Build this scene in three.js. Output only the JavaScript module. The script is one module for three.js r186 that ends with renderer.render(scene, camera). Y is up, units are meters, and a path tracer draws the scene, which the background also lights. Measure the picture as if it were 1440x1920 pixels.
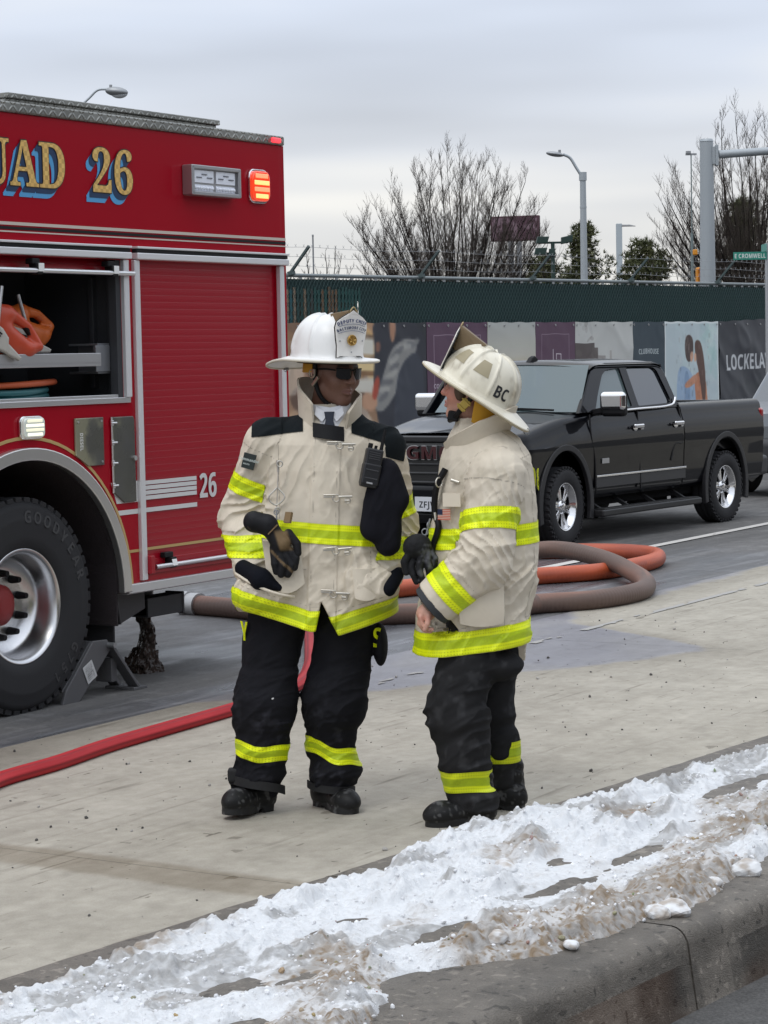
import * as THREE from 'three';
import { mergeGeometries } from 'three/addons/utils/BufferGeometryUtils.js';
import { RoundedBoxGeometry } from 'three/addons/geometries/RoundedBoxGeometry.js';
import { FontLoader } from 'three/addons/loaders/FontLoader.js';
import { TextGeometry } from 'three/addons/geometries/TextGeometry.js';
import { RectAreaLightUniformsLib } from 'three/addons/lights/RectAreaLightUniformsLib.js';

// ---------------------------------------------------------------- camera, sky, sun, exposure
const scene = new THREE.Scene();
const camera = new THREE.PerspectiveCamera(25.34, 0.75, 0.1, 4000);
camera.position.set(0, 1.80, 0);
camera.rotation.order = 'YXZ';
camera.rotation.set(-0.06893, 0, -0.02);
const EXPOSURE = 1.0;
const SUN_DIR = new THREE.Vector3(-0.25, 0.85, 0.45).normalize();
const SUN_I = 0.8;

// ---------------------------------------------------------------- noise
function hash3(x, y, z) {
  let h = Math.imul(x | 0, 374761393) ^ Math.imul(y | 0, 668265263) ^ Math.imul(z | 0, 1274126177);
  h = Math.imul(h ^ (h >>> 13), 1274126177); h ^= h >>> 16;
  return (h >>> 0) / 4294967296;
}
function vn(x, y, z = 0) {
  const xi = Math.floor(x), yi = Math.floor(y), zi = Math.floor(z);
  let u = x - xi, v = y - yi, w = z - zi;
  u = u * u * (3 - 2 * u); v = v * v * (3 - 2 * v); w = w * w * (3 - 2 * w);
  const L = (a, b, t) => a + (b - a) * t;
  return L(L(L(hash3(xi, yi, zi), hash3(xi + 1, yi, zi), u), L(hash3(xi, yi + 1, zi), hash3(xi + 1, yi + 1, zi), u), v),
    L(L(hash3(xi, yi, zi + 1), hash3(xi + 1, yi, zi + 1), u), L(hash3(xi, yi + 1, zi + 1), hash3(xi + 1, yi + 1, zi + 1), u), v), w);
}
function fbm(x, y, z = 0, o = 4) {           // 0..1
  let s = 0, a = 0.5, n = 0;
  for (let i = 0; i < o; i++) { s += a * vn(x, y, z); n += a; a *= 0.5; x = x * 2.03 + 7.1; y = y * 2.03 + 3.7; z = z * 2.03 + 1.3; }
  return s / n;
}
const clamp = (x, a = 0, b = 1) => Math.min(b, Math.max(a, x));
const mix = (a, b, t) => a + (b - a) * t;
const sstep = (a, b, x) => { const t = clamp((x - a) / (b - a)); return t * t * (3 - 2 * t); };
function rng(seed) { let s = seed >>> 0; return () => { s = (Math.imul(s, 1664525) + 1013904223) >>> 0; return s / 4294967296; }; }

// ---------------------------------------------------------------- sky: overcast with long low cloud bands
{
  const W = 2048, H = 1024, data = new Float32Array(W * H * 4);
  for (let j = 0; j < H; j++) {
    const el = ((j + 0.5) / H - 0.5) * 180;
    for (let i = 0; i < W; i++) {
      const az = (i + 0.5) / W * Math.PI * 2;
      const cx = Math.cos(az), cz = Math.sin(az), e = el;
      const hc = Math.max(0, Math.sin(e * Math.PI / 180));
      // bands: noise in azimuth circle (long) and elevation (short)
      const st = 1 + 0.05 * Math.max(0, e);
      const b1 = fbm(cx * 1.7 + 11, cz * 1.7 + 5, e * 0.5 / st, 4);
      const b2 = fbm(cx * 4 + 31, cz * 4 + 15, e * 1.2 / st + 9, 4);
      const b3 = fbm(cx * 8 + 3, cz * 8 + 25, e * 2.6 / st + 19, 3);
      let k = (b1 - 0.5) * 0.30 + (b2 - 0.5) * 0.55 + (b3 - 0.5) * 0.30;
      const lum = (mix(0.80, 0.80, sstep(0, 9, e)) + 0.80 * hc * Math.sqrt(hc)) * (1 + 0.7 * k * sstep(0, 4, e));
      // warmer and whiter near the horizon, bluish grey in the thicker bands
      const t = sstep(0, 9, e), blue = clamp(0.66 - k * 2.8 + 0.15 * t) * t;
      const o = (j * W + i) * 4;
      data[o] = lum * mix(1.03, 0.90, blue); data[o + 1] = lum * mix(1.015, 0.99, blue); data[o + 2] = lum * mix(0.965, 1.15, blue); data[o + 3] = 1;
      if (e < 0) { data[o] = 0.30; data[o + 1] = 0.29; data[o + 2] = 0.28; }
    }
  }
  const t = new THREE.DataTexture(data, W, H, THREE.RGBAFormat, THREE.FloatType);
  t.mapping = THREE.EquirectangularReflectionMapping; t.magFilter = t.minFilter = THREE.LinearFilter; t.needsUpdate = true;
  scene.background = t; scene.environment = t;
}
const sun = new THREE.DirectionalLight(new THREE.Color(1, 0.965, 0.91), SUN_I);
sun.name = 'sun';
sun.position.copy(SUN_DIR).multiplyScalar(60).add(new THREE.Vector3(0, 0, -14)); sun.target.position.set(0, 0, -14);
sun.castShadow = true; sun.shadow.radius = 45; sun.shadow.mapSize.set(2048, 2048);
Object.assign(sun.shadow.camera, { left: -30, right: 30, top: 40, bottom: -40, near: 1, far: 150 });
scene.add(sun, sun.target);
RectAreaLightUniformsLib.init();

// ---------------------------------------------------------------- scene helpers
const taken = {};
function numbered(n) { const k = taken[n] = (taken[n] ?? -1) + 1; return k ? n + '_' + String(k).padStart(3, '0') : n; }
function tag(o, label, category, group, kind) {
  if (label) o.userData.label = label; if (category) o.userData.category = category;
  if (group) o.userData.group = group; if (kind) o.userData.kind = kind; return o;
}
function thing(name, label, category, pos = [0, 0, 0], ry = 0, group) {
  const g = new THREE.Group(); g.name = numbered(name); g.position.set(...pos); g.rotation.y = ry; scene.add(g);
  return tag(g, label, category, group);
}
function part(p, name, geo, mat, label) {
  const m = new THREE.Mesh(geo, mat); m.name = p === scene ? numbered(name) : name; m.castShadow = m.receiveShadow = true;
  if (label) m.userData.label = label; p.add(m); return m;
}
const ROAD_TURN = Math.atan2(0.8560, 0.5169);          // local x runs along the road, local z towards the near kerb
const roadPt = (a, b, y = 0) => new THREE.Vector3(0.5169 * a + 0.856 * b, y, -0.856 * a + 0.5169 * b);

// ---------------------------------------------------------------- geometry helpers
const V = (x, y, z) => new THREE.Vector3(x, y, z);
function plain(g) {
  let q = g.index ? g.toNonIndexed() : g;
  const r = new THREE.BufferGeometry();
  r.setAttribute('position', q.attributes.position);
  if (!q.attributes.normal) q.computeVertexNormals();
  r.setAttribute('normal', q.attributes.normal);
  r.setAttribute('uv', q.attributes.uv ?? new THREE.BufferAttribute(new Float32Array(q.attributes.position.count * 2), 2));
  return r;
}
const mg = (list) => mergeGeometries(list.map(plain));
function box(w, h, d, x = 0, y = 0, z = 0, r = 0.004, rot) {
  const m = Math.min(w, h, d);
  const g = r > 0 && m > 2.2 * r ? new RoundedBoxGeometry(w, h, d, 1, r) : new THREE.BoxGeometry(w, h, d);
  if (rot) g.rotateX(rot[0]).rotateY(rot[1]).rotateZ(rot[2]);
  return g.translate(x, y, z);
}
function bar(a, b, w, h = w, r = 0) {               // square bar from a to b
  const d = V().subVectors(b, a), L = d.length(), g = box(w, h, L, 0, 0, 0, r);
  const m = new THREE.Matrix4().lookAt(b, a, Math.abs(d.y) / L > 0.98 ? V(1, 0, 0) : V(0, 1, 0));
  return g.applyMatrix4(m).translate((a.x + b.x) / 2, (a.y + b.y) / 2, (a.z + b.z) / 2);
}
function rod(a, b, r0, r1 = r0, n = 10, open = false) {
  const d = V().subVectors(b, a), g = new THREE.CylinderGeometry(r1, r0, d.length(), n, 1, open);
  g.applyQuaternion(new THREE.Quaternion().setFromUnitVectors(V(0, 1, 0), d.clone().normalize()));
  return g.translate((a.x + b.x) / 2, (a.y + b.y) / 2, (a.z + b.z) / 2);
}
function tube(pts, r, seg = 40, rad = 10, closed = false) {
  const c = new THREE.CatmullRomCurve3(pts.map(p => p.isVector3 ? p : V(...p)), closed, 'centripetal');
  return new THREE.TubeGeometry(c, seg, r, rad, closed);
}
function extr(pts, depth, bev = 0.004, holes = [], o = {}) {
  const s = pts instanceof THREE.Shape ? pts : new THREE.Shape(pts.map(p => new THREE.Vector2(...p)));
  for (const h of holes) s.holes.push(h instanceof THREE.Path ? h : new THREE.Path(h.map(p => new THREE.Vector2(...p))));
  return new THREE.ExtrudeGeometry(s, { depth: depth - 2 * bev, bevelEnabled: bev > 0, bevelSize: bev, bevelThickness: bev, bevelOffset: -bev, bevelSegments: o.bs ?? 2, curveSegments: o.cs ?? 16 }).translate(0, 0, bev);
}
function lathe(pts, n = 48) { return new THREE.LatheGeometry(pts.map(p => new THREE.Vector2(...p)), n); }
function ring(rx, rz, y, r, cx, cz, n = 40, rad = 8) {
  const p = []; for (let i = 0; i < 24; i++) { const t = i / 24 * Math.PI * 2; p.push(V(cx + rx * Math.cos(t), y, cz + rz * Math.sin(t))); }
  return tube(p, r, n, rad, true);
}
function grid(nu, nv, fn, closedU = false) {          // fn(u, v) -> [x, y, z]; u, v in 0..1
  const pos = [], uv = [], idx = [];
  for (let j = 0; j <= nv; j++) for (let i = 0; i <= nu; i++) { const p = fn(i / nu, j / nv); pos.push(...p.slice(0, 3)); uv.push(i / nu, j / nv); }
  for (let j = 0; j < nv; j++) for (let i = 0; i < nu; i++) { const a = j * (nu + 1) + i, b = a + 1, c = a + nu + 1, d = c + 1; idx.push(a, b, d, a, d, c); }
  const g = new THREE.BufferGeometry();
  g.setAttribute('position', new THREE.Float32BufferAttribute(pos, 3)); g.setAttribute('uv', new THREE.Float32BufferAttribute(uv, 2)); g.setIndex(idx);
  g.computeVertexNormals();
  if (closedU) {
    const n = g.attributes.normal;
    for (let j = 0; j <= nv; j++) { const a = j * (nu + 1), b = a + nu; const x = n.getX(a) + n.getX(b), y = n.getY(a) + n.getY(b), z = n.getZ(a) + n.getZ(b), l = Math.hypot(x, y, z) || 1; n.setXYZ(a, x / l, y / l, z / l); n.setXYZ(b, x / l, y / l, z / l); }
  }
  return g;
}
// slab: a grid surface with thickness along its normals (closed at the rim)
function slab(nu, nv, fn, th) {
  const top = grid(nu, nv, fn), P = top.attributes.position, N = top.attributes.normal;
  const rim = [];
  for (let i = 0; i <= nu; i++) rim.push(i);
  for (let j = 1; j <= nv; j++) rim.push(j * (nu + 1) + nu);
  for (let i = nu - 1; i >= 0; i--) rim.push(nv * (nu + 1) + i);
  for (let j = nv - 1; j >= 0; j--) rim.push(j * (nu + 1));
  const bot = top.clone(), BP = bot.attributes.position, BN = bot.attributes.normal;
  for (let i = 0; i < P.count; i++) { BP.setXYZ(i, P.getX(i) - N.getX(i) * th, P.getY(i) - N.getY(i) * th, P.getZ(i) - N.getZ(i) * th); BN.setXYZ(i, -N.getX(i), -N.getY(i), -N.getZ(i)); }
  const ix = [...bot.index.array]; for (let k = 0; k < ix.length; k += 3) { const t = ix[k]; ix[k] = ix[k + 1]; ix[k + 1] = t; } bot.setIndex(ix);
  const sp = [], si = [];
  rim.forEach((r, k) => { sp.push(P.getX(r), P.getY(r), P.getZ(r), BP.getX(r), BP.getY(r), BP.getZ(r)); if (k) { const a = 2 * k - 2; si.push(a, a + 1, a + 2, a + 1, a + 3, a + 2); } });
  const side = new THREE.BufferGeometry(); side.setAttribute('position', new THREE.Float32BufferAttribute(sp, 3)); side.setIndex(si); side.computeVertexNormals();
  return mg([top, bot, side]);
}
const font = await new FontLoader().loadAsync('fonts/droid/droid_sans_bold.typeface.json');
const serif = await new FontLoader().loadAsync('fonts/droid/droid_serif_bold.typeface.json');
function text(str, size, depth = 0.002, f = font, sx = 1) {
  const g = new TextGeometry(str, { font: f, size, depth, curveSegments: 4, bevelEnabled: false });
  return g.scale(sx, 1, 1);
}
function centred(g) { g.computeBoundingBox(); const b = g.boundingBox; return g.translate(-(b.min.x + b.max.x) / 2, -(b.min.y + b.max.y) / 2, 0); }
function setUV(g, fn) { const p = g.attributes.position, u = new Float32Array(p.count * 2); for (let i = 0; i < p.count; i++) { const r = fn(p.getX(i), p.getY(i), p.getZ(i)); u[2 * i] = r[0]; u[2 * i + 1] = r[1]; } g.setAttribute('uv', new THREE.BufferAttribute(u, 2)); return g; }
function setCol(g, fn) { const p = g.attributes.position, u = new Float32Array(p.count * 3); for (let i = 0; i < p.count; i++) { const r = fn(p.getX(i), p.getY(i), p.getZ(i)); u[3 * i] = r[0]; u[3 * i + 1] = r[1]; u[3 * i + 2] = r[2]; } g.setAttribute('color', new THREE.BufferAttribute(u, 3)); return g; }
function displace(g, fn) { const p = g.attributes.position; for (let i = 0; i < p.count; i++) { const r = fn(p.getX(i), p.getY(i), p.getZ(i)); p.setXYZ(i, r[0], r[1], r[2]); } g.computeVertexNormals(); return g; }

// ---------------------------------------------------------------- distance fields and their meshes
const cap = (x, y, z, a, b, ra, rb) => {
  const dx = b[0] - a[0], dy = b[1] - a[1], dz = b[2] - a[2], px = x - a[0], py = y - a[1], pz = z - a[2];
  const t = clamp((px * dx + py * dy + pz * dz) / (dx * dx + dy * dy + dz * dz)), ex = px - t * dx, ey = py - t * dy, ez = pz - t * dz;
  return Math.sqrt(ex * ex + ey * ey + ez * ez) - ra - (rb - ra) * t;
};
const ell = (x, y, z, c, r) => {
  const dx = x - c[0], dy = y - c[1], dz = z - c[2], k = Math.hypot(dx / r[0], dy / r[1], dz / r[2]);
  const l = Math.hypot(dx, dy, dz); return k < 1e-6 ? -Math.min(...r) : l * (1 - 1 / k);
};
const smin = (a, b, k) => { const h = Math.max(k - Math.abs(a - b), 0) / k; return Math.min(a, b) - h * h * k * 0.25; };
const smax = (a, b, k) => -smin(-a, -b, k);
// stacked ellipses: rows [y, cx, cz, rx, rz] from top to bottom
function stack(rows, pw = 2.3) {
  return (x, y, z) => {
    let i = 0; while (i < rows.length - 2 && y < rows[i + 1][0]) i++;
    const A = rows[i], B = rows[i + 1], t0 = clamp((A[0] - y) / (A[0] - B[0])), t = t0;
    const cx = mix(A[1], B[1], t), cz = mix(A[2], B[2], t), rx = mix(A[3], B[3], t), rz = mix(A[4], B[4], t);
    const dx = Math.abs(x - cx), dz = Math.abs(z - cz), k = Math.pow(Math.pow(dx / rx, pw) + Math.pow(dz / rz, pw), 1 / pw), l = Math.hypot(dx, dz);
    return k < 1e-4 ? -Math.min(rx, rz) : l * (1 - 1 / k);
  };
}
function meshField(f, mn, mx, h) {
  const S = 4, nb = [0, 1, 2].map(k => Math.ceil((mx[k] - mn[k]) / (h * S)) + 1), n = nb.map(v => v * S + 1);
  const nx = n[0], ny = n[1], nz = n[2], val = new Float32Array(nx * ny * nz), X = i => mn[0] - h + i * h, Y = i => mn[1] - h + i * h, Z = i => mn[2] - h + i * h;
  const at = (i, j, k) => (k * ny + j) * nx + i;
  for (let c = 0; c < nb[2]; c++) for (let b = 0; b < nb[1]; b++) for (let a = 0; a < nb[0]; a++) {
    const d = f(X(a * S + 2), Y(b * S + 2), Z(c * S + 2)), near = Math.abs(d) < h * S * 1.75;
    for (let k = c * S; k <= c * S + S; k++) for (let j = b * S; j <= b * S + S; j++) for (let i = a * S; i <= a * S + S; i++) {
      const q = at(i, j, k);
      if (near) val[q] = f(X(i), Y(j), Z(k)); else if (val[q] === 0) val[q] = d;
    }
  }
  const vid = new Int32Array(nx * ny * nz).fill(-1), pos = [], idx = [];
  for (let k = 0; k < nz - 1; k++) for (let j = 0; j < ny - 1; j++) for (let i = 0; i < nx - 1; i++) {
    let cnt = 0, sx = 0, sy = 0, sz = 0, m = 0;
    const v = [val[at(i, j, k)], val[at(i + 1, j, k)], val[at(i, j + 1, k)], val[at(i + 1, j + 1, k)], val[at(i, j, k + 1)], val[at(i + 1, j, k + 1)], val[at(i, j + 1, k + 1)], val[at(i + 1, j + 1, k + 1)]];
    for (let c = 0; c < 8; c++) if (v[c] < 0) m++;
    if (m === 0 || m === 8) continue;
    for (let a = 0; a < 8; a++) for (let e = 0; e < 3; e++) {
      const b = a | (1 << e); if (b === a) continue;
      if ((v[a] < 0) === (v[b] < 0)) continue;
      const t = v[a] / (v[a] - v[b]);
      sx += (a & 1) + (e === 0 ? t : 0); sy += ((a >> 1) & 1) + (e === 1 ? t : 0); sz += ((a >> 2) & 1) + (e === 2 ? t : 0); cnt++;
    }
    vid[at(i, j, k)] = pos.length / 3; pos.push(X(i) + h * sx / cnt, Y(j) + h * sy / cnt, Z(k) + h * sz / cnt);
  }
  for (let k = 1; k < nz - 1; k++) for (let j = 1; j < ny - 1; j++) for (let i = 1; i < nx - 1; i++) {
    const s = val[at(i, j, k)] < 0;
    const quad = (a, b, c, d) => { if (a < 0 || b < 0 || c < 0 || d < 0) return; if (s) idx.push(a, b, c, a, c, d); else idx.push(a, c, b, a, d, c); };
    if (s !== val[at(i + 1, j, k)] < 0) quad(vid[at(i, j - 1, k - 1)], vid[at(i, j, k - 1)], vid[at(i, j, k)], vid[at(i, j - 1, k)]);
    if (s !== val[at(i, j + 1, k)] < 0) quad(vid[at(i - 1, j, k - 1)], vid[at(i - 1, j, k)], vid[at(i, j, k)], vid[at(i, j, k - 1)]);
    if (s !== val[at(i, j, k + 1)] < 0) quad(vid[at(i - 1, j - 1, k)], vid[at(i, j - 1, k)], vid[at(i, j, k)], vid[at(i - 1, j, k)]);
  }
  const g = new THREE.BufferGeometry(), nor = new Float32Array(pos.length), e = h * 0.5;
  for (let q = 0; q < pos.length; q += 3) {
    const x = pos[q], y = pos[q + 1], z = pos[q + 2];
    const a = f(x + e, y, z) - f(x - e, y, z), b = f(x, y + e, z) - f(x, y - e, z), c = f(x, y, z + e) - f(x, y, z - e), l = Math.hypot(a, b, c) || 1;
    nor[q] = a / l; nor[q + 1] = b / l; nor[q + 2] = c / l;
  }
  g.setAttribute('position', new THREE.Float32BufferAttribute(pos, 3)); g.setAttribute('normal', new THREE.BufferAttribute(nor, 3)); g.setIndex(idx);
  return g;
}
// keep the part of a mesh where every fn > 0, cut along the line itself
function clipGeo(g, fns, lift = 0) {
  let P = g.attributes.position, N = g.attributes.normal, ix = g.index ? g.index.array : null, tris = [];
  const cnt = ix ? ix.length : P.count;
  for (let i = 0; i < cnt; i += 3) { const t = []; for (let k = 0; k < 3; k++) { const q = ix ? ix[i + k] : i + k; t.push([P.getX(q), P.getY(q), P.getZ(q), N.getX(q), N.getY(q), N.getZ(q)]); } tris.push(t); }
  for (const fn of fns) {
    const out = [];
    for (const t of tris) {
      const v = t.map(p => fn(p[0], p[1], p[2], p[3], p[4], p[5])), poly = [];
      if (v[0] > 0 && v[1] > 0 && v[2] > 0) { out.push(t); continue; }
      if (v[0] <= 0 && v[1] <= 0 && v[2] <= 0) continue;
      for (let k = 0; k < 3; k++) {
        const a = t[k], b = t[(k + 1) % 3], va = v[k], vb = v[(k + 1) % 3];
        if (va > 0) poly.push(a);
        if ((va > 0) !== (vb > 0)) { const s = va / (va - vb); poly.push(a.map((c, q) => c + (b[q] - c) * s)); }
      }
      for (let k = 1; k + 1 < poly.length; k++) out.push([poly[0], poly[k], poly[k + 1]]);
    }
    tris = out;
  }
  const pos = new Float32Array(tris.length * 9), nor = new Float32Array(tris.length * 9); let o = 0;
  for (const t of tris) for (const p of t) {
    const l = Math.hypot(p[3], p[4], p[5]) || 1;
    for (let q = 0; q < 3; q++) { nor[o + q] = p[3 + q] / l; pos[o + q] = p[q] + lift * p[3 + q] / l; } o += 3;
  }
  const r = new THREE.BufferGeometry(); r.setAttribute('position', new THREE.BufferAttribute(pos, 3)); r.setAttribute('normal', new THREE.BufferAttribute(nor, 3));
  r.setAttribute('uv', new THREE.BufferAttribute(new Float32Array(tris.length * 6), 2));
  return r;
}

// ---------------------------------------------------------------- textures and materials
function dtex(w, h, fn, srgb = false, rep = true) {   // fn(u, v) -> [r, g, b] or a number, 0..1
  const d = new Uint8Array(w * h * 4);
  for (let j = 0; j < h; j++) for (let i = 0; i < w; i++) {
    const r = fn((i + 0.5) / w, (j + 0.5) / h, i, j), o = (j * w + i) * 4, n = typeof r === 'number';
    for (let k = 0; k < 3; k++) d[o + k] = clamp(n ? r : r[k]) * 255; d[o + 3] = 255;
  }
  const t = new THREE.DataTexture(d, w, h); if (srgb) t.colorSpace = THREE.SRGBColorSpace;
  if (rep) t.wrapS = t.wrapT = THREE.RepeatWrapping;
  t.magFilter = THREE.LinearFilter; t.minFilter = THREE.LinearMipmapLinearFilter; t.generateMipmaps = true; t.needsUpdate = true; return t;
}
const toS = c => c <= 0.0031308 ? 12.92 * c : 1.055 * Math.pow(c, 1 / 2.4) - 0.055;   // linear to sRGB
function wrapNoise(u, v, f, o) {     // tiling fbm
  const a = u, b = v; const n = (x, y) => fbm(x * f, y * f, 3.3, o);
  return n(a, b) * (1 - a) * (1 - b) + n(a - 1 + 50, b) * a * (1 - b) + n(a, b - 1 + 50) * (1 - a) * b + n(a - 1 + 50, b - 1 + 50) * a * b;
}
const grainTex = dtex(512, 512, (u, v, i, j) => 0.55 * wrapNoise(u, v, 40, 3) + 0.3 * hash3(i, j, 5) + 0.15 * hash3(i >> 1, j >> 1, 8));
const weaveTex = dtex(256, 256, (u, v, i, j) => 0.5 + 0.22 * Math.sin(u * Math.PI * 2 * 42) * Math.sin(v * Math.PI * 2 * 42) + 0.35 * (wrapNoise(u, v, 6, 4) - 0.5));
function rep(t, x, y = x) { const c = t.clone(); c.repeat.set(x, y); c.needsUpdate = true; return c; }
const col = (r, g, b) => new THREE.Color().setRGB(r, g, b);
function mat(c, rough = 0.6, metal = 0, o = {}) {
  const phys = ['clearcoat', 'transmission', 'sheen', 'ior', 'specularIntensity'].some(k => k in o);
  const m = new (phys ? THREE.MeshPhysicalMaterial : THREE.MeshStandardMaterial)({ color: col(...c), roughness: rough, metalness: metal, ...o });
  return m;
}
const M = {
  chrome: mat([0.82, 0.82, 0.83], 0.12, 1), alu: mat([0.72, 0.72, 0.72], 0.34, 1), aluDull: mat([0.45, 0.45, 0.45], 0.5, 0.9),
  steel: mat([0.32, 0.33, 0.34], 0.5, 0.85), black: mat([0.007, 0.007, 0.008], 0.55, 0, { specularIntensity: 0.5 }), blackRub: mat([0.012, 0.012, 0.013], 0.85, 0, { specularIntensity: 0.4 }), rubber: mat([0.022, 0.022, 0.024], 0.75, 0, { specularIntensity: 0.6, bumpMap: rep(grainTex, 4), bumpScale: 0.0006 }),
  white: mat([0.78, 0.78, 0.77], 0.45), silverStripe: mat([0.62, 0.61, 0.6], 0.4), galv: mat([0.36, 0.39, 0.41], 0.55, 0.35, { bumpMap: grainTex, bumpScale: 0.001 }),
  darkPlastic: mat([0.03, 0.03, 0.032], 0.5), gold: mat([0.55, 0.38, 0.16], 0.4, 0.35),
};
// ================================================================ the ground
// asphalt sheet to the horizon, in road coordinates (x along the road, z across it)
function flat(a0, a1, b0, b1, y, na = 1, nb = 1) {
  const g = new THREE.PlaneGeometry(a1 - a0, b1 - b0, na, nb).rotateX(-Math.PI / 2).translate((a0 + a1) / 2, y, (b0 + b1) / 2);
  return setUV(g, (x, _, z) => [x, z]);
}
const asphaltMap = dtex(512, 512, (u, v, i, j) => { const k = 0.075 + 0.05 * (wrapNoise(u, v, 5, 4) - 0.5) + 0.05 * (hash3(i, j, 3) - 0.5) + 0.04 * (wrapNoise(u, v, 60, 2) - 0.5); return [toS(k * 1.03), toS(k), toS(k * 0.97)]; }, true);
const groundMesh = part(scene, 'ground', flat(-900, 900, -900, 900, 0), mat([1, 1, 1], 0.9, 0, { map: rep(asphaltMap, 0.4), bumpMap: rep(grainTex, 1.6), bumpScale: 0.004 }));
groundMesh.rotation.y = ROAD_TURN; tag(groundMesh, 'dark asphalt ground stretching under and beyond the street', 'ground', null, 'structure');

// wet asphalt carriageway between the concrete lane and the parked pickup
{
  const a0 = 5, a1 = 29, b0 = -14, b1 = -6.98, W = 2048, H = 640;
  // wetness: 1 wet .. 0 damp, with tyre-drawn streaks along the road
  const wet = (a, b) => {
    const st = fbm(a * 0.35 + 3, b * 2.6, 1.5, 4), bl = fbm(a * 0.7, b * 0.9, 7.5, 4);
    return clamp(sstep(0.36, 0.62, 0.55 * st + 0.45 * bl) * sstep(-11.5, -9.6, b) * sstep(21, 16.5, a) + 0.1);
  };
  const colMap = dtex(W, H, (u, v, i, j) => {
    const a = mix(a0, a1, u), b = mix(b0, b1, v), w = wet(a, b), f = fbm(a * 1.1, b * 2.5, 4, 5), s = fbm(a * 0.9, b * 14, 9, 3);
    let k = mix(0.098, 0.082, w) * (0.45 + 0.62 * f + 0.46 * s) + 0.035 * (hash3(i, j, 2) - 0.5); const foam = sstep(0.60, 0.72, fbm(a * 1.4, b * 20, 31, 4)) * w; k += 0.07 * foam;
    const grit = fbm(a * 9, b * 9, 2, 2); if (grit > 0.68) k *= 1.25;
    return [toS(k * mix(1.04, 0.97, w)), toS(k), toS(k * mix(0.95, 1.1, w))];
  }, true, false);
  const rMap = dtex(W, H, (u, v) => { const a = mix(a0, a1, u), b = mix(b0, b1, v), w = wet(a, b); return mix(0.85, 0.27, w) + 0.3 * (fbm(a * 4, b * 9, 5, 3) - 0.5); }, false, false);
  const g = flat(a0, a1, b0, b1, 0.004); setUV(g, (x, _, z) => [(x - a0) / (a1 - a0), (z - b0) / (b1 - b0)]);
  const bm = rep(grainTex, (a1 - a0) * 1.5, (b1 - b0) * 1.5);
  const m = part(scene, 'road', g, mat([1, 1, 1], 1, 0, { map: colMap, roughnessMap: rMap, bumpMap: bm, bumpScale: 0.0025 }));
  m.rotation.y = ROAD_TURN; tag(m, 'wet dark asphalt road around the coiled suction hoses', 'road', null, 'structure');
}
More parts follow.
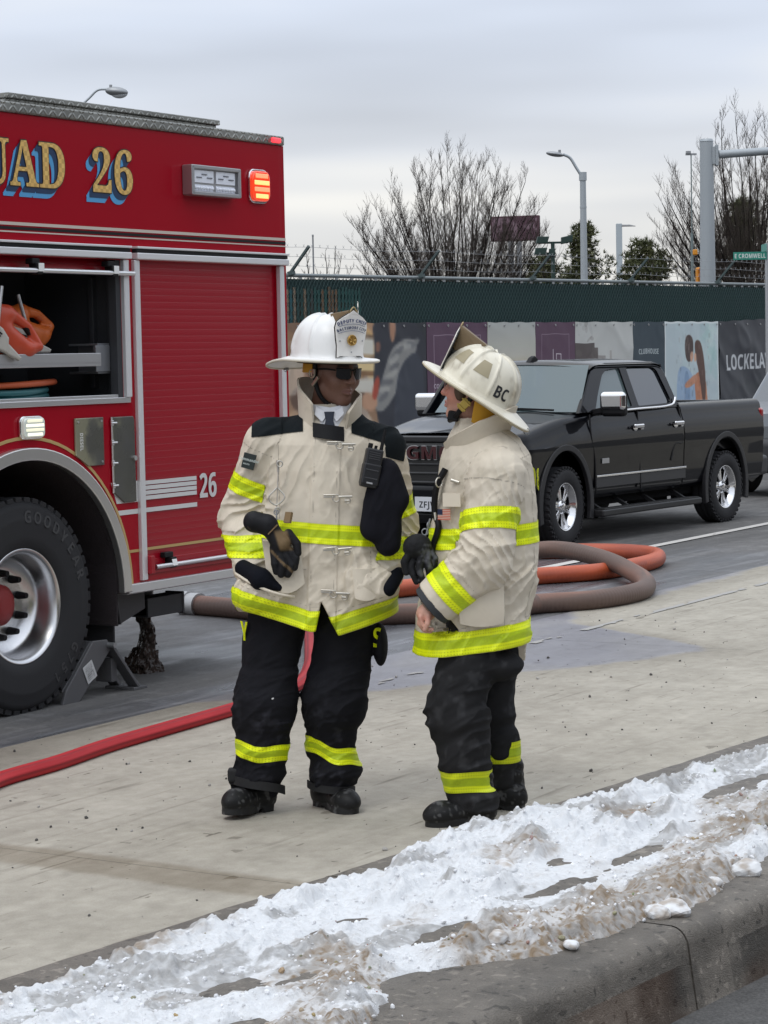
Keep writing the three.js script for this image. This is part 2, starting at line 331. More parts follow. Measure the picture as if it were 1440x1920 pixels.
// concrete lane where the two officers stand: cast slabs with a joint between them
{
  const g = thing('pavement', 'light concrete lane with a stained joint under the two officers', 'pavement', [0, 0, 0], ROAD_TURN); g.userData.kind = 'structure';
  const cuts = [[1.5, 6.378, 1536, 1280], [6.381, 12.6, 1792, 1216], [12.604, 19, 1280, 768], [19.004, 30, 640, 512]], b0 = -6.98, b1 = -2.75;
  const wetEdge = (a, b) => {         // > 0 inside the spilled water
    const n = (fbm(a * 0.9, b * 0.9, 3, 4) - 0.5) * 1.0 + (fbm(a * 3.5, b * 3.5, 13, 3) - 0.5) * 0.25;
    const reach = -7.05 + 0.95 * sstep(9.3, 10.9, a) + 0.95 * sstep(10.8, 12.5, a) - 1.75 * sstep(12.4, 13.6, a);
    return reach - b + n * 0.75;
  };
  for (const [a0, a1, W, H] of cuts) {
    const cm = dtex(W, H, (u, v, i, j) => {
      const a = mix(a0, a1, u), b = mix(b0, b1, v), f = fbm(a * 0.8, b * 1.3, 2, 5), s = fbm(a * 1.1, b * 11, 6, 4), s2 = fbm(a * 5, b * 26, 16, 3);
      const mo = fbm(a * 6, b * 7, 26, 4), ag = fbm(a * 22, b * 24, 36, 3); let k = 0.37 * (0.66 + 0.30 * f + 0.10 * s + 0.15 * (s2 - 0.5) + 0.26 * (mo - 0.3) + 0.2 * (ag - 0.5)) + 0.05 * (hash3(i, j, 1) - 0.5);
      const fine = fbm(a * 30, b * 30, 1, 2); k *= 0.93 + 0.14 * fine;
      let warm = 0.012;
      // stained band beside the joint
      const jl = a - 6.38 + (fbm(b * 1.4, 3, 2, 3) - 0.5) * 0.14, st = sstep(-0.26, -0.19, jl) * sstep(0.06, 0.0, jl);
      k *= 1 - 0.3 * st * sstep(0.2, 0.6, fbm(a * 2, b * 2.4, 5, 3) + 0.15); warm += 0.01 * st;
      // rubber scuffs and small dark gouges drawn along the lane
      const sc = fbm(a * 1.6 + 40, b * 22, 8, 4); if (sc > 0.70) k *= 1 - 2.2 * (sc - 0.70);
      const gg = vn(a * 5.5 + 9, b * 30, 4); if (gg > 0.955) k *= 0.62;
      const sp = vn(a * 26, b * 26, 21); if (sp > 0.968) k *= 0.45;
      // dirt along the gutter under the engine
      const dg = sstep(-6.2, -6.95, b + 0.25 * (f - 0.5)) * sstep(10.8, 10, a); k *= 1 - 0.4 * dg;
      const wv = wetEdge(a, b), w = sstep(-0.04, 0.10, wv) * (0.78 + 0.22 * sstep(0.35, 0.6, fbm(a * 2.2, b * 3, 71, 4))), rim = sstep(-0.45, 0, wv + 0.3 * (mo - 0.5)) * (1 - w);
      k *= 1 - 0.45 * w - 0.2 * rim;
      return [toS(k * mix(1.05, 0.96, w) + warm), toS(k), toS(k * mix(0.865, 1.10, w) - warm * (1 - w))];
    }, true, false);
    const rm = dtex(W >> 1, H >> 1, (u, v) => { const a = mix(a0, a1, u), b = mix(b0, b1, v); return mix(0.88, 0.33, sstep(-0.04, 0.10, wetEdge(a, b))) + 0.16 * (fbm(a * 5, b * 9, 5, 3) - 0.5); }, false, false);
    const q = flat(a0, a1, b0, b1, 0.008); setUV(q, (x, _, z) => [(x - a0) / (a1 - a0), (z - b0) / (b1 - b0)]);
    const bx = box(a1 - a0, 0.1, b1 - b0, (a0 + a1) / 2, 0.008 - 0.05 - 0.001, (b0 + b1) / 2, 0);
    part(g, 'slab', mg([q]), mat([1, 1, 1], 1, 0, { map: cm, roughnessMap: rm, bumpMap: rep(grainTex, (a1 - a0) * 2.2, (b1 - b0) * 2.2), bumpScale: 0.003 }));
  }
}
// grit and small stones on the pavement
{
  const n = 420, im = new THREE.InstancedMesh(new THREE.IcosahedronGeometry(1, 0), mat([1, 1, 1], 0.9), n), Q = rng(19), m4 = new THREE.Matrix4(), c3 = new THREE.Color();
  for (let k = 0; k < n; k++) { const a = mix(4.5, 14, Q()), b = mix(-6.9, -3.6, Q()), r = mix(0.0025, 0.010, Math.pow(Q(), 4)); m4.compose(V(a, 0.008 + r * 0.5, b), new THREE.Quaternion().setFromEuler(new THREE.Euler(Q() * 6, Q() * 6, 0)), V(r * 1.3, r * 0.8, r)); im.setMatrixAt(k, m4); const v = Q() < 0.3 ? 0.35 : 0.05 + 0.08 * Q(); im.setColorAt(k, c3.setRGB(v, v * 0.95, v * 0.88)); }
  im.name = numbered('grit'); im.castShadow = im.receiveShadow = true; im.rotation.y = ROAD_TURN; scene.add(im); tag(im, 'grit and small stones lying on the concrete lane', 'grit', null, 'stuff');
}
// worn white line beside the seam, and the parking line by the pickup
{
  const worn = (a0, a1, b, w, thr, sd) => {
    const g = flat(a0, a1, b - w / 2, b + w / 2, 0.0125, 220, 6), P = g.attributes.position;
    return clipGeo(g, [(x, y, z) => fbm(x * 2.4 + sd, z * 9, 3, 4) * 0.6 + fbm(x * 14, z * 22 + sd, 3, 2) * 0.4 - thr]);
  };
  const m = mat([0.52, 0.5, 0.47], 0.8, 0, { bumpMap: grainTex, bumpScale: 0.002 });
  const l1 = part(scene, 'lane_line', worn(10.5, 24, -6.43, 0.055, 0.515, 5), mat([0.34, 0.33, 0.31], 0.8)); l1.rotation.y = ROAD_TURN; tag(l1, 'thin worn white line between the wet asphalt and the concrete lane', 'road marking', null, 'structure');
  const l2 = part(scene, 'lane_line', worn(16, 40, -8.6, 0.11, 0.30, 25), m); l2.rotation.y = ROAD_TURN; tag(l2, 'white parking line on the asphalt beside the black pickup', 'road marking', null, 'structure');
}
// ================================================================ raised median with wet kerb and old snow
const ISL = { o: [-1.019, -5.813], turn: Math.atan2(0.805, 0.593) };
{
  const g = thing('median', 'raised concrete median kerb carrying dirty melting snow', 'median', [ISL.o[0], 0, ISL.o[1]], ISL.turn); g.userData.kind = 'structure';
  const top = 0.22, prof = [[0, 0.0], [0.012, 0.17]];
  const arc = (cx, cy, r, a0, a1, n = 5) => { for (let i = 0; i <= n; i++) { const t = mix(a0, a1, i / n); prof.push([cx + r * Math.cos(t), cy + r * Math.sin(t)]); } };
  arc(0.062, top - 0.05, 0.05, Math.PI, Math.PI / 2); arc(1.235, top - 0.055, 0.055, Math.PI / 2, 0.08); prof.push([1.315, 0.0]);
  const cm = dtex(1024, 1024, (u, v, i, j) => {
    const a = u * 3, b = v * 2.2, f = fbm(a * 1.6, b * 2, 3, 5), h = fbm(a * 26, b * 26, 7, 3);
    const h2 = fbm(a * 9, b * 12, 17, 4); let k = 0.118 * (0.55 + 0.9 * f) * (0.6 + 0.5 * h + 0.45 * h2) + 0.045 * (hash3(i, j, 6) - 0.5);
    const peb = vn(a * 55, b * 55, 4); if (peb > 0.84) k *= 1.5; if (peb < 0.13) k *= 0.5; const wt = sstep(0.55, 0.68, fbm(a * 1.7, b * 3.5, 27, 4)); k *= 1 - 0.3 * wt;
    let warm = 0;
    if (v > 0.72) {           // side: rubbed streaks, rusty toe, pale scabs of mortar
      const s = fbm(a * 2.5, b * 18, 5, 4), d = fbm(a * 3.5, b * 0.9, 8, 4); k *= 0.55 + 0.6 * s; k *= 1 - 0.5 * sstep(0.5, 0.62, d); if (d < 0.37) k *= 1.35; warm = 0.02 * sstep(0.4, 0.6, fbm(a * 2, b * 5, 11, 3));
    }
    return [toS(k * 1.13 + warm), toS(k), toS(k * 0.84 - warm * 0.4)];
  }, true);
  const rm = dtex(512, 512, (u, v) => 0.46 + 0.4 * fbm(u * 7, v * 7, 3, 4));
  const mt = mat([1, 1, 1], 1, 0, { map: cm, roughnessMap: rm, bumpMap: rep(grainTex, 4.5, 3.3), bumpScale: 0.007 });
  const cum = [0]; for (let i = 1; i < prof.length; i++) cum.push(cum[i - 1] + Math.hypot(prof[i][0] - prof[i - 1][0], prof[i][1] - prof[i - 1][1]));
  const L = cum[cum.length - 1];
  for (const [a0, a1] of [[-3, 1.325], [1.333, 4.6], [4.608, 7.8], [7.808, 14]]) {
    const n = Math.ceil((a1 - a0) / 0.06), q = [];
    const pts = []; prof.forEach((p, i) => { if (i) { const m = i > 1 && cum[i] - cum[i - 1] > 0.08 ? 8 : 1; for (let k = 1; k <= m; k++) pts.push([mix(prof[i - 1][0], p[0], k / m), mix(prof[i - 1][1], p[1], k / m), mix(cum[i - 1], cum[i], k / m)]); } else pts.push([...p, 0]); });
    const s = grid(pts.length - 1, n, (u, v) => { const p = pts[Math.round(u * (pts.length - 1))], a = mix(a0, a1, v), e = p[1] > 0.02 ? (fbm(a * 5, p[2] * 5, 2, 3) - 0.5) * 0.012 : 0; return [a, p[1] + e, p[0] + (p[0] > 1.2 ? e * 0.8 : 0)]; });
    const sp = s.attributes.position, uv = s.attributes.uv; for (let j = 0, k = 0; j <= n; j++) for (const p of pts) { uv.setXY(k, sp.getX(k) / 3, p[2] / 2.2 + 0.02); k++; }
    q.push(s);
    for (const [a, r] of [[a0, 1], [a1, -1]]) { const e = new THREE.ShapeGeometry(new THREE.Shape(prof.map(p => new THREE.Vector2(p[0], p[1])))); e.rotateY(-Math.PI / 2).translate(a, 0, 0); q.push(e); }
    part(g, 'kerb', mg(q), mt);
  }
  // snow: one crusted sheet with holes melted through to the concrete
  const holes = [[1.51, 0.74, 0.17, 0.06], [3.12, 0.47, 0.24, 0.075], [1.0, 0.75, 0.17, 0.05], [0.83, 0.47, 0.16, 0.05], [0.22, 0.6, 0.12, 0.045], [2.04, 0.72, 0.2, 0.05], [2.55, 0.62, 0.2, 0.05], [-0.1, 0.85, 0.14, 0.06], [0.52, 0.93, 0.14, 0.05], [4.4, 0.7, 0.3, 0.06]];
  const far = a => 0.185 - 0.11 * Math.exp(-(((a - 2.15) / 0.55) ** 2)) + 0.10 * (fbm(a * 2.2, 1, 4, 4) - 0.5) + 0.05 * (fbm(a * 9, 1, 9, 2) - 0.5);
  const near = a => 1.12 + 0.10 * (fbm(a * 2.4, 7, 4, 4) - 0.5) + 0.07 * (fbm(a * 8, 7, 9, 3) - 0.5) - 0.2 * Math.exp(-(((a - 0.5) / 0.3) ** 2)) - 0.08 * sstep(2.0, 2.6, a);
  const worley = (x, y, k) => { const i = Math.floor(x), j = Math.floor(y); let m = 9; for (let p = -1; p < 2; p++) for (let q = -1; q < 2; q++) { const dx = i + p + hash3(i + p, j + q, k) - x, dy = j + q + hash3(i + p, j + q, k + 7) - y; m = Math.min(m, dx * dx + dy * dy); } return Math.sqrt(m); };
  const cover = (a, b) => { let h = 0.55 * fbm(a * 2.3, b * 5.5, 2, 4) + 0.45 * fbm(a * 6, b * 13, 5, 4); for (const q of holes) { const e = ((a - q[0]) / q[2]) ** 2 + ((b - q[1]) / q[3]) ** 2; h -= 0.36 * Math.exp(-e * 0.8); } const df = b - far(a), dn = near(a) - b; h += 0.11 * Math.exp(-(((df - 0.09) / 0.09) ** 2)) + 0.10 * Math.exp(-(((dn - 0.14) / 0.11) ** 2)) - 0.02 * sstep(0.42, 0.6, b) * sstep(0.85, 0.7, b); return h; };
  const hgt = (a, b) => {
    const c = cover(a, b), ed = Math.min(b - far(a), near(a) - b), wa = a + 0.03 * fbm(a * 20, b * 20, 1, 2), wb = b + 0.03 * fbm(a * 20, b * 20, 8, 2);
    const w1 = 1 - worley(wa * 6, wb * 9.5, 3), w2 = 1 - worley(wa * 24, wb * 34, 5), w3 = 1 - worley(wa * 70, wb * 90, 9), bulk = sstep(0.42, 0.66, c);
    let h = -0.012 + 0.0145 * sstep(0.23, 0.36, c) + 0.014 * bulk + bulk * (0.040 * w1 * w1 + 0.016 * w1 * w2) + sstep(0.33, 0.45, c) * (0.009 * w2 + 0.006 * w3 + 0.008 * (fbm(a * 120, b * 140, 3, 2) - 0.5));
    h = smin(h, ed * 0.75 + 0.03 * w2 * sstep(-0.02, 0.03, ed) + 0.012 * w3 - 0.008, 0.02);
    return h;
  };
  const A0 = -0.75, A1 = 6.8, B0 = 0.066, B1 = 1.225, NA = 1350, NB = 240;
  const snowGeo = grid(NB, NA, (u, v) => {
    const a = mix(A0, A1, Math.pow(v, 1.35)), b = mix(B0, B1, u); const h = Math.max(hgt(a, b), -0.014);
    return [a + 0.012 * (fbm(a * 26, b * 26, 40, 2) - 0.5), top + 0.004 + h, b + 0.016 * (fbm(a * 26, b * 26, 60, 2) - 0.5)];
  });
  setCol(snowGeo, (x, y, z) => {
    const dz = near(x) - z, band = sstep(0.45, 0.10, dz);
    const zone = sstep(0.47, 0.66, fbm(x * 3.2, z * 5, 14, 4) + 0.20 * band - 0.05), sp = sstep(0.47, 0.63, fbm(x * 40, z * 46, y * 14, 4)), pit = sstep(0.60, 0.70, fbm(x * 95, z * 100, y * 40, 2));
    const dirt = clamp(zone * (0.30 + 0.45 * sp) + pit * (0.12 + 0.6 * band * zone));
    const sn = fbm(x * 3.6 + 9, z * 10, 24, 4) + 0.10 * (fbm(x * 42, z * 55, 64, 3) - 0.5), sl = 0.75 * sstep(0.535, 0.575, sn) * (0.6 + 0.4 * sstep(0.35, 0.6, fbm(x * 60, z * 75, 74, 2)));
    const tone = 0.88 + 0.10 * fbm(x * 30, z * 40, 7, 3) + 0.12 * (fbm(x * 70, z * 80, 17, 2) - 0.5), w = [0.74, 0.755, 0.77], d = [0.235, 0.17, 0.105], g2 = [0.27, 0.262, 0.25];
    return w.map((c, i) => mix(mix(c * tone, g2[i], sl), d[i], dirt));
  });
  const snow = part(scene, 'snow', snowGeo, mat([1, 1, 1], 0.62, 0, { vertexColors: true, bumpMap: grainTex, bumpScale: 0.006 }));
  setUV(snowGeo, (x, y, z) => [x * 2.5, z * 2.5]);
  snow.position.set(ISL.o[0], 0, ISL.o[1]); snow.rotation.y = ISL.turn;
  tag(snow, 'crusted dirty white snow melting along the top of the median', 'snow', null, 'stuff');
  // loose ice grains and crumbs lying on the crust
  {
    const n = 3500, ig = new THREE.IcosahedronGeometry(1, 0), im = new THREE.InstancedMesh(ig, mat([1, 1, 1], 0.55), n), Q = rng(77), m4 = new THREE.Matrix4(), q4 = new THREE.Quaternion(), c3 = new THREE.Color(); let k = 0;
    for (let t = 0; t < 90000 && k < n; t++) {
      const a = mix(-0.7, 5.6, Math.pow(Q(), 1.25)), b = mix(0.05, 1.22, Q()), h = hgt(a, b), dz = near(a) - b, lone = h < 0 && Q() < 0.05 && b > 0.1; if (h < 0.001 && !lone) continue; if (fbm(a * 6, b * 8, 71, 3) < 0.42 && Q() < 0.7) continue;
      const r = mix(0.0022, 0.0085, Math.pow(Q(), 3.2)) * (lone ? 0.8 : 1), e = new THREE.Euler(Q() * 6, Q() * 6, Q() * 6);
      m4.compose(V(a, top + 0.004 + Math.max(h, 0) + r * 0.35, b), q4.setFromEuler(e), V(r * (0.7 + 0.8 * Q()), r * (0.6 + 0.5 * Q()), r * (0.7 + 0.8 * Q()))); im.setMatrixAt(k, m4);
      const d = sstep(0.5, 0.68, fbm(a * 3.2, b * 5, 14, 4) + 0.20 * sstep(0.45, 0.1, dz) - 0.05), dirty = Q() < 0.02 + 0.22 * d, v = 0.60 + 0.2 * Q();
      im.setColorAt(k, dirty ? c3.setRGB(0.20 + 0.16 * Q(), 0.16 + 0.11 * Q(), 0.11 + 0.07 * Q()) : c3.setRGB(v, v * 1.01, v * 1.03)); k++;
    }
    im.count = k; im.name = numbered('snow_grains'); im.castShadow = im.receiveShadow = true; im.position.set(ISL.o[0], 0, ISL.o[1]); im.rotation.y = ISL.turn; scene.add(im);
    tag(im, 'loose ice grains and grit scattered over the snow on the median', 'snow', null, 'stuff');
  }
  // loose lumps broken off the bank
  const R = rng(5), lumps = [];
  for (const [a, b, r] of [[1.46, 1.17, 0.04], [1.40, 1.15, 0.03], [0.98, 1.13, 0.02], [2.0, 1.12, 0.035], [1.78, 1.13, 0.02], [0.85, 0.98, 0.025], [2.62, 1.1, 0.035], [1.62, 0.5, 0.03]]) {
    const g0 = new THREE.IcosahedronGeometry(r, 4); displace(g0, (x, y, z) => { const k = 0.6 + 0.9 * fbm(x * 30 + a * 9, y * 30, z * 30 + b, 4); return [x * k * 1.3, Math.max(y * k * 0.8, -0.015), z * k]; });
    lumps.push(g0.rotateY(R() * 6).translate(a, top + 0.012 + Math.max(0, hgt(a, b)) * 0.8, b));
  }
  const lg = mg(lumps); setCol(lg, (x, y, z) => { const d = 0.7 * sstep(0.5, 0.7, fbm(x * 40, y * 40, z * 40, 3) + 0.1 * sstep(0.8, 1.1, z)); return [mix(0.68, 0.30, d), mix(0.69, 0.23, d), mix(0.70, 0.16, d)]; });
  const lm = part(scene, 'snow_lumps', lg, mat([1, 1, 1], 0.75, 0, { vertexColors: true })); lm.position.copy(snow.position); lm.rotation.y = ISL.turn;
  tag(lm, 'loose lumps of snow broken off the snow bank on the median', 'snow', null, 'stuff');
}
// street front on the near side of the road: outside the frame, mirrored dark in the pickup's paint and glass
{
  const B = thing('brick_building', 'low brown brick building across the street, mirrored in the pickup doors', 'building', [0, 0, 0], ROAD_TURN);
  const brick = mat([0.075, 0.045, 0.035], 0.85, 0, { map: rep(dtex(128, 128, (u, v, i, j) => { const r = Math.floor(v * 16), x = u * 8 + (r & 1) * 0.5, m = (v * 16 % 1) < 0.12 || (x % 1) < 0.06, n = hash3(Math.floor(x) % 8, r, 3); const k = m ? 0.8 : 0.55 + 0.4 * n; return [k, k * 0.98, k * 0.95]; }, true), 0.5) });
  part(B, 'wall', plainUV2(mg([box(90, 7.5, 8, 10, 3.75, 22, 0)])), brick); part(B, 'parapet', box(90.4, 0.35, 0.5, 10, 7.6, 18, 0.02), M.aluDull);
  const pane = box(2.2, 1.8, 0.06, 0, 0, 0, 0), fr = box(2.5, 2.1, 0.05, 0, 0, 0, 0), dk = mat([0.02, 0.025, 0.03], 0.08);
  for (let k = 0; k < 22; k++) { const w = part(B, 'window', fr, M.white); w.position.set(-32 + k * 4, 3.2, 17.98); const p = part(w, 'pane', pane, dk); p.position.z = -0.03; }
}
function plainUV2(g) { const q = plain(g), p = q.attributes.position, n = q.attributes.normal, u = q.attributes.uv; for (let i = 0; i < p.count; i++) u.setXY(i, Math.abs(n.getX(i)) > 0.7 ? p.getZ(i) : p.getX(i), p.getY(i)); return q; }
// ================================================================ fire engine (rear half of its street side)
const redPaint = mat([0.33, 0.0016, 0.012], 0.4, 0, { specularIntensity: 0.15, clearcoat: 0.4, clearcoatRoughness: 0.08, bumpMap: rep(dtex(256, 256, (u, v) => wrapNoise(u, v, 5, 4)), 0.35), bumpScale: 0.002 });
const redSlat = mat([0.31, 0.003, 0.014], 0.35, 0, { specularIntensity: 0.4, clearcoat: 0.5, clearcoatRoughness: 0.2 });
const diamond = dtex(256, 256, (u, v) => { const c = 8, a = u * c, b = v * c, i = Math.floor(a), j = Math.floor(b); let x = a - i - 0.5, y = b - j - 0.5; const s = (i + j) & 1 ? 1 : -1; const p = (x + s * y) * 0.707, q = (x - s * y) * 0.707; return clamp(1.25 - Math.hypot(p / 0.5, q / 0.17)); });
const treadPlate = mat([0.66, 0.66, 0.65], 0.38, 0.9, { bumpMap: rep(diamond, 3.2), bumpScale: 0.006, map: rep(dtex(256, 256, (u, v) => { const k = 0.66 + 0.4 * (wrapNoise(u, v, 7, 4) - 0.5); return [k, k, k * 0.97]; }, true), 0.9) });
const boxUV = g => { const p = g.attributes.position, n = g.attributes.normal, u = new Float32Array(p.count * 2); for (let i = 0; i < p.count; i++) { const ax = Math.abs(n.getX(i)), ay = Math.abs(n.getY(i)), az = Math.abs(n.getZ(i)); u[2 * i] = ax > ay && ax > az ? p.getZ(i) : p.getX(i); u[2 * i + 1] = ay > ax && ay > az ? p.getZ(i) : p.getY(i); } g.setAttribute('uv', new THREE.BufferAttribute(u, 2)); return g; };
const plainUV = g => boxUV(plain(g));
const ENG = thing('fire_engine', 'red fire engine with roll-up shutters and gold 26 lettering', 'fire engine', [-0.579, 0, -13.615], ROAD_TURN);
{
  const E = ENG, X0 = -6.2, WC = [-2.40, 0.55], arch = (a, b, p, n = 40) => { for (let i = 0; i <= n; i++) { const t = Math.PI * (1 - i / n); p.push([WC[0] + a * Math.cos(t), WC[1] + b * Math.sin(t)]); } return p; };
  const out = [[X0, 0.59]]; arch(0.80, 0.80, out); out.push([0.05, 0.59], [0.05, 3.05], [X0, 3.05]);
  part(E, 'side_panel', plainUV(extr(out, 0.05, 0.006, [[[-3.35, 1.6], [-1.565, 1.6], [-1.565, 2.335], [-3.35, 2.335]], [[-1.418, 0.637], [-0.05, 0.637], [-0.05, 2.335], [-1.418, 2.335]]]).translate(0, 0, -0.05)), redPaint);
  part(E, 'body_shell', plainUV(mg([box(0.05, 2.46, 2.34, 0.02, 1.82, -1.22, 0.01), box(6.1, 2.46, 0.05, -3.1, 1.82, -2.4, 0.01), box(6.2, 0.05, 2.34, -3.1, 3.02, -1.22, 0.01), box(0.05, 2.46, 2.34, X0 + 0.03, 1.82, -1.22, 0.01)])), redPaint);
  part(E, 'compartment_lining', mg([box(1.9, 0.77, 0.03, -2.46, 1.965, -0.72, 0), box(0.03, 0.77, 0.68, -1.5, 1.965, -0.4, 0), box(0.03, 0.77, 0.68, -3.4, 1.965, -0.4, 0), box(1.9, 0.03, 0.68, -2.46, 1.575, -0.4, 0), box(1.9, 0.03, 0.68, -2.46, 2.36, -0.4, 0),
    box(0.045, 0.735, 0.049, -1.583, 1.967, -0.028, 0), box(0.03, 0.72, 0.035, -1.53, 1.965, -0.1, 0.004), box(0.05, 0.6, 0.03, -1.526, 1.95, -0.22, 0.004), box(0.03, 0.72, 0.03, -2.2, 1.965, -0.69, 0.004), box(0.03, 0.72, 0.03, -2.12, 1.965, -0.69, 0.004), rod(V(-1.52, 2.2, -0.3), V(-1.50, 2.2, -0.3), 0.012), rod(V(-1.52, 2.05, -0.42), V(-1.50, 2.05, -0.42), 0.012)]), mat([0.035, 0.037, 0.042], 0.62));
  part(E, 'shelf_lip', mg([box(1.9, 0.03, 0.02, -2.47, 1.585, 0.005, 0.003), box(1.86, 0.018, 0.05, -2.48, 1.607, -0.03, 0.003)]), M.alu);
  // door frames and headers
  const frame = (x, y0, y1) => mg([box(0.046, y1 - y0, 0.03, x, (y0 + y1) / 2, 0.008, 0.004), box(0.012, y1 - y0, 0.05, x - 0.012, (y0 + y1) / 2, 0.0, 0.003)]);
  const pal = mat([0.74, 0.74, 0.75], 0.42, 0.55);
  part(E, 'door_frame', frame(-1.444, 0.6, 2.336), pal); part(E, 'door_frame', frame(-0.03, 0.6, 2.336), pal); part(E, 'door_frame', frame(-1.54, 1.6, 2.336), pal);
  for (const [a, b] of [[-1.46, 0.02], [-3.4, -1.51]]) {
    part(E, 'door_header', mg([box(b - a, 0.036, 0.05, (a + b) / 2, 2.358, 0.018, 0.006), box(b - a, 0.012, 0.056, (a + b) / 2, 2.404, 0.016, 0.003)]), pal);
    part(E, 'drip_seal', box(b - a, 0.02, 0.04, (a + b) / 2, 2.388, 0.012, 0.003), M.black);
  }
  // roll-up shutter: every slat its own piece
  const pitch = 0.0372;
  const slatG = plain(new THREE.ExtrudeGeometry(new THREE.Shape([[0.0, 0.0], [0.0003, 0.001], [0.0007, 0.018], [0.0003, 0.0355], [0.0, 0.0369], [-0.008, 0.0368], [-0.008, 0]].map(p => new THREE.Vector2(...p))), { depth: 1.368, bevelEnabled: false }).rotateY(Math.PI / 2).scale(1, 1, -1).translate(-1.418, 0, 0));
  { const q = slatG.attributes.position, ar = q.array; for (let i = 0; i < ar.length; i += 9) for (let k = 0; k < 3; k++) { const t = ar[i + 3 + k]; ar[i + 3 + k] = ar[i + 6 + k]; ar[i + 6 + k] = t; } slatG.computeVertexNormals(); }
  const R = rng(3);
  for (let i = 0; i < 44; i++) { const m = part(E, 'shutter_slat', slatG, redSlat); m.position.set(0, 0.70 + i * pitch, -0.022 + 0.0012 * R()); m.rotation.x = (R() - 0.5) * 0.012; }
  for (let i = 0; i < 3; i++) { const m = part(E, 'shutter_slat', slatG, redSlat); m.scale.x = 1.36; m.position.set(-1.58 + 0.068 * 1.36, 2.268 + i * 0.03, -0.05 - 0.012 * i); m.rotation.x = -0.25; }
  // lift bars
  const lift = (x0, x1, y, z) => { part(E, 'lift_bar', rod(V(x0, y, z), V(x1, y, z), 0.013, 0.013, 14), M.alu);
    if (y < 1) for (const x of [x0 + (x1 - x0) * 0.13, x1 - (x1 - x0) * 0.13]) { part(E, 'bar_bracket', mg([box(0.05, 0.06, 0.05, x, y + 0.012, z - 0.018, 0.006), box(0.08, 0.03, 0.035, x - 0.02, y + 0.055, z - 0.03, 0.005)]), M.black); part(E, 'bracket_sticker', box(0.042, 0.04, 0.003, x, y + 0.014, z + 0.0095, 0.001, [-0.25, 0, 0]), M.white); } };
  lift(-1.36, -0.1, 0.665, 0.03); lift(-2.95, -1.5, 2.262, 0.04);
  for (const x of [-2.29, -1.67]) { part(E, 'bar_bracket', mg([box(0.05, 0.06, 0.06, x, 2.272, 0.022, 0.008), box(0.06, 0.03, 0.05, x - 0.015, 2.31, 0.012, 0.006)]), M.black); part(E, 'bracket_sticker', box(0.042, 0.042, 0.003, x + 0.004, 2.278, 0.054, 0.001), M.white); }
  part(E, 'shutter_foot', mg([box(1.36, 0.045, 0.02, -0.735, 0.682, -0.022, 0.003), box(1.36, 0.02, 0.05, -0.735, 0.64, -0.005, 0.003), box(0.04, 0.1, 0.05, -1.40, 0.68, 0.018, 0.005)]), redSlat);
  part(E, 'bottom_rail', mg([box(1.66, 0.052, 0.035, -0.765, 0.563, 0.008, 0.006), box(1.66, 0.012, 0.09, -0.765, 0.54, -0.03, 0.003)]), mat([0.62, 0.62, 0.62], 0.4, 0.7));
  // wheel arch: bright trim, gold line, dark liner
  const archBand = (a, b, a2, b2, th, z) => { const s = new THREE.Shape(), o = arch(a, b, []), i = arch(a2, b2, []).reverse(); [...o, ...i].forEach((p, k) => k ? s.lineTo(...p) : s.moveTo(...p)); return extr(s, th, Math.min(0.006, th * 0.3)).translate(0, 0, z); };
  const tr = archBand(0.815, 0.815, 0.75, 0.75, 0.045, -0.005);
  part(E, 'arch_trim', tr, mat([0.66, 0.65, 0.63], 0.3, 0.9)); part(E, 'arch_pinstripe', archBand(0.872, 0.872, 0.855, 0.855, 0.003, 0.0012), M.gold);
  { const o = arch(0.755, 0.755, []), n = o.length; part(E, 'arch_liner', mg([grid(n - 1, 1, (u, v) => { const p = o[Math.round(u * (n - 1))]; return [p[0], p[1], -0.9 * v]; }), box(1.6, 1.1, 0.02, -2.40, 0.85, -0.9, 0), box(0.012, 0.5, 0.85, -1.655, 0.62, -0.44, 0)]), mat([0.022, 0.016, 0.018], 0.9, 0, { bumpMap: grainTex, bumpScale: 0.006 })); }
  part(E, 'mud_flap', plainUV(mg([slab(8, 14, (u, v) => { const y = 0.58 - 0.44 * v; return [-1.64 + 0.05 * v + 0.012 * Math.sin(v * 5 + u * 3), y, -0.08 - 0.62 * u]; }, 0.012), box(0.05, 0.05, 0.62, -1.6, 0.57, -0.38, 0.004)])), mat([0.025, 0.025, 0.027], 0.8, 0, { bumpMap: rep(grainTex, 2), bumpScale: 0.004 }));
  // pinstripes and bands on the side
  const strip = (x0, x1, y0, y1, z = 0.0015) => box(x1 - x0, y1 - y0, 0.002, (x0 + x1) / 2, (y0 + y1) / 2, z, 0);
  part(E, 'white_stripe', mg([strip(X0, 0.045, 2.488, 2.504), strip(X0, 0.045, 2.452, 2.459)]), mat([0.55, 0.48, 0.42], 0.4)); part(E, 'black_stripe', strip(X0, 0.045, 2.466, 2.481), M.black);
  part(E, 'gold_stripe', mg([strip(-1.60, -1.468, 0.757, 0.772), strip(-1.418, -0.052, 0.757, 0.772, -0.0145)]), M.gold);
  const bandG = [0, 1, 2, 3].map(k => strip(-1.416, -0.90, 1.034 + k * 0.0275, 1.034 + k * 0.0275 + 0.022, -0.0140)); bandG.push(strip(-1.416, -0.90, 0.966, 0.990, -0.0140));
  const par = extr([[-1.70, 1.145], [-1.468, 1.145], [-1.468, 1.03], [-1.655, 1.03]], 0.002, 0).translate(0, 0, 0.0008), par2 = extr([[-1.665, 0.992], [-1.468, 0.992], [-1.468, 0.966], [-1.65, 0.966]], 0.002, 0).translate(0, 0, 0.0008);
  part(E, 'white_band', mg([...bandG, par, par2]), M.silverStripe);
  const numHole = text('26', 0.138, 0.002, font, 0.82).translate(-0.875, 1.012, -0.0150);
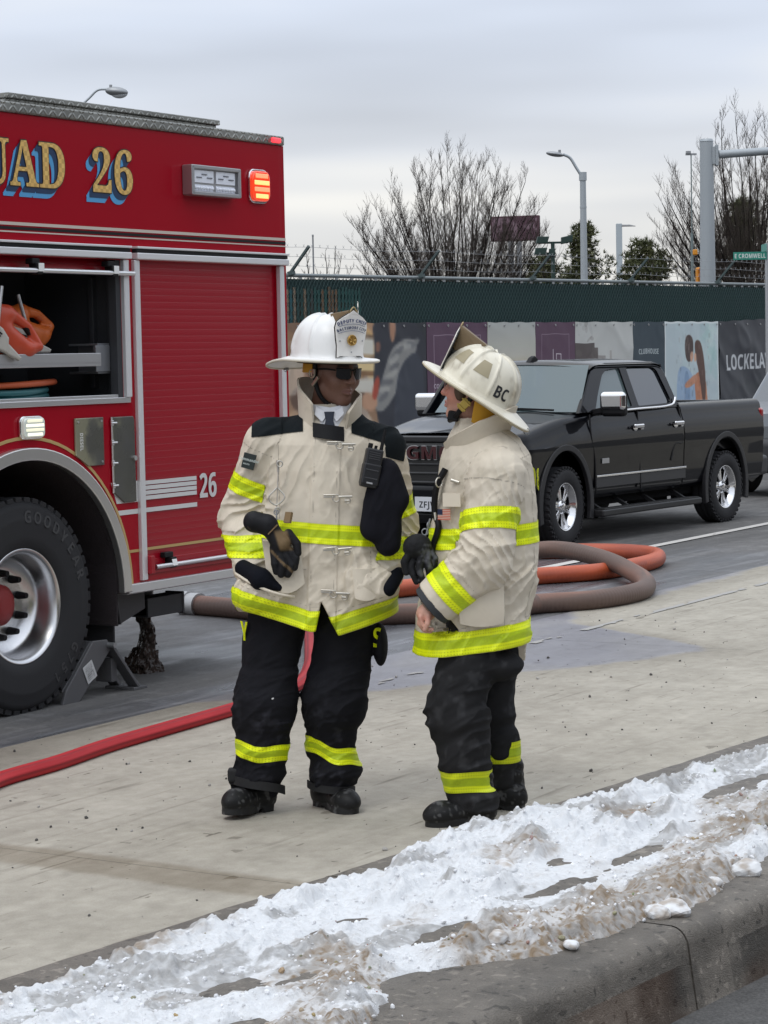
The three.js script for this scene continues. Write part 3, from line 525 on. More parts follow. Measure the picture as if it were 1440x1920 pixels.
  part(E, 'number_26', numHole, M.silverStripe);
  // SQUAD 26 in gold leaf with blue block shade
  const leaf = mat([0.80, 0.54, 0.20], 0.38, 0.2, { map: rep(dtex(128, 128, (u, v) => { const c = 4, s = ((Math.floor(u * c) + Math.floor(v * c)) & 1), n = hash3(Math.floor(u * c), Math.floor(v * c), 3); const k = 0.84 + 0.10 * s + 0.14 * n; return [k, k * 0.97, k * 0.88]; }, true), 11) });
  const words = [[text('SQUAD', 0.232, 0.0015, serif, 0.92), -2.02], [text('26', 0.235, 0.0015, serif, 1.0), -1.445]].map(([g, right]) => { g.computeBoundingBox(); return g.translate(right - g.boundingBox.max.x, 2.687, 0); });
  const letters = mg(words);
  const lay = (dx, dy, z) => letters.clone().translate(dx, dy, z);
  const stackL = (n, f, z0) => mg(Array.from({ length: n }, (_, i) => lay(-f(i), -f(i) * 1.05, z0 - i * 0.0002)));
  part(E, 'letter_shade', stackL(4, i => 0.034 + 0.006 * i, 0.0024), mat([0.08, 0.33, 0.62], 0.4)); part(E, 'letter_shade', stackL(4, i => 0.010 + 0.0065 * i, 0.0042), mat([0.004, 0.03, 0.09], 0.4));
  { const ol = []; for (let k = 0; k < 8; k++) ol.push(lay(0.0055 * Math.cos(k * 0.785), 0.0055 * Math.sin(k * 0.785), 0.0058 + k * 0.00005)); part(E, 'letter_outline', mg(ol), mat([0.015, 0.008, 0.006], 0.5)); }
  part(E, 'lettering', setUV(lay(0, 0, 0.0075), (x, y) => [x, y]), leaf, 'gold leaf SQUAD 26 lettering with blue shade');
  // roof rail and tread-plate boxes
  part(E, 'roof_rail', plainUV(mg([box(6.3, 0.055, 0.09, -3.11, 3.076, -0.03, 0.01), box(6.3, 0.012, 0.3, -3.11, 3.1, -0.18, 0.003)])), treadPlate);
  part(E, 'roof_box', plainUV(mg([extr([[-2.28, 3.10], [-0.14, 3.10], [-0.14, 3.18], [-2.02, 3.185]], 0.5, 0.006).translate(0, 0, -0.85), box(1.92, 0.03, 0.53, -1.08, 3.196, -0.6, 0.006), box(0.5, 0.05, 0.45, -2.56, 3.125, -0.58, 0.006)])), treadPlate);
  part(E, 'roof_fitting', mg([box(0.07, 0.07, 0.1, -2.545, 3.15, -0.06, 0.015), rod(V(-2.545, 3.17, -0.06), V(-2.545, 3.21, -0.06), 0.03)]), M.steel);
  part(E, 'marker_light', box(0.09, 0.03, 0.02, -0.06, 3.074, 0.02, 0.008), mat([0.5, 0.01, 0.02], 0.3, 0, { emissive: col(1, 0.06, 0.08), emissiveIntensity: 1.3 }));
  // scene light
  { const s = part(E, 'scene_light', mg([box(0.47, 0.165, 0.012, -0.745, 2.793, 0.045, 0.004), box(0.45, 0.148, 0.05, -0.745, 2.793, 0.022, 0.006), ...[[-0.972, 0.026, 0.165], [-0.518, 0.026, 0.165]].map(([x, w, h]) => box(w, h, 0.07, x, 2.793, 0.037, 0.005)), box(0.47, 0.022, 0.07, -0.745, 2.866, 0.037, 0.005), box(0.47, 0.022, 0.07, -0.745, 2.72, 0.037, 0.005)]), mat([0.42, 0.42, 0.43], 0.35, 0.9));
    for (const x of [-0.85, -0.64]) part(s, 'lamp_lens', plainUV(mg([box(0.185, 0.07, 0.006, x, 2.815, 0.054, 0.002), ...[0, 1, 2, 3, 4, 5, 6].map(k => new THREE.SphereGeometry(0.011, 10, 8).translate(x - 0.081 + k * 0.027, 2.752, 0.054)), box(0.185, 0.035, 0.003, x, 2.752, 0.052, 0.001)])), mat([0.80, 0.83, 0.9], 0.18, 0));
    part(s, 'lamp_louvre', mg([-0.85, -0.64].flatMap(x => [[0, 0.012], [0.05, -0.006], [-0.05, -0.006]].map(([dx, dy]) => box(0.05, 0.006, 0.004, x + dx, 2.815 + dy, 0.0595, 0.001)))), mat([0.16, 0.17, 0.2], 0.3)); }
  const rrect = (w, h, r) => { const s = new THREE.Shape(), x = w / 2, y = h / 2; s.moveTo(-x + r, -y); s.lineTo(x - r, -y); s.quadraticCurveTo(x, -y, x, -y + r); s.lineTo(x, y - r); s.quadraticCurveTo(x, y, x - r, y); s.lineTo(-x + r, y); s.quadraticCurveTo(-x, y, -x, y - r); s.lineTo(-x, -y + r); s.quadraticCurveTo(-x, -y, -x + r, -y); return s; };
  // red and white flashers, both lit
  const flasher = (x, y, w, h, body, glow, power, label, lc) => {
    const f = part(E, 'flasher', mg([extr(rrect(w * 0.9, h * 0.88, h * 0.26), 0.034, 0.01, [], { bs: 4 }).translate(x, y, 0.004)]), body, label);
    part(f, 'bezel', extr(rrect(w, h, h * 0.3), 0.018, 0.006, [], { bs: 3 }).translate(x, y, 0.0), M.chrome);
    for (let k = 0; k < 4; k++) part(f, 'lamp_strip', new RoundedBoxGeometry(w * (k % 3 ? 0.76 : 0.64), h * 0.13, 0.01, 2, 0.004).translate(x, y + (k - 1.5) * h * 0.195, 0.0362), mat([0.8, 0.5, 0.3], 0.3, 0, { emissive: glow[k % 2], emissiveIntensity: 1 }));
    const L = new THREE.RectAreaLight(lc, power, w * 0.76, h * 0.8); L.position.set(x, y, 0.075); L.rotation.y = Math.PI; L.name = 'flasher_light'; f.add(L);
  };
  flasher(-0.245, 2.795, 0.2, 0.2, mat([0.75, 0.06, 0.02], 0.12, 0, { clearcoat: 1, emissive: col(0.85, 0.05, 0.015), emissiveIntensity: 0.75 }), [col(1.9, 0.62, 0.12), col(2.0, 0.16, 0.03)], 6, 'glowing red rear flasher', col(1, 0.12, 0.04));
  flasher(-2.355, 1.466, 0.185, 0.118, mat([0.6, 0.63, 0.6], 0.12, 0.2, { clearcoat: 1, emissive: col(0.25, 0.29, 0.25), emissiveIntensity: 0.6 }), [col(0.9, 1.0, 0.86), col(0.55, 0.68, 0.56)], 4, 'lit white flasher above the wheel arch', col(0.95, 1, 0.93));
  // fuel and air-bottle doors
  const plate = mat([0.50, 0.50, 0.49], 0.36, 0.45, { map: dtex(256, 256, (u, v) => { const n = fbm(u * 3, v * 3, 4, 5), m = fbm(u * 9 + 4, v * 9, 8, 3); const sp = sstep(0.60, 0.7, n) * 0.25; return [0.52 + 0.25 * (n - 0.5) + sp, 0.52 + 0.25 * (n - 0.5) + sp * 0.95, 0.5 + 0.24 * (n - 0.5) + sp * 0.6 + 0.05 * (m - 0.5)]; }, true, true), roughnessMap: dtex(128, 128, (u, v) => 0.5 + 0.5 * fbm(u * 5, v * 5, 2, 4)) });
  const d1 = part(E, 'fuel_door', plainUV(extr([[-2.0, 1.50], [-1.765, 1.50], [-1.765, 1.246], [-1.90, 1.246], [-2.0, 1.305]], 0.014, 0.004).translate(0, 0, 0.001)), plate);
  part(d1, 'door_marking', centred(text('DIESEL', 0.025, 0.0012, font, 0.85)).rotateZ(-Math.PI / 2).translate(-1.955, 1.375, 0.0152), mat([0.6, 0.6, 0.58], 0.5)); part(d1, 'door_screws', mg([[-1.785, 1.48], [-1.785, 1.265], [-1.98, 1.48]].map(([x, y]) => rod(V(x, y, 0.014), V(x, y, 0.019), 0.006))), M.alu);
  const d2 = part(E, 'bottle_door', plainUV(extr([[-1.686, 1.497], [-1.51, 1.497], [-1.497, 1.48], [-1.497, 1.034], [-1.60, 1.034], [-1.686, 1.09]], 0.014, 0.004).translate(0, 0, 0.003)), plate);
  part(d2, 'door_hinge', mg([1.465, 1.36, 1.25, 1.13].map(y => mg([rod(V(-1.70, y, 0.012), V(-1.66, y, 0.02), 0.006), box(0.02, 0.03, 0.012, -1.69, y, 0.012, 0.003)])).concat([rod(V(-1.69, 1.09, 0.01), V(-1.69, 1.497, 0.01), 0.006), rod(V(-1.512, 1.27, 0.016), V(-1.512, 1.27, 0.03), 0.014)])), M.alu);
  // rear wheel
  const wheel = (z, flip) => {
    const w = new THREE.Group(); w.name = 'wheel'; w.position.set(WC[0], 0.553, z); E.add(w);
    const TR = 0.553, tw = 0.14; // half width
    const prof = [[0.29, tw * 0.82], [0.31, tw * 0.98], [0.36, tw * 1.04], [0.43, tw * 1.05], [0.44, tw * 1.065], [0.455, tw * 1.06], [0.50, tw * 0.98], [0.515, tw * 0.985], [0.525, tw * 0.90], [0.545, tw * 0.76], [TR, tw * 0.6], [TR, tw * 0.25], [TR - 0.012, tw * 0.24], [TR - 0.012, tw * 0.16], [TR, tw * 0.15]];
    const full = [...prof, ...prof.slice().reverse().map(p => [p[0], -p[1]])];
    const tyre = part(w, 'tyre', lathe(full, 72).rotateX(Math.PI / 2), M.rubber);
    part(tyre, 'tread_block', mg(Array.from({ length: 52 }, (_, i) => { const a = i / 52 * Math.PI * 2; return mg([box(0.05, 0.03, 0.07, 0, TR - 0.008, 0.085, 0.006).rotateZ(a), box(0.05, 0.03, 0.07, 0, TR - 0.008, -0.085, 0.006).rotateZ(a)]); })), M.rubber);
    if (!flip) {
      const word = (s, a0, step, size, R0) => [...s].map((c, i) => { if (c === ' ') return null; const g = text(c, size, 0.004, font, 1.0); g.computeBoundingBox(); g.translate(-(g.boundingBox.max.x) / 2, -size / 2, 0); return g.rotateX(-0.08).translate(0, R0, tw * 1.035).rotateZ(-(a0 + i * step)); }).filter(Boolean);
      part(tyre, 'raised_lettering', mg([...word('GOODYEAR', 0.06, 0.175, 0.062, 0.46), ...word('G751', 2.15, 0.15, 0.055, 0.455)]), mat([0.034, 0.034, 0.036], 0.6));
    }
    const rim = [[0.298, tw * 0.80], [0.302, tw * 0.90], [0.292, tw * 0.93], [0.272, tw * 0.84], [0.262, tw * 0.5], [0.255, 0.02], [0.245, -0.02], [0.20, -0.03], [0.185, -0.045], [0.12, -0.04], [0.0, -0.04]];
    part(w, 'rim', lathe(rim.slice().reverse(), 64).rotateX(Math.PI / 2), mat([0.62, 0.62, 0.63], 0.2, 1, { bumpMap: rep(grainTex, 6), bumpScale: 0.0004 }));
    part(w, 'hub', lathe([[0, 0.012], [0.04, 0.012], [0.05, 0.006], [0.075, 0.002], [0.085, -0.012], [0.105, -0.02], [0.11, -0.045]].reverse(), 32).rotateX(Math.PI / 2), mat([0.26, 0.02, 0.02], 0.5, 0, { bumpMap: rep(grainTex, 3), bumpScale: 0.002 }));
    for (let k = 0; k < 10; k++) { const a = (k + 0.35) / 10 * Math.PI * 2; part(w, 'lug_nut', mg([new THREE.CylinderGeometry(0.015, 0.022, 0.055, 8).rotateX(Math.PI / 2).translate(0.165 * Math.cos(a), 0.165 * Math.sin(a), -0.012)]), M.black); }
    return w;
  };
  wheel(-0.165, false); wheel(-0.5, true);
  // gear under the tail: step well, receiver tube, frame, outlet
  part(E, 'underbody', mg([box(1.6, 0.34, 1.7, -0.75, 0.72, -1.35, 0.01), box(6.0, 0.25, 0.9, -3.2, 0.62, -1.5, 0.01), box(1.3, 0.03, 1.9, -0.68, 0.535, -1.1, 0)]), mat([0.02, 0.02, 0.021], 0.8));
  part(E, 'step_well', mg([extr([[-1.54, 0.53], [-1.27, 0.53], [-1.265, 0.42], [-1.5, 0.355]], 0.3, 0.006).translate(0, 0, -0.42), rod(V(-1.545, 0.53, -0.11), V(-1.51, 0.36, -0.11), 0.008)]), mat([0.03, 0.03, 0.033], 0.5));
  part(E, 'receiver_tube', mg([box(0.34, 0.012, 0.11, -0.98, 0.455, -0.25), box(0.34, 0.012, 0.11, -0.98, 0.357, -0.25), box(0.34, 0.11, 0.012, -0.98, 0.406, -0.197), box(0.34, 0.11, 0.012, -0.98, 0.406, -0.303), box(0.02, 0.125, 0.125, -0.815, 0.406, -0.25, 0.004), box(0.02, 0.08, 0.08, -0.81, 0.406, -0.25, 0)]), mat([0.028, 0.03, 0.035], 0.45, 0.3));
  part(E, 'outlet_pipe', rod(V(-0.9, 0.5, -0.4), V(-0.9, 0.36, -0.4), 0.05, 0.05, 16), M.steel);
}
// water running from the outlet under the tail
{
  const f = (x, y, z) => { const r = 0.040 + 0.055 * sstep(0.22, 0.03, y), d = Math.hypot(x + 0.02 * Math.sin(y * 22), z) - r; return d + 0.075 * (fbm(x * 24, y * 15, z * 24, 4) - 0.5) + 0.022 * (fbm(x * 60, y * 30, z * 60, 2) - 0.5); };
  const g = meshField((x, y, z) => smax(f(x, y, z), y - 0.36, 0.02), [-0.17, -0.01, -0.17], [0.17, 0.38, 0.17], 0.008);
  const w = part(scene, 'water_stream', g, mat([0.05, 0.036, 0.03], 0.14, 0, { transmission: 0.25, thickness: 0.05, ior: 1.33, attenuationColor: col(0.16, 0.1, 0.07), attenuationDistance: 0.05 }));
  const p = V(-0.9, 0, -0.4).applyAxisAngle(V(0, 1, 0), ROAD_TURN); w.position.set(-0.579 + p.x, 0.002, -13.615 + p.z);
  tag(w, 'muddy water pouring from the outlet beneath the fire engine tail', 'water');
}
// equipment in the open compartment
{
  const at = (x, y, z) => { const p = V(x, 0, z).applyAxisAngle(V(0, 1, 0), ROAD_TURN); return [-0.579 + p.x, y, -13.615 + p.z]; };
  const tr = thing('equipment_tray', 'silver slide-out tray carrying the orange saws in the open compartment', 'tray', at(-2.45, 1.76, -0.3), ROAD_TURN);
  part(tr, 'tray_lip', mg([box(1.4, 0.05, 0.02, 0, 0.055, 0.29, 0.004), box(1.4, 0.025, 0.03, 0, 0.022, 0.285, 0.004), box(1.4, 0.012, 0.6, 0, 0.03, 0, 0.003)]), mat([0.55, 0.55, 0.56], 0.35, 0.85));
  part(tr, 'tray_slide', mg([box(0.12, 0.14, 0.02, 0.78, 0.05, 0.24, 0.003), box(0.02, 0.16, 0.2, 0.84, 0.05, 0.14, 0.003), box(0.1, 0.012, 0.2, 0.8, 0.125, 0.14, 0.003), box(0.1, 0.012, 0.2, 0.8, -0.025, 0.14, 0.003)]), mat([0.3, 0.31, 0.33], 0.45, 0.8));
  const orange = mat([0.50, 0.10, 0.018], 0.45), grey = mat([0.42, 0.40, 0.36], 0.5);
  const sawBody = meshField((x, y, z) => {
    let d = ell(x, y, z, [-0.12, 0.12, 0], [0.13, 0.105, 0.085]); d = smin(d, cap(x, y, z, [-0.17, 0.17, 0], [-0.02, 0.205, 0], 0.055, 0.05), 0.04); d = smin(d, cap(x, y, z, [-0.1, 0.05, 0], [0.06, 0.06, 0], 0.055, 0.05), 0.03);
    let h = Math.min(cap(x, y, z, [-0.02, 0.225, 0], [0.12, 0.205, 0], 0.033, 0.022), cap(x, y, z, [0.12, 0.205, 0], [0.215, 0.14, 0], 0.022, 0.026), cap(x, y, z, [0.205, 0.135, 0], [0.12, 0.055, 0], 0.03, 0.034), cap(x, y, z, [0.12, 0.055, 0], [0.02, 0.05, 0], 0.034, 0.045)); d = smin(d, h, 0.012);
    d = smin(d, cap(x, y, z, [0.0, 0.115, 0], [0.15, 0.098, 0], 0.06, 0.045), 0.03); d = smax(d, Math.abs(z) - 0.07, 0.02); return smax(d, -y + 0.002, 0.01);
  }, [-0.27, -0.01, -0.1], [0.26, 0.29, 0.1], 0.008);
  const saw = (pos, turn, label, red) => {
    const s = thing('power_saw', label, 'power saw', pos, turn, null);
    part(s, 'housing', sawBody, red ? mat([0.46, 0.055, 0.02], 0.4) : mat([0.56, 0.115, 0.016], 0.4));
    part(s, 'engine_cover', extr([[-0.2, 0.0], [-0.24, 0.1], [-0.2, 0.14], [-0.06, 0.11], [-0.01, 0.08], [0.02, 0.0]], 0.05, 0.015, [], { bs: 3 }).translate(0, 0, 0.066), grey);
    part(s, 'cooling_fin', mg([0, 1, 2, 3, 4].map(k => box(0.09, 0.006, 0.01, -0.12 + 0.004 * k, 0.03 + k * 0.014, 0.118, 0.001, [0, 0, -0.2]))), M.black); part(s, 'grip', tube([[0.0, 0.238, 0], [0.09, 0.207, 0], [0.17, 0.168, 0]], 0.02, 16, 10), red ? M.black : mat([0.42, 0.08, 0.016], 0.5)); part(s, 'fuel_cap', rod(V(-0.2, 0.16, 0.06), V(-0.2, 0.16, 0.085), 0.026, 0.026, 16), M.black);
    part(s, 'cover_plate', extr([[-0.02, 0.0], [0.0, 0.055], [0.10, 0.02], [0.09, 0.0]], 0.04, 0.01).translate(0, 0, 0.07), grey);
    part(s, 'handle_bar', tube([[-0.20, 0.02, 0.09], [-0.24, 0.2, 0.08], [-0.23, 0.30, 0], [-0.24, 0.2, -0.08]], 0.013, 24, 10), M.black);
    part(s, 'starter_rod', rod(V(-0.15, 0.30, 0.10), V(-0.10, 0.09, 0.125), 0.010), mat([0.5, 0.5, 0.5], 0.35, 0.8));
    part(s, 'blade_guard', mg([new THREE.CylinderGeometry(0.15, 0.15, 0.03, 28, 1, false, 0, Math.PI * 1.1).rotateX(Math.PI / 2).translate(-0.36, 0.15, 0)]), M.black);
    return s;
  };
  saw(at(-2.12, 1.845, -0.22), ROAD_TURN, 'orange power saw with grey engine cover standing on the silver tray', false);
  saw(at(-2.50, 1.845, -0.09), ROAD_TURN - 0.35, 'red-orange power saw lying in front of the larger orange saw', true).rotation.z = -0.45;
  const coil = (name, cols, y, r, cx, label, cat, turns) => { const o = thing(name, label, cat, at(cx, y, -0.36), ROAD_TURN); for (let k = 0; k < turns; k++) part(o, 'hose_turn', tube(Array.from({ length: 16 }, (_, i) => { const a = i / 16 * 6.283; return V(r * (1 - k * 0.03) * Math.cos(a), k * 0.036 + 0.008 * Math.sin(2 * a + k), (0.29 + 0.01 * k) * Math.sin(a)); }), 0.017, 64, 8, true), cols); };
  coil('air_hose', mat([0.01, 0.10, 0.11], 0.45), 1.612, 0.44, -2.34, 'teal hose coiled flat on the compartment floor', 'hose', 2);
  coil('power_cable', mat([0.50, 0.09, 0.025], 0.5), 1.685, 0.45, -2.28, 'thin orange hose coiled on top of the teal hose', 'hose', 1);
  // folding wheel chock beside the rear tyre
  const ch = thing('wheel_chock', 'folding dark metal wheel chock wedged behind the rear tyre', 'wheel chock', at(-1.85, 0, -0.14), ROAD_TURN);
  const cm = mat([0.12, 0.12, 0.125], 0.55, 0.5, { bumpMap: grainTex, bumpScale: 0.001 });
  part(ch, 'wedge_plate', mg([extr([[-0.27, 0.0], [-0.13, 0.0], [0.155, 0.255], [0.12, 0.305], [0.0, 0.31], [-0.235, 0.075]], 0.02, 0.004).translate(0, 0, 0.09), extr([[-0.27, 0.0], [-0.13, 0.0], [0.155, 0.255], [0.12, 0.305], [0.0, 0.31], [-0.235, 0.075]], 0.02, 0.004).translate(0, 0, -0.08), bar(V(-0.25, 0.07, 0.01), V(0.0, 0.305, 0.01), 0.17, 0.012, 0.002)]), cm);
  part(ch, 'support_leg', mg([bar(V(0.14, 0.27, 0.1), V(0.36, 0.02, 0.1), 0.07, 0.02, 0.004), bar(V(0.14, 0.27, -0.03), V(0.36, 0.02, -0.03), 0.07, 0.02, 0.004), box(0.12, 0.016, 0.2, 0.37, 0.012, 0.035, 0.003), box(0.05, 0.13, 0.11, 0.2, 0.13, 0.035, 0.004)]), cm);
  part(ch, 'hinge_pin', rod(V(0.13, 0.275, -0.07), V(0.13, 0.275, 0.155), 0.015), M.steel);
  const lab = dtex(64, 64, (u, v, i, j) => { const l = Math.floor(v * 9); return (u > 0.12 && u < 0.85 && v > 0.12 && v < 0.9 && (v * 9 - l) < 0.45 && hash3(i >> 2, l, 2) > 0.25) ? 0.35 : 0.72; }, true, false);
  part(ch, 'warning_label', setUV(box(0.085, 0.1, 0.003, 0, 0, 0, 0), (x, y) => [x / 0.085 + 0.5, y / 0.1 + 0.5]).rotateZ(0.45).translate(-0.04, 0.15, 0.1135), mat([1, 1, 1], 0.6, 0, { map: lab }));
}
// ================================================================ black pickup parked across the road
const blackPaint = mat([0.003, 0.0033, 0.005], 0.3, 0, { specularIntensity: 0.1, clearcoat: 0.5, clearcoatRoughness: 0.015 });
const glassDark = mat([0.014, 0.017, 0.021], 0.04, 0, { clearcoat: 1, clearcoatRoughness: 0.02, ior: 1.6 });
const glassPane = mat([0.16, 0.215, 0.225], 0.03, 0, { transmission: 0.4, thickness: 0, ior: 1.5, clearcoat: 1, clearcoatRoughness: 0.02, side: THREE.DoubleSide });
{
  const T = thing('pickup_truck', 'shiny black crew-cab pickup with chrome mirrors parked by the banner fence', 'pickup truck', [1.686, 0, -20.9], Math.atan2(0.813, 0.582));
  T.scale.setScalar(0.878);
  const FW = [0, 0.42], RW = [3.655, 0.42], HW = 1.015, AR = [0.49, 0.60];
  // section of a body side: from sill up to the top edge, as [out, height]; out = 0 is the widest line
  const topY = x => x < 0.35 ? mix(1.20, 1.375, sstep(-0.98, 0.3, x)) : mix(1.375, 1.405, sstep(0.3, 0.8, x)) + 0.03 * sstep(0.8, 2.6, x);
  const inset = x => 0.20 * Math.pow(sstep(-0.62, -1.02, x), 1.5);
  const sec = (x, v, bed) => {       // v 0..1 : near sill -> over the top -> far sill
    const w = v < 0.5 ? v * 2 : (1 - v) * 2, yt = topY(x), sill = x < -0.5 ? 0.40 : 0.47, P = [[0.10, sill], [0.045, sill + 0.05], [0.02, 0.68], [0.012, 0.9], [0.0, 1.05], [0.012, yt - 0.22], [0.045, yt - 0.12], [0.06, yt - 0.05], [0.10, yt - 0.008], [0.2, yt + 0.002]];
    if (bed) P.push([0.205, yt - 0.01], [0.21, 0.85], [HW, 0.84]); else P.push([0.42, yt + 0.02], [0.55, yt + 0.03], [HW, yt + 0.038]);
    const t = w * (P.length - 1), i = Math.min(P.length - 2, Math.floor(t)), f = t - i, o = mix(P[i][0], P[i + 1][0], f) + inset(x), y = mix(P[i][1], P[i + 1][1], f);
    return [x, y, v < 0.5 ? -o : -2 * HW + o];
  };
  const cutArch = g => clipGeo(g, [FW, RW].map(c => (x, y, z) => (z > -0.35 || z < -1.68) && y < 1.1 ? Math.hypot((x - c[0]) / AR[0], (y - c[1]) / AR[1]) - 1 : 1));
  const bodyPart = (x0, x1, n, bed) => cutArch(grid(n, 48, (u, v) => sec(mix(x0, x1, u), 1 - v, bed)));
  part(T, 'body', mg([bodyPart(-1.0, 2.605, 110, false), box(0.03, 0.85, 1.9, 2.59, 0.97, -HW, 0.01)]), blackPaint);
  part(T, 'cargo_bed', mg([bodyPart(2.625, 4.64, 70, true), box(0.06, 0.86, 1.86, 4.625, 0.99, -HW, 0.02), box(0.03, 0.62, 1.84, 2.64, 1.13, -HW, 0.005)]), blackPaint);
  part(T, 'chassis', mg([box(5.2, 0.2, 1.5, 1.9, 0.46, -HW, 0.02), box(0.5, 0.5, 1.6, -0.5, 0.55, -HW, 0.02), ...[FW, RW].flatMap(c => [-0.42, -1.61].map(z => box(1.2, 0.9, 0.02, c[0], 0.75, z, 0))), ...[FW, RW].map(c => rod(V(c[0], 0.42, -0.2), V(c[0], 0.42, -1.83), 0.06)), box(0.8, 0.14, 0.14, 2.8, 0.3, -0.6, 0.05)]), M.blackRub);
  // flares, sills, trim strips, door gaps
  const flare = c => { const s = new THREE.Shape(), o = [], i = []; for (let k = 0; k <= 30; k++) { const t = Math.PI * (1.08 - 1.16 * k / 30); o.push([c[0] + (AR[0] + 0.065) * Math.cos(t), c[1] + (AR[1] + 0.055) * Math.sin(t)]); i.push([c[0] + (AR[0] - 0.01) * Math.cos(t), c[1] + (AR[1] - 0.01) * Math.sin(t)]); } [...o, ...i.reverse()].forEach((p, k) => k ? s.lineTo(...p) : s.moveTo(...p)); return extr(s, 0.05, 0.008).translate(0, 0, -0.045); };
  part(T, 'wheel_flare', flare(FW), mat([0.016, 0.016, 0.018], 0.5)); part(T, 'wheel_flare', flare(RW), mat([0.016, 0.016, 0.018], 0.5));
  part(T, 'chrome_strip', mg([box(2.02, 0.022, 0.012, 1.64, 0.705, -0.006, 0.004)]), M.chrome); part(T, 'sill_moulding', box(2.02, 0.11, 0.02, 1.64, 0.635, -0.022, 0.006), M.darkPlastic);
  for (const p of [[[0.62, 0.52], [0.60, 0.9], [0.53, 1.16], [0.56, 1.37]], [[1.60, 0.52], [1.60, 1.40]], [[2.56, 1.42], [2.58, 1.0], [2.40, 0.98], [2.30, 0.8]]]) part(T, 'door_gap', tube(p.map(q => [q[0], q[1], q[1] > 1.2 ? -0.012 - (q[1] - 1.2) * 0.19 : -0.012]), 0.011, 30, 6), M.black);
  part(T, 'chrome_sill_trim', tube([[0.66, 1.385, -0.04], [1.6, 1.40, -0.04], [2.3, 1.415, -0.04], [2.44, 1.44, -0.045], [2.5, 1.50, -0.06]], 0.014, 40, 8), M.chrome);
  for (const x of [1.54, 2.47]) part(T, 'door_handle', mg([new RoundedBoxGeometry(0.21, 0.045, 0.035, 3, 0.016).translate(x - 0.04, 1.215, 0.03), new RoundedBoxGeometry(0.06, 0.06, 0.02, 2, 0.009).translate(x + 0.06, 1.2, 0.012), new THREE.SphereGeometry(0.055, 16, 8).scale(1, 0.7, 0.2).translate(x - 0.06, 1.2, 0.0)]), M.chrome);
  part(T, 'badge', mg([box(0.15, 0.055, 0.008, 0.82, 0.865, -0.004, 0.002)]), M.aluDull);
  part(T, 'side_step', mg([box(2.25, 0.075, 0.15, 1.70, 0.315, 0.03, 0.02), box(2.15, 0.012, 0.12, 1.70, 0.357, 0.03, 0.003), ...[0.7, 1.3, 1.9, 2.6].map(x => bar(V(x, 0.34, 0), V(x, 0.46, -0.22), 0.04))]), mat([0.014, 0.014, 0.015], 0.5));
  // cab: two slanted sides, roof, pillars
  const zt = y => -0.055 - 0.165 * clamp((y - 1.39) / 0.46, 0, 1.2);
  const outl = [[0.36, 1.39], [0.52, 1.52], [0.86, 1.82], [1.0, 1.885], [1.25, 1.915], [2.30, 1.915], [2.43, 1.885], [2.5, 1.78], [2.585, 1.39]];
  const winF = [[0.70, 1.415], [0.86, 1.585], [1.08, 1.79], [1.20, 1.845], [1.52, 1.865], [1.535, 1.42]], winR = [[1.66, 1.42], [1.645, 1.868], [2.27, 1.862], [2.345, 1.82], [2.45, 1.48], [2.40, 1.435]];
  const rounded = p => { const s = new THREE.Path(), n = p.length, r = 0.035; for (let i = 0; i < n; i++) { const A = V(...p[(i + n - 1) % n], 0), B = V(...p[i], 0), C = V(...p[(i + 1) % n], 0), a = B.clone().lerp(A, Math.min(0.45, r / B.distanceTo(A))), c = B.clone().lerp(C, Math.min(0.45, r / B.distanceTo(C))); if (i) s.lineTo(a.x, a.y); else s.moveTo(a.x, a.y); s.quadraticCurveTo(B.x, B.y, c.x, c.y); } s.closePath(); return s; };
  const shear = (g, far) => displace(plain(g), (x, y, z) => [x, y, far ? -2 * HW - zt(y) + z : zt(y) + z]);
  const sideG = extr(outl, 0.05, 0.01, [rounded(winF), rounded(winR)], { cs: 6 }).translate(0, 0, -0.045);
  const roof = grid(24, 28, (u, v) => { const x = mix(0.84, 2.47, u), z = mix(-0.205, -1.825, v), e = Math.sin(Math.PI * v), ex = Math.min(1, Math.sin(Math.PI * clamp(u * 1.0, 0.0, 1)) * 3); return [x - 0.10 * e * (1 - u) * 1.2, 1.895 + 0.062 * Math.pow(e, 0.6) - 0.05 * (1 - Math.pow(ex, 0.5)), z]; });
  const cab = part(T, 'cab', mg([shear(sideG, false), shear(sideG.clone().translate(0, 0, 0.0), true), roof, roof.clone().translate(0, -0.03, 0), bar(V(0.5, 1.41, -0.2), V(0.5, 1.41, -1.83), 0.1, 0.04), bar(V(2.5, 1.83, -0.25), V(2.5, 1.83, -1.78), 0.05, 0.1)]), blackPaint);
  part(cab, 'roof_antenna', mg([extr([[0, 0], [0.2, 0], [0.17, 0.05], [0.12, 0.075], [0.07, 0.06]], 0.06, 0.012).translate(0.78, 1.93, -0.98)]), M.black);
  const pane = p => { const s = new THREE.Shape(); s.curves = rounded(p.map(q => q)).curves; return shear(new THREE.ShapeGeometry(s, 6).translate(0, 0, -0.02), false); };
  part(T, 'front_door_window', pane(winF), glassPane); part(T, 'rear_door_window', pane(winR), glassDark);
  const pane2 = p => { const s = new THREE.Shape(); s.curves = rounded(p).curves; return shear(new THREE.ShapeGeometry(s, 6).translate(0, 0, 0), true); };
  part(T, 'far_window', mg([pane2(winF), pane2(winR)]), glassPane);
  part(T, 'windshield', grid(16, 10, (u, v) => { const z = mix(-0.09 - 0.13 * v, -1.94 + 0.13 * v, u), c = Math.sin(Math.PI * u); return [mix(0.42, 0.86, v) - 0.13 * c, mix(1.40, 1.895, v) + 0.01 * c, z]; }), glassPane);
  part(T, 'rear_window', grid(4, 4, (u, v) => [2.56 - 0.07 * v, mix(1.42, 1.82, v), mix(-0.25, -1.78, u)]), glassDark);
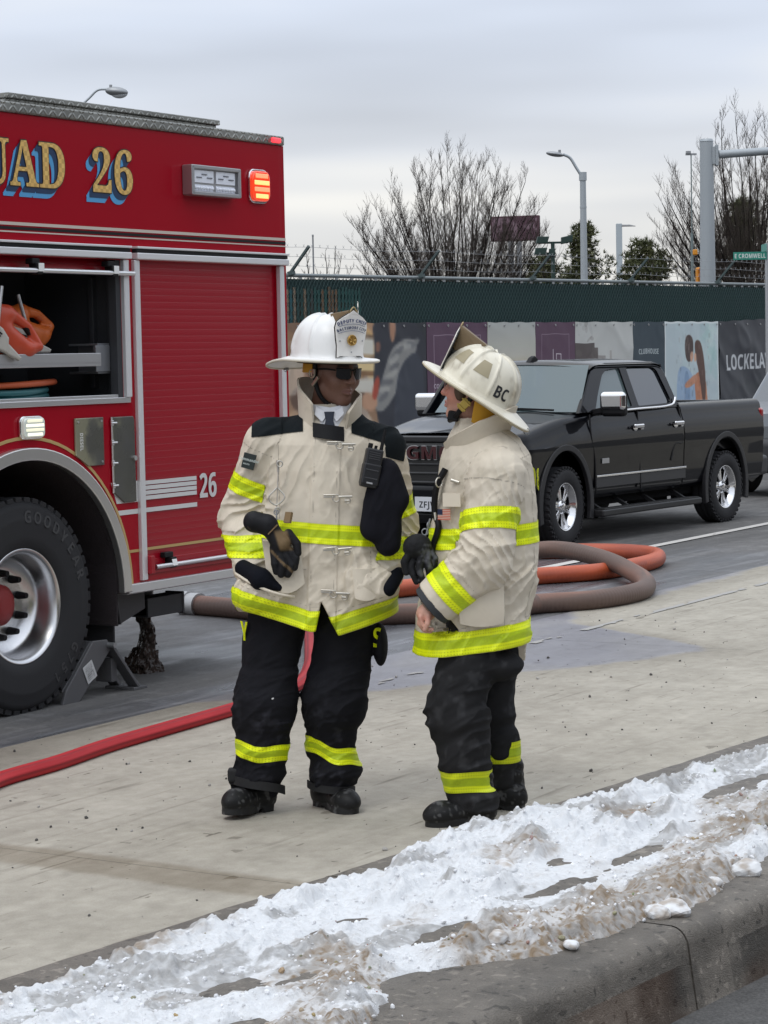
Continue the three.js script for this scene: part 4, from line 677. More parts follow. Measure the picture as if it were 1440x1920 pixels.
  part(T, 'wiper', mg([bar(V(0.33, 1.425, -0.35), V(0.30, 1.45, -1.0), 0.02), bar(V(0.30, 1.425, -1.05), V(0.33, 1.45, -1.65), 0.02)]), M.black);
  const inner = mat([0.05, 0.052, 0.055], 0.8);
  part(T, 'interior', mg([box(0.5, 0.12, 1.7, 0.65, 1.35, -HW, 0.03), ...[[-0.6], [-1.43]].flatMap(([z]) => [1.35, 2.15].flatMap(x => [box(0.14, 0.6, 0.5, x, 1.35, z, 0.05), box(0.1, 0.17, 0.26, x + 0.02, 1.73, z, 0.04)])), box(2.0, 0.04, 1.8, 1.5, 1.0, -HW, 0), new THREE.TorusGeometry(0.18, 0.015, 8, 24).rotateY(Math.PI / 2).rotateZ(-0.4).translate(0.95, 1.42, -0.58)]), inner);
  // mirrors
  const mirror = (z, s) => { const m = part(T, 'side_mirror', mg([new RoundedBoxGeometry(0.12, 0.25, 0.29, 4, 0.045).translate(0.70, 1.47, z + s * 0.2), bar(V(0.68, 1.39, z - s * 0.06), V(0.70, 1.42, z + s * 0.1), 0.07, 0.06, 0.01)]), M.black); part(m, 'mirror_cap', new RoundedBoxGeometry(0.10, 0.20, 0.30, 4, 0.048).translate(0.665, 1.51, z + s * 0.205), M.chrome); };
  mirror(-0.02, 1); mirror(-2 * HW + 0.02, -1);
  // front: grille bars, letters, lamps, bumper, plate
  part(T, 'grille', mg([box(0.06, 0.48, 1.3, -0.985, 0.90, -HW, 0.02), ...[0, 1, 2, 3, 4].map(k => new RoundedBoxGeometry(0.05, 0.03, 1.34, 2, 0.012).translate(-1.03, 0.72 + k * 0.095, -HW)), new RoundedBoxGeometry(0.06, 0.16, 1.28, 2, 0.02).translate(-1.025, 1.03, -HW), ...[-0.68, 0.68].map(z => box(0.06, 0.5, 0.06, -1.02, 0.92, -HW + z, 0.015)), box(0.08, 0.07, 1.5, -1.0, 1.17, -HW, 0.02)]), mat([0.008, 0.008, 0.009], 0.3, 0, { clearcoat: 0.6 }));
  const word = centred(text('GMC', 0.135, 0.018, font, 1.32)).rotateY(-Math.PI / 2);
  part(T, 'grille_letters', word.clone().translate(-1.062, 1.03, -HW), mat([0.045, 0.006, 0.008], 0.3)); part(T, 'letter_rim', word.clone().scale(1, 1.10, 1.04).translate(-1.056, 1.03, -HW), M.aluDull);
  for (const s of [1, -1]) { const z = -HW + s * 0.80; const h = part(T, 'headlight', new RoundedBoxGeometry(0.12, 0.30, 0.30, 3, 0.04).rotateY(s * 0.34).translate(-0.905, 1.02, z + s * 0.005), mat([0.55, 0.57, 0.6], 0.1, 0.5, { clearcoat: 1 })); part(h, 'turn_signal', mg([new RoundedBoxGeometry(0.12, 0.13, 0.09, 3, 0.03).rotateY(s * 0.75).translate(-0.82, 0.99, z + s * 0.125)]), mat([0.55, 0.16, 0.02], 0.25, 0, { clearcoat: 1 })); }
  part(T, 'front_bumper', mg([new RoundedBoxGeometry(0.22, 0.30, 1.86, 4, 0.06).translate(-0.98, 0.55, -HW), new RoundedBoxGeometry(0.16, 0.14, 1.7, 3, 0.05).translate(-0.96, 0.36, -HW), ...[-0.9, 0.9].map(z => new RoundedBoxGeometry(0.42, 0.28, 0.12, 3, 0.05).rotateY(z > 0 ? 0.35 : -0.35).translate(-0.80, 0.56, -HW + z * 0.97))]), blackPaint);
  const cv = document.createElement('canvas'); cv.width = 128; cv.height = 64; const c = cv.getContext('2d'); c.fillStyle = '#c9ccd0'; c.fillRect(0, 0, 128, 64); c.fillStyle = '#1b1d22'; c.font = 'bold 40px sans-serif'; c.textAlign = 'center'; c.fillText('ZFJV', 62, 48);
  const tx = new THREE.CanvasTexture(cv); tx.colorSpace = THREE.SRGBColorSpace;
  part(T, 'licence_plate', setUV(box(0.012, 0.15, 0.31, 0, 0, 0, 0), (x, y, z) => [z / 0.31 + 0.5, y / 0.15 + 0.5]).translate(-1.105, 0.50, -HW), mat([1, 1, 1], 0.5, 0, { map: tx }));
  // rear lamp and bumper
  for (const z of [-0.10, -2 * HW + 0.10]) part(T, 'tail_light', new RoundedBoxGeometry(0.10, 0.40, 0.17, 3, 0.03).translate(4.63, 1.12, z), mat([0.30, 0.006, 0.008], 0.2, 0, { clearcoat: 1 }));
  part(T, 'rear_bumper', mg([new RoundedBoxGeometry(0.24, 0.24, 1.9, 3, 0.05).translate(4.78, 0.62, -HW)]), M.darkPlastic);
  // wheels
  const tyreP = [[0.25, 0.115], [0.265, 0.132], [0.31, 0.142], [0.36, 0.14], [0.39, 0.128], [0.408, 0.105], [0.42, 0.09], [0.42, 0.04], [0.408, 0.035], [0.408, 0.02], [0.42, 0.015]];
  const tyreG = lathe([...tyreP, ...tyreP.slice().reverse().map(p => [p[0], -p[1]])], 48).rotateX(Math.PI / 2);
  const treadG = mg(Array.from({ length: 40 }, (_, i) => box(0.034, 0.022, 0.05, 0, 0.415, 0.105, 0.004).rotateZ(i / 40 * Math.PI * 2)).concat(Array.from({ length: 40 }, (_, i) => box(0.03, 0.03, 0.012, 0, 0.385, 0.126, 0.003).rotateZ((i + 0.5) / 40 * Math.PI * 2))));
  const rimG = (() => {
    const s = [lathe([[0.25, -0.1], [0.225, -0.09], [0.222, 0.06], [0.24, 0.1], [0.256, 0.118], [0.25, 0.125], [0.236, 0.115], [0.21, 0.055]].reverse(), 48).rotateX(Math.PI / 2), lathe([[0, 0.10], [0.035, 0.10], [0.045, 0.09], [0.075, 0.075], [0.08, 0.03]].reverse(), 24).rotateX(Math.PI / 2)];
    for (let k = 0; k < 6; k++) for (const e of [-1, 1]) s.push(extr([[-0.016, 0.05], [0.016, 0.05], [0.02 + 0.004, 0.232], [-0.02, 0.232]], 0.045, 0.008).translate(0, 0, 0.03).rotateX(-0.05).rotateZ(e * 0.16 + (k + 0.3) / 6 * Math.PI * 2));
    return mg(s); })();
  const drumG = new THREE.CylinderGeometry(0.215, 0.215, 0.02, 32).rotateX(Math.PI / 2).translate(0, 0, -0.03);
  const nutG = mg(Array.from({ length: 6 }, (_, k) => rod(V(0.055 * Math.cos(k), 0.055 * Math.sin(k), 0.08), V(0.055 * Math.cos(k), 0.055 * Math.sin(k), 0.10), 0.01, 0.01, 6)));
  for (const [c, z, ry] of [[FW, -0.14, 0.08], [RW, -0.14, 0], [FW, -1.89, Math.PI + 0.08], [RW, -1.89, Math.PI]]) {
    const w = new THREE.Group(); w.name = 'wheel'; w.position.set(c[0], 0.42, z); w.rotation.y = ry; T.add(w);
    part(w, 'tyre', mg([tyreG, treadG]), M.rubber); part(w, 'rim', rimG, mat([0.72, 0.72, 0.73], 0.16, 1)); part(w, 'brake_drum', drumG, M.black); part(w, 'lug_nut', nutG, M.steel);
  }
}
// car parked behind the pickup (only its nose shows)
{
  const K = thing('parked_car', 'dark grey car with black bumper parked just behind the black pickup', 'car', [5.38, 0, -26.75], Math.atan2(0.813, 0.582));
  const pr = [[0.0, 0.45], [0.02, 0.85], [0.10, 1.0], [1.1, 1.12], [1.75, 1.60], [3.2, 1.62], [3.9, 1.2], [4.5, 1.1], [4.55, 0.45], [4.1, 0.35], [0.2, 0.35]];
  part(K, 'body', extr(pr, 1.72, 0.10, [], { bs: 4 }).translate(0, 0, -1.76), mat([0.10, 0.11, 0.12], 0.3, 0.2, { clearcoat: 0.6 }));
  part(K, 'side_window', extr([[1.35, 1.15], [1.85, 1.53], [3.1, 1.55], [3.6, 1.18]], 0.02, 0.005).translate(0, 0, -0.052), glassDark);
  part(K, 'front_bumper', new RoundedBoxGeometry(0.34, 0.42, 1.76, 4, 0.1).translate(0.05, 0.5, -0.9), M.darkPlastic);
  for (const z of [-0.2, -1.55]) part(K, 'headlight', new RoundedBoxGeometry(0.2, 0.16, 0.36, 3, 0.05).translate(0.10, 0.85, z), mat([0.6, 0.62, 0.65], 0.12, 0.4, { clearcoat: 1 }));
  for (const x of [0.85, 3.7]) for (const z of [-0.14, -1.66]) { const w = part(K, 'wheel', lathe([[0.2, 0.1], [0.3, 0.11], [0.33, 0.08], [0.33, -0.08], [0.3, -0.11], [0.2, -0.1]], 36).rotateX(Math.PI / 2).translate(x, 0.33, z), M.rubber); part(w, 'rim', mg([new THREE.CylinderGeometry(0.2, 0.2, 0.18, 24).rotateX(Math.PI / 2).translate(x, 0.33, z)]), M.aluDull); }
}
// ================================================================ banner fence
const FEN = { p: [-1.306, 0, -32.792], turn: Math.atan2(0.76, 0.649) };
const fencePt = (x, y, z) => [FEN.p[0] + 0.649 * x + 0.76 * z, y, FEN.p[2] - 0.76 * x + 0.649 * z];
{
  const F = thing('fence', 'tall chain-link fence with dark green screen and barbed wire behind the pickup', 'fence', FEN.p, FEN.turn);
  const x0 = -7, x1 = 24;
  const posts = [-5.6, -2.75, 0.02, 2.95, 5.8, 8.62, 11.4, 14.3, 17.2, 20.1, 23];
  const green = mat([0.010, 0.034, 0.034], 0.75, 0, { bumpMap: rep(grainTex, 3), bumpScale: 0.003 });
  const sheet = (a, b, y0, y1, m, nm = 'privacy_screen') => part(F, nm, slab(Math.ceil((b - a) * 10), 8, (u, v) => { const x = mix(a, b, u), y = mix(y0, y1, v); return [x, y, -0.05 + 0.03 * (fbm(x * 1.3, y * 2, 4, 3) - 0.5)]; }, 0.003), m);
  sheet(1.6, x1, 2.2, 2.915, green); sheet(x0, 1.6, 2.60, 2.915, green);
  sheet(-7, x1, 0.1, 2.3, mat([0.02, 0.03, 0.03], 0.8)).position.z = -0.09;
  sheet(-7, 1.6, 2.2, 2.62, mat([0.10, 0.07, 0.05], 0.8)).position.z = -0.04;
  // slatted bay at the left: strips woven through the links
  const cols = [[0.02, 0.09, 0.08], [0.19, 0.11, 0.06], [0.24, 0.17, 0.11], [0.05, 0.055, 0.05], [0.02, 0.06, 0.055], [0.27, 0.2, 0.14], [0.03, 0.12, 0.14], [0.12, 0.07, 0.04]].map(c => mat(c, 0.6));
  const R = rng(9);
  for (let i = 0; i < 62; i++) { const x = -3 + i * 0.075; part(F, 'privacy_slat', box(0.05, 0.6, 0.004, x, 2.46 + 0.05 * R(), -0.03 + 0.01 * R(), 0), cols[Math.floor(clamp(fbm(x * 1.3, 4, 2, 2) * 1.5 - 0.25 + 0.35 * (R() - 0.5)) * 7.99)]); }
  // chain link in front of the screen
  const wires = [], w = 0.0032, y0 = 2.26, y1 = 2.96;
  for (let x = -3.5; x < 14.6; x += 0.075) for (const s of [1, -1]) wires.push(bar(V(x, s > 0 ? y0 : y1, 0.004 * s), V(x + (y1 - y0) * 0.62, s > 0 ? y1 : y0, 0.004 * s), w * 1.6));
  const wm = part(F, 'chain_link', mg(wires), mat([0.045, 0.09, 0.088], 0.5, 0.2)); wm.userData.kind = 'stuff';
  part(F, 'top_rail', rod(V(x0, 2.965, 0), V(x1, 2.965, 0), 0.028, 0.028, 10), mat([0.22, 0.245, 0.25], 0.5, 0.4));
  part(F, 'tension_band', mg(Array.from({ length: 90 }, (_, i) => box(0.06, 0.02 + 0.02 * R(), 0.012, -6 + i * 0.28 + 0.1 * R(), 2.925, 0.012, 0))), mat([0.28, 0.29, 0.29], 0.6, 0.2));
  for (const x of posts) {
    part(F, 'fence_post', rod(V(x, 0, -0.1), V(x, 3.0, -0.1), 0.036, 0.036, 10), mat([0.03, 0.055, 0.055], 0.55));
    part(F, 'wire_arm', mg([bar(V(x, 2.95, -0.02), V(x, 3.36, 0.40), 0.034, 0.036), bar(V(x, 2.98, 0.0), V(x, 3.0, 0.09), 0.07, 0.06)]), mat([0.05, 0.075, 0.075], 0.55));
  }
  const barb = [];
  for (const [k, t] of [[0, 0.35], [1, 0.66], [2, 0.97]]) {
    for (let i = 0; i + 1 < posts.length; i++) { const pts = []; for (let q = 0; q <= 4; q++) { const u = q / 4; pts.push([mix(posts[i], posts[i + 1], u), 2.95 + 0.41 * t - 0.025 * Math.sin(Math.PI * u), 0.42 * t]); } barb.push(tube(pts, 0.0024, 8, 4)); }
    for (let x = -3; x < 15; x += 0.17) barb.push(bar(V(x, 2.94 + 0.41 * t, 0.42 * t - 0.008), V(x + 0.02, 2.985 + 0.41 * t, 0.42 * t + 0.008), 0.0035), bar(V(x + 0.02, 2.94 + 0.41 * t, 0.42 * t + 0.008), V(x, 2.985 + 0.41 * t, 0.42 * t - 0.008), 0.0035));
  }
  part(F, 'barbed_wire', mg(barb), mat([0.32, 0.33, 0.34], 0.6, 0.2)).userData.kind = 'stuff';
}
// banners hung on the fence, each printed on a canvas of its own
{
  const Y0 = 0.35, Y1 = 2.285;
  function banner(xa, xb, draw, label, fold = 0.02, y1b = Y1, o = {}) {
    const W = o.w ?? 320, H = Math.round(W * (Y1 - Y0) / (xb - xa)), cv = document.createElement('canvas'); cv.width = W; cv.height = H;
    const c = cv.getContext('2d'), px = x => (x - xa) / (xb - xa) * W, py = y => (Y1 - y) / (Y1 - Y0) * H, s = W / (xb - xa);
    draw(c, px, py, s, W, H); c.globalAlpha = 0.09; c.fillStyle = '#ffffff'; c.fillRect(0, 0, W, H); c.globalAlpha = 1;
    const t = new THREE.CanvasTexture(cv); t.colorSpace = THREE.SRGBColorSpace;
    const b = thing('banner', label, 'banner', FEN.p, FEN.turn, 'printed banners hung along the fence'), sd = xa * 3;
    const wav = (x, y) => fold * (fbm(x * 1.6 + sd, y * 1.1, 3, 4) - 0.5) * 2 + fold * 0.8 * Math.pow(1 - Math.abs(2 * fbm(x * 1.2 + y * 0.9 + sd, y * 0.5 - x * 0.4, 8, 3) - 1), 6);
    const g = slab(Math.ceil((xb - xa) * 26), 48, (u, v) => { const x = mix(xa, xb, u), y = mix(Y0, mix(Y1, y1b, u) - 0.012 * Math.pow(Math.sin(u * Math.PI * Math.round((xb - xa) / 0.5)), 2), v); return [x, y, 0.045 + wav(x, y)]; }, 0.004);
    part(b, 'banner_sheet', g, mat([1, 1, 1], 0.5, 0, { map: t }));
    part(b, 'eyelet', mg(Array.from({ length: Math.max(2, Math.round((xb - xa) / 0.5)) + 1 }, (_, i, a) => new THREE.TorusGeometry(0.014, 0.005, 6, 12).translate(mix(xa + 0.05, xb - 0.05, i / Math.max(2, Math.round((xb - xa) / 0.5))), Y1 - 0.055, 0.052 + wav(mix(xa + 0.05, xb - 0.05, i / Math.max(2, Math.round((xb - xa) / 0.5))), Y1 - 0.05)))), M.aluDull);
    return b;
  }
  const grain = (c, W, H, n, sd, al, cols) => { const R = rng(sd); for (let i = 0; i < n; i++) { c.fillStyle = cols[Math.floor(R() * cols.length)]; c.globalAlpha = al * R(); c.beginPath(); c.ellipse(R() * W, R() * H, 3 + R() * 24, 2 + R() * 9, R() * 3, 0, 7); c.fill(); } c.globalAlpha = 1; };
  const blob = (c, pts, fill) => { c.fillStyle = fill; c.beginPath(); pts.forEach((p, i) => { const q = pts[(i + 1) % pts.length], m = [(p[0] + q[0]) / 2, (p[1] + q[1]) / 2]; if (!i) c.moveTo(...m); else c.quadraticCurveTo(p[0], p[1], m[0], m[1]); }); const p = pts[0], q = pts[1]; c.quadraticCurveTo(p[0], p[1], (p[0] + q[0]) / 2, (p[1] + q[1]) / 2); c.fill(); };
  banner(-0.4, 3.03, (c, X, Y, s, W, H) => {
    c.fillStyle = '#171a20'; c.fillRect(0, 0, W, H); c.fillStyle = '#8e6a4a'; c.fillRect(0, 0, X(1.95), H); grain(c, X(1.9), H, 60, 4, 0.7, ['#d8b06a', '#5b4030', '#c99a76', '#3d2a22', '#e2d9c8']);
    c.fillStyle = '#d9d4c6'; c.fillRect(X(1.2), Y(2.05), s * 0.6, s * 0.24); c.fillStyle = '#e0c48a'; c.fillRect(X(1.3), Y(1.70), s * 0.6, s * 0.14); c.fillStyle = '#cfc9bb'; c.fillRect(X(1.25), Y(1.45), s * 0.55, s * 0.2); c.fillStyle = '#77512c'; c.fillRect(X(1.2), Y(1.56), s * 0.72, s * 0.06);
    blob(c, [[X(1.72), Y(2.4)], [X(3.1), Y(2.4)], [X(3.1), Y(0.3)], [X(2.0), Y(0.3)], [X(1.75), Y(1.3)], [X(1.85), Y(1.9)]], '#20222b');
    blob(c, [[X(2.13), Y(2.35)], [X(2.32), Y(2.35)], [X(2.30), Y(2.05)], [X(2.2), Y(1.95)]], '#a8785c'); blob(c, [[X(1.82), Y(2.0)], [X(1.95), Y(2.02)], [X(1.95), Y(1.85)], [X(1.85), Y(1.82)]], '#7d5140');
    const arm = [[2.75, 1.98], [2.5, 1.92], [2.28, 1.74], [2.16, 1.5], [2.06, 1.28], [1.85, 1.06]]; blob(c, [[X(2.3), Y(1.98)], [X(2.75), Y(2.08)], [X(2.85), Y(1.85)], [X(2.45), Y(1.6)], [X(2.3), Y(1.2)], [X(1.95), Y(0.9)], [X(1.72), Y(1.05)], [X(1.98), Y(1.4)], [X(2.1), Y(1.75)]], '#807f7c');
    for (let i = 0; i < arm.length - 1; i++) for (let k = 0; k < 4; k++) { const u = k / 4, x = mix(arm[i][0], arm[i + 1][0], u), y = mix(arm[i][1], arm[i + 1][1], u); if (k & 1) continue; c.globalAlpha = 0.55; c.fillStyle = (k & 2) ? '#45474e' : '#b3b0a8'; c.beginPath(); c.ellipse(X(x + 0.05 * Math.sin(i * 3 + k)), Y(y), s * (0.13 + 0.05 * (i & 1)), s * 0.05, -0.35 + 0.3 * Math.sin(i * 2 + k), 0, 7); c.fill(); c.globalAlpha = 1; }
    blob(c, [[X(2.38), Y(1.66)], [X(2.95), Y(1.95)], [X(3.0), Y(0.5)], [X(2.2), Y(0.5)], [X(2.25), Y(1.1)]], '#292d38');
    blob(c, [[X(1.5), Y(1.22)], [X(1.75), Y(1.25)], [X(1.9), Y(1.1)], [X(1.75), Y(0.95)], [X(1.5), Y(1.0)]], '#b98a6a'); blob(c, [[X(1.82), Y(1.5)], [X(1.95), Y(1.48)], [X(1.85), Y(1.12)], [X(1.72), Y(1.15)]], '#a23a26');
  }, 'photo banner of a man in a dark jacket, behind the front-facing officer', 0.012, undefined, { w: 96 });
  const purple = (c, X, Y, s, W, H, xa, xb) => { c.fillStyle = '#4a2f44'; c.fillRect(0, 0, W, H); grain(c, W, H, 40, xa * 7, 0.12, ['#6b4f66', '#3a2335']); c.strokeStyle = '#8a7484'; c.lineWidth = 2.5; c.strokeRect(X(xa + 0.17), Y(2.09), s * (xb - xa - 0.34), H); };
  banner(3.05, 4.55, (c, X, Y, s, W, H) => { purple(c, X, Y, s, W, H, 3.05, 4.55); c.fillStyle = '#b8aab5'; c.font = `bold ${0.1 * s}px sans-serif`; c.fillText('COMM', X(3.2), Y(1.27)); c.fillText('TO', X(3.2), Y(0.98)); c.fillText('BE', X(3.42), Y(0.98)); }, 'purple banner with thin frame line, nearest the dark photo of a man', 0.014);
  banner(4.57, 5.83, (c, X, Y, s, W, H) => { const g = c.createLinearGradient(0, 0, 0, Y(1.4)); g.addColorStop(0, '#a9aba6'); g.addColorStop(0.6, '#b9b6a8'); g.addColorStop(1, '#b39f7b'); c.fillStyle = g; c.fillRect(0, 0, W, H); grain(c, W, H, 30, 8, 0.12, ['#c9c8c0', '#9a937f']); }, 'pale grey and tan photo banner showing above the tilted white helmet', 0.014);
  banner(5.84, 6.95, (c, X, Y, s, W, H) => { purple(c, X, Y, s, W, H, 5.84, 6.95); c.strokeStyle = '#d2c8cf'; c.lineWidth = 4; const p = [[6.34, 1.45], [6.34, 1.86]]; c.beginPath(); c.moveTo(X(6.33), Y(1.42)); c.lineTo(X(6.33), Y(1.84)); c.stroke(); c.beginPath(); c.moveTo(X(6.42), Y(1.42)); c.lineTo(X(6.42), Y(1.56)); c.lineTo(X(6.55), Y(1.52)); c.lineTo(X(6.55), Y(1.76)); c.lineTo(X(6.42), Y(1.76)); c.lineTo(X(6.42), Y(1.66)); c.lineTo(X(6.55), Y(1.42)); c.stroke(); }, 'purple banner with small white line emblem above the pickup windshield', 0.012);
  banner(6.96, 8.63, (c, X, Y, s, W, H) => { c.fillStyle = '#b9bab6'; c.fillRect(0, 0, W, H); grain(c, W, H, 40, 12, 0.15, ['#cfcfc9', '#a5a6a2']); c.fillStyle = '#49413f'; c.fillRect(0, Y(1.93), X(7.5), H); c.fillStyle = '#5b5350'; c.fillRect(X(7.5), Y(1.85), s * 0.1, H); c.fillStyle = '#8d8984'; c.fillRect(X(7.6), Y(1.72), s * 0.22, H); c.fillStyle = '#a19d97'; c.fillRect(X(7.95), Y(1.80), s * 0.06, H); c.fillRect(X(7.85), Y(1.62), s * 0.3, H); grain(c, X(7.5), H, 60, 22, 0.3, ['#6b625e', '#2f2928']); }, 'light grey banner with photo of dark buildings above the pickup roof', 0.02);
  banner(8.64, 9.63, (c, X, Y, s, W, H) => { c.fillStyle = '#23323c'; c.fillRect(0, 0, W, H); grain(c, W, H, 30, 13, 0.14, ['#31444f', '#1a262e']); c.fillStyle = '#a9b2b4'; c.font = `bold ${0.125 * s}px sans-serif`; c.textAlign = 'center'; c.save(); c.translate(X(9.14), Y(1.73)); c.scale(0.86, 1); c.fillText('CLUBHOUSE', 0, 0); c.restore(); }, 'dark teal banner printed CLUBHOUSE between the two photo banners', 0.012);
  banner(9.64, 11.39, (c, X, Y, s, W, H) => {
    c.fillStyle = '#b3c2c6'; c.fillRect(0, 0, W, H); grain(c, W, H, 50, 14, 0.2, ['#c3d2d4', '#a3b4b9', '#bcd0cf']); c.save(); c.translate(X(10.9), 0); grain(c, W * 0.28, H * 0.4, 50, 15, 0.35, ['#8fb3b2', '#9fc4c0', '#cfe0de']); c.restore();
    blob(c, [[X(10.05), Y(1.45)], [X(10.25), Y(1.52)], [X(10.5), Y(1.38)], [X(10.62), Y(1.1)], [X(10.6), Y(0.3)], [X(10.05), Y(0.3)], [X(10.0), Y(1.0)]], '#8fa9c4'); blob(c, [[X(10.25), Y(1.5)], [X(10.45), Y(1.3)], [X(10.4), Y(0.4)], [X(10.25), Y(0.4)]], '#7893b2');
    blob(c, [[X(10.28), Y(2.0)], [X(10.42), Y(2.07)], [X(10.56), Y(1.98)], [X(10.56), Y(1.7)], [X(10.45), Y(1.55)], [X(10.3), Y(1.6)]], '#3a2a26'); blob(c, [[X(10.45), Y(1.74)], [X(10.56), Y(1.76)], [X(10.55), Y(1.6)], [X(10.45), Y(1.54)]], '#c49277');
    blob(c, [[X(10.55), Y(1.3)], [X(10.75), Y(1.42)], [X(10.95), Y(1.3)], [X(11.02), Y(0.8)], [X(10.98), Y(0.3)], [X(10.6), Y(0.3)], [X(10.62), Y(0.9)]], '#b5714f'); blob(c, [[X(10.58), Y(1.9)], [X(10.7), Y(1.98)], [X(10.84), Y(1.9)], [X(10.95), Y(1.4)], [X(10.95), Y(0.9)], [X(10.85), Y(0.75)], [X(10.78), Y(1.2)], [X(10.66), Y(1.55)]], '#4d3128');
    blob(c, [[X(10.26), Y(1.18)], [X(10.45), Y(1.28)], [X(10.66), Y(1.36)], [X(10.7), Y(1.24)], [X(10.45), Y(1.12)], [X(10.28), Y(1.1)]], '#bd7f60'); blob(c, [[X(10.58), Y(1.72)], [X(10.66), Y(1.72)], [X(10.65), Y(1.58)], [X(10.58), Y(1.56)]], '#d0a083');
    { const R = rng(61); for (let i = 0; i < 260; i++) { c.globalAlpha = 0.16 * R(); c.fillStyle = R() < 0.5 ? '#1c1412' : '#e8ded4'; c.fillRect(X(9.98 + 1.1 * R()), Y(0.3 + 1.8 * R()), 1 + 2 * R(), 2 + 5 * R()); } c.globalAlpha = 1; }
    c.strokeStyle = '#e4e9e8'; c.lineWidth = 1.5; c.strokeRect(1, 1, W - 2, H - 2);
  }, 'pale photo banner of an embracing couple above the pickup bed', 0.01, undefined, { w: 110 });
  banner(11.42, 15.2, (c, X, Y, s, W, H) => { c.fillStyle = '#2b2d33'; c.fillRect(0, 0, W, H); grain(c, W, H, 40, 17, 0.15, ['#3a3d44', '#212329']); c.fillStyle = '#b9bcbe'; c.font = `bold ${0.40 * s}px sans-serif`; c.save(); c.translate(X(11.62), Y(1.38)); c.scale(0.78, 1); c.fillText('LOCKELAND', 0, 0); c.restore(); }, 'charcoal banner printed LOCKELAND at the far end of the fence', 0.035, 2.40);
}
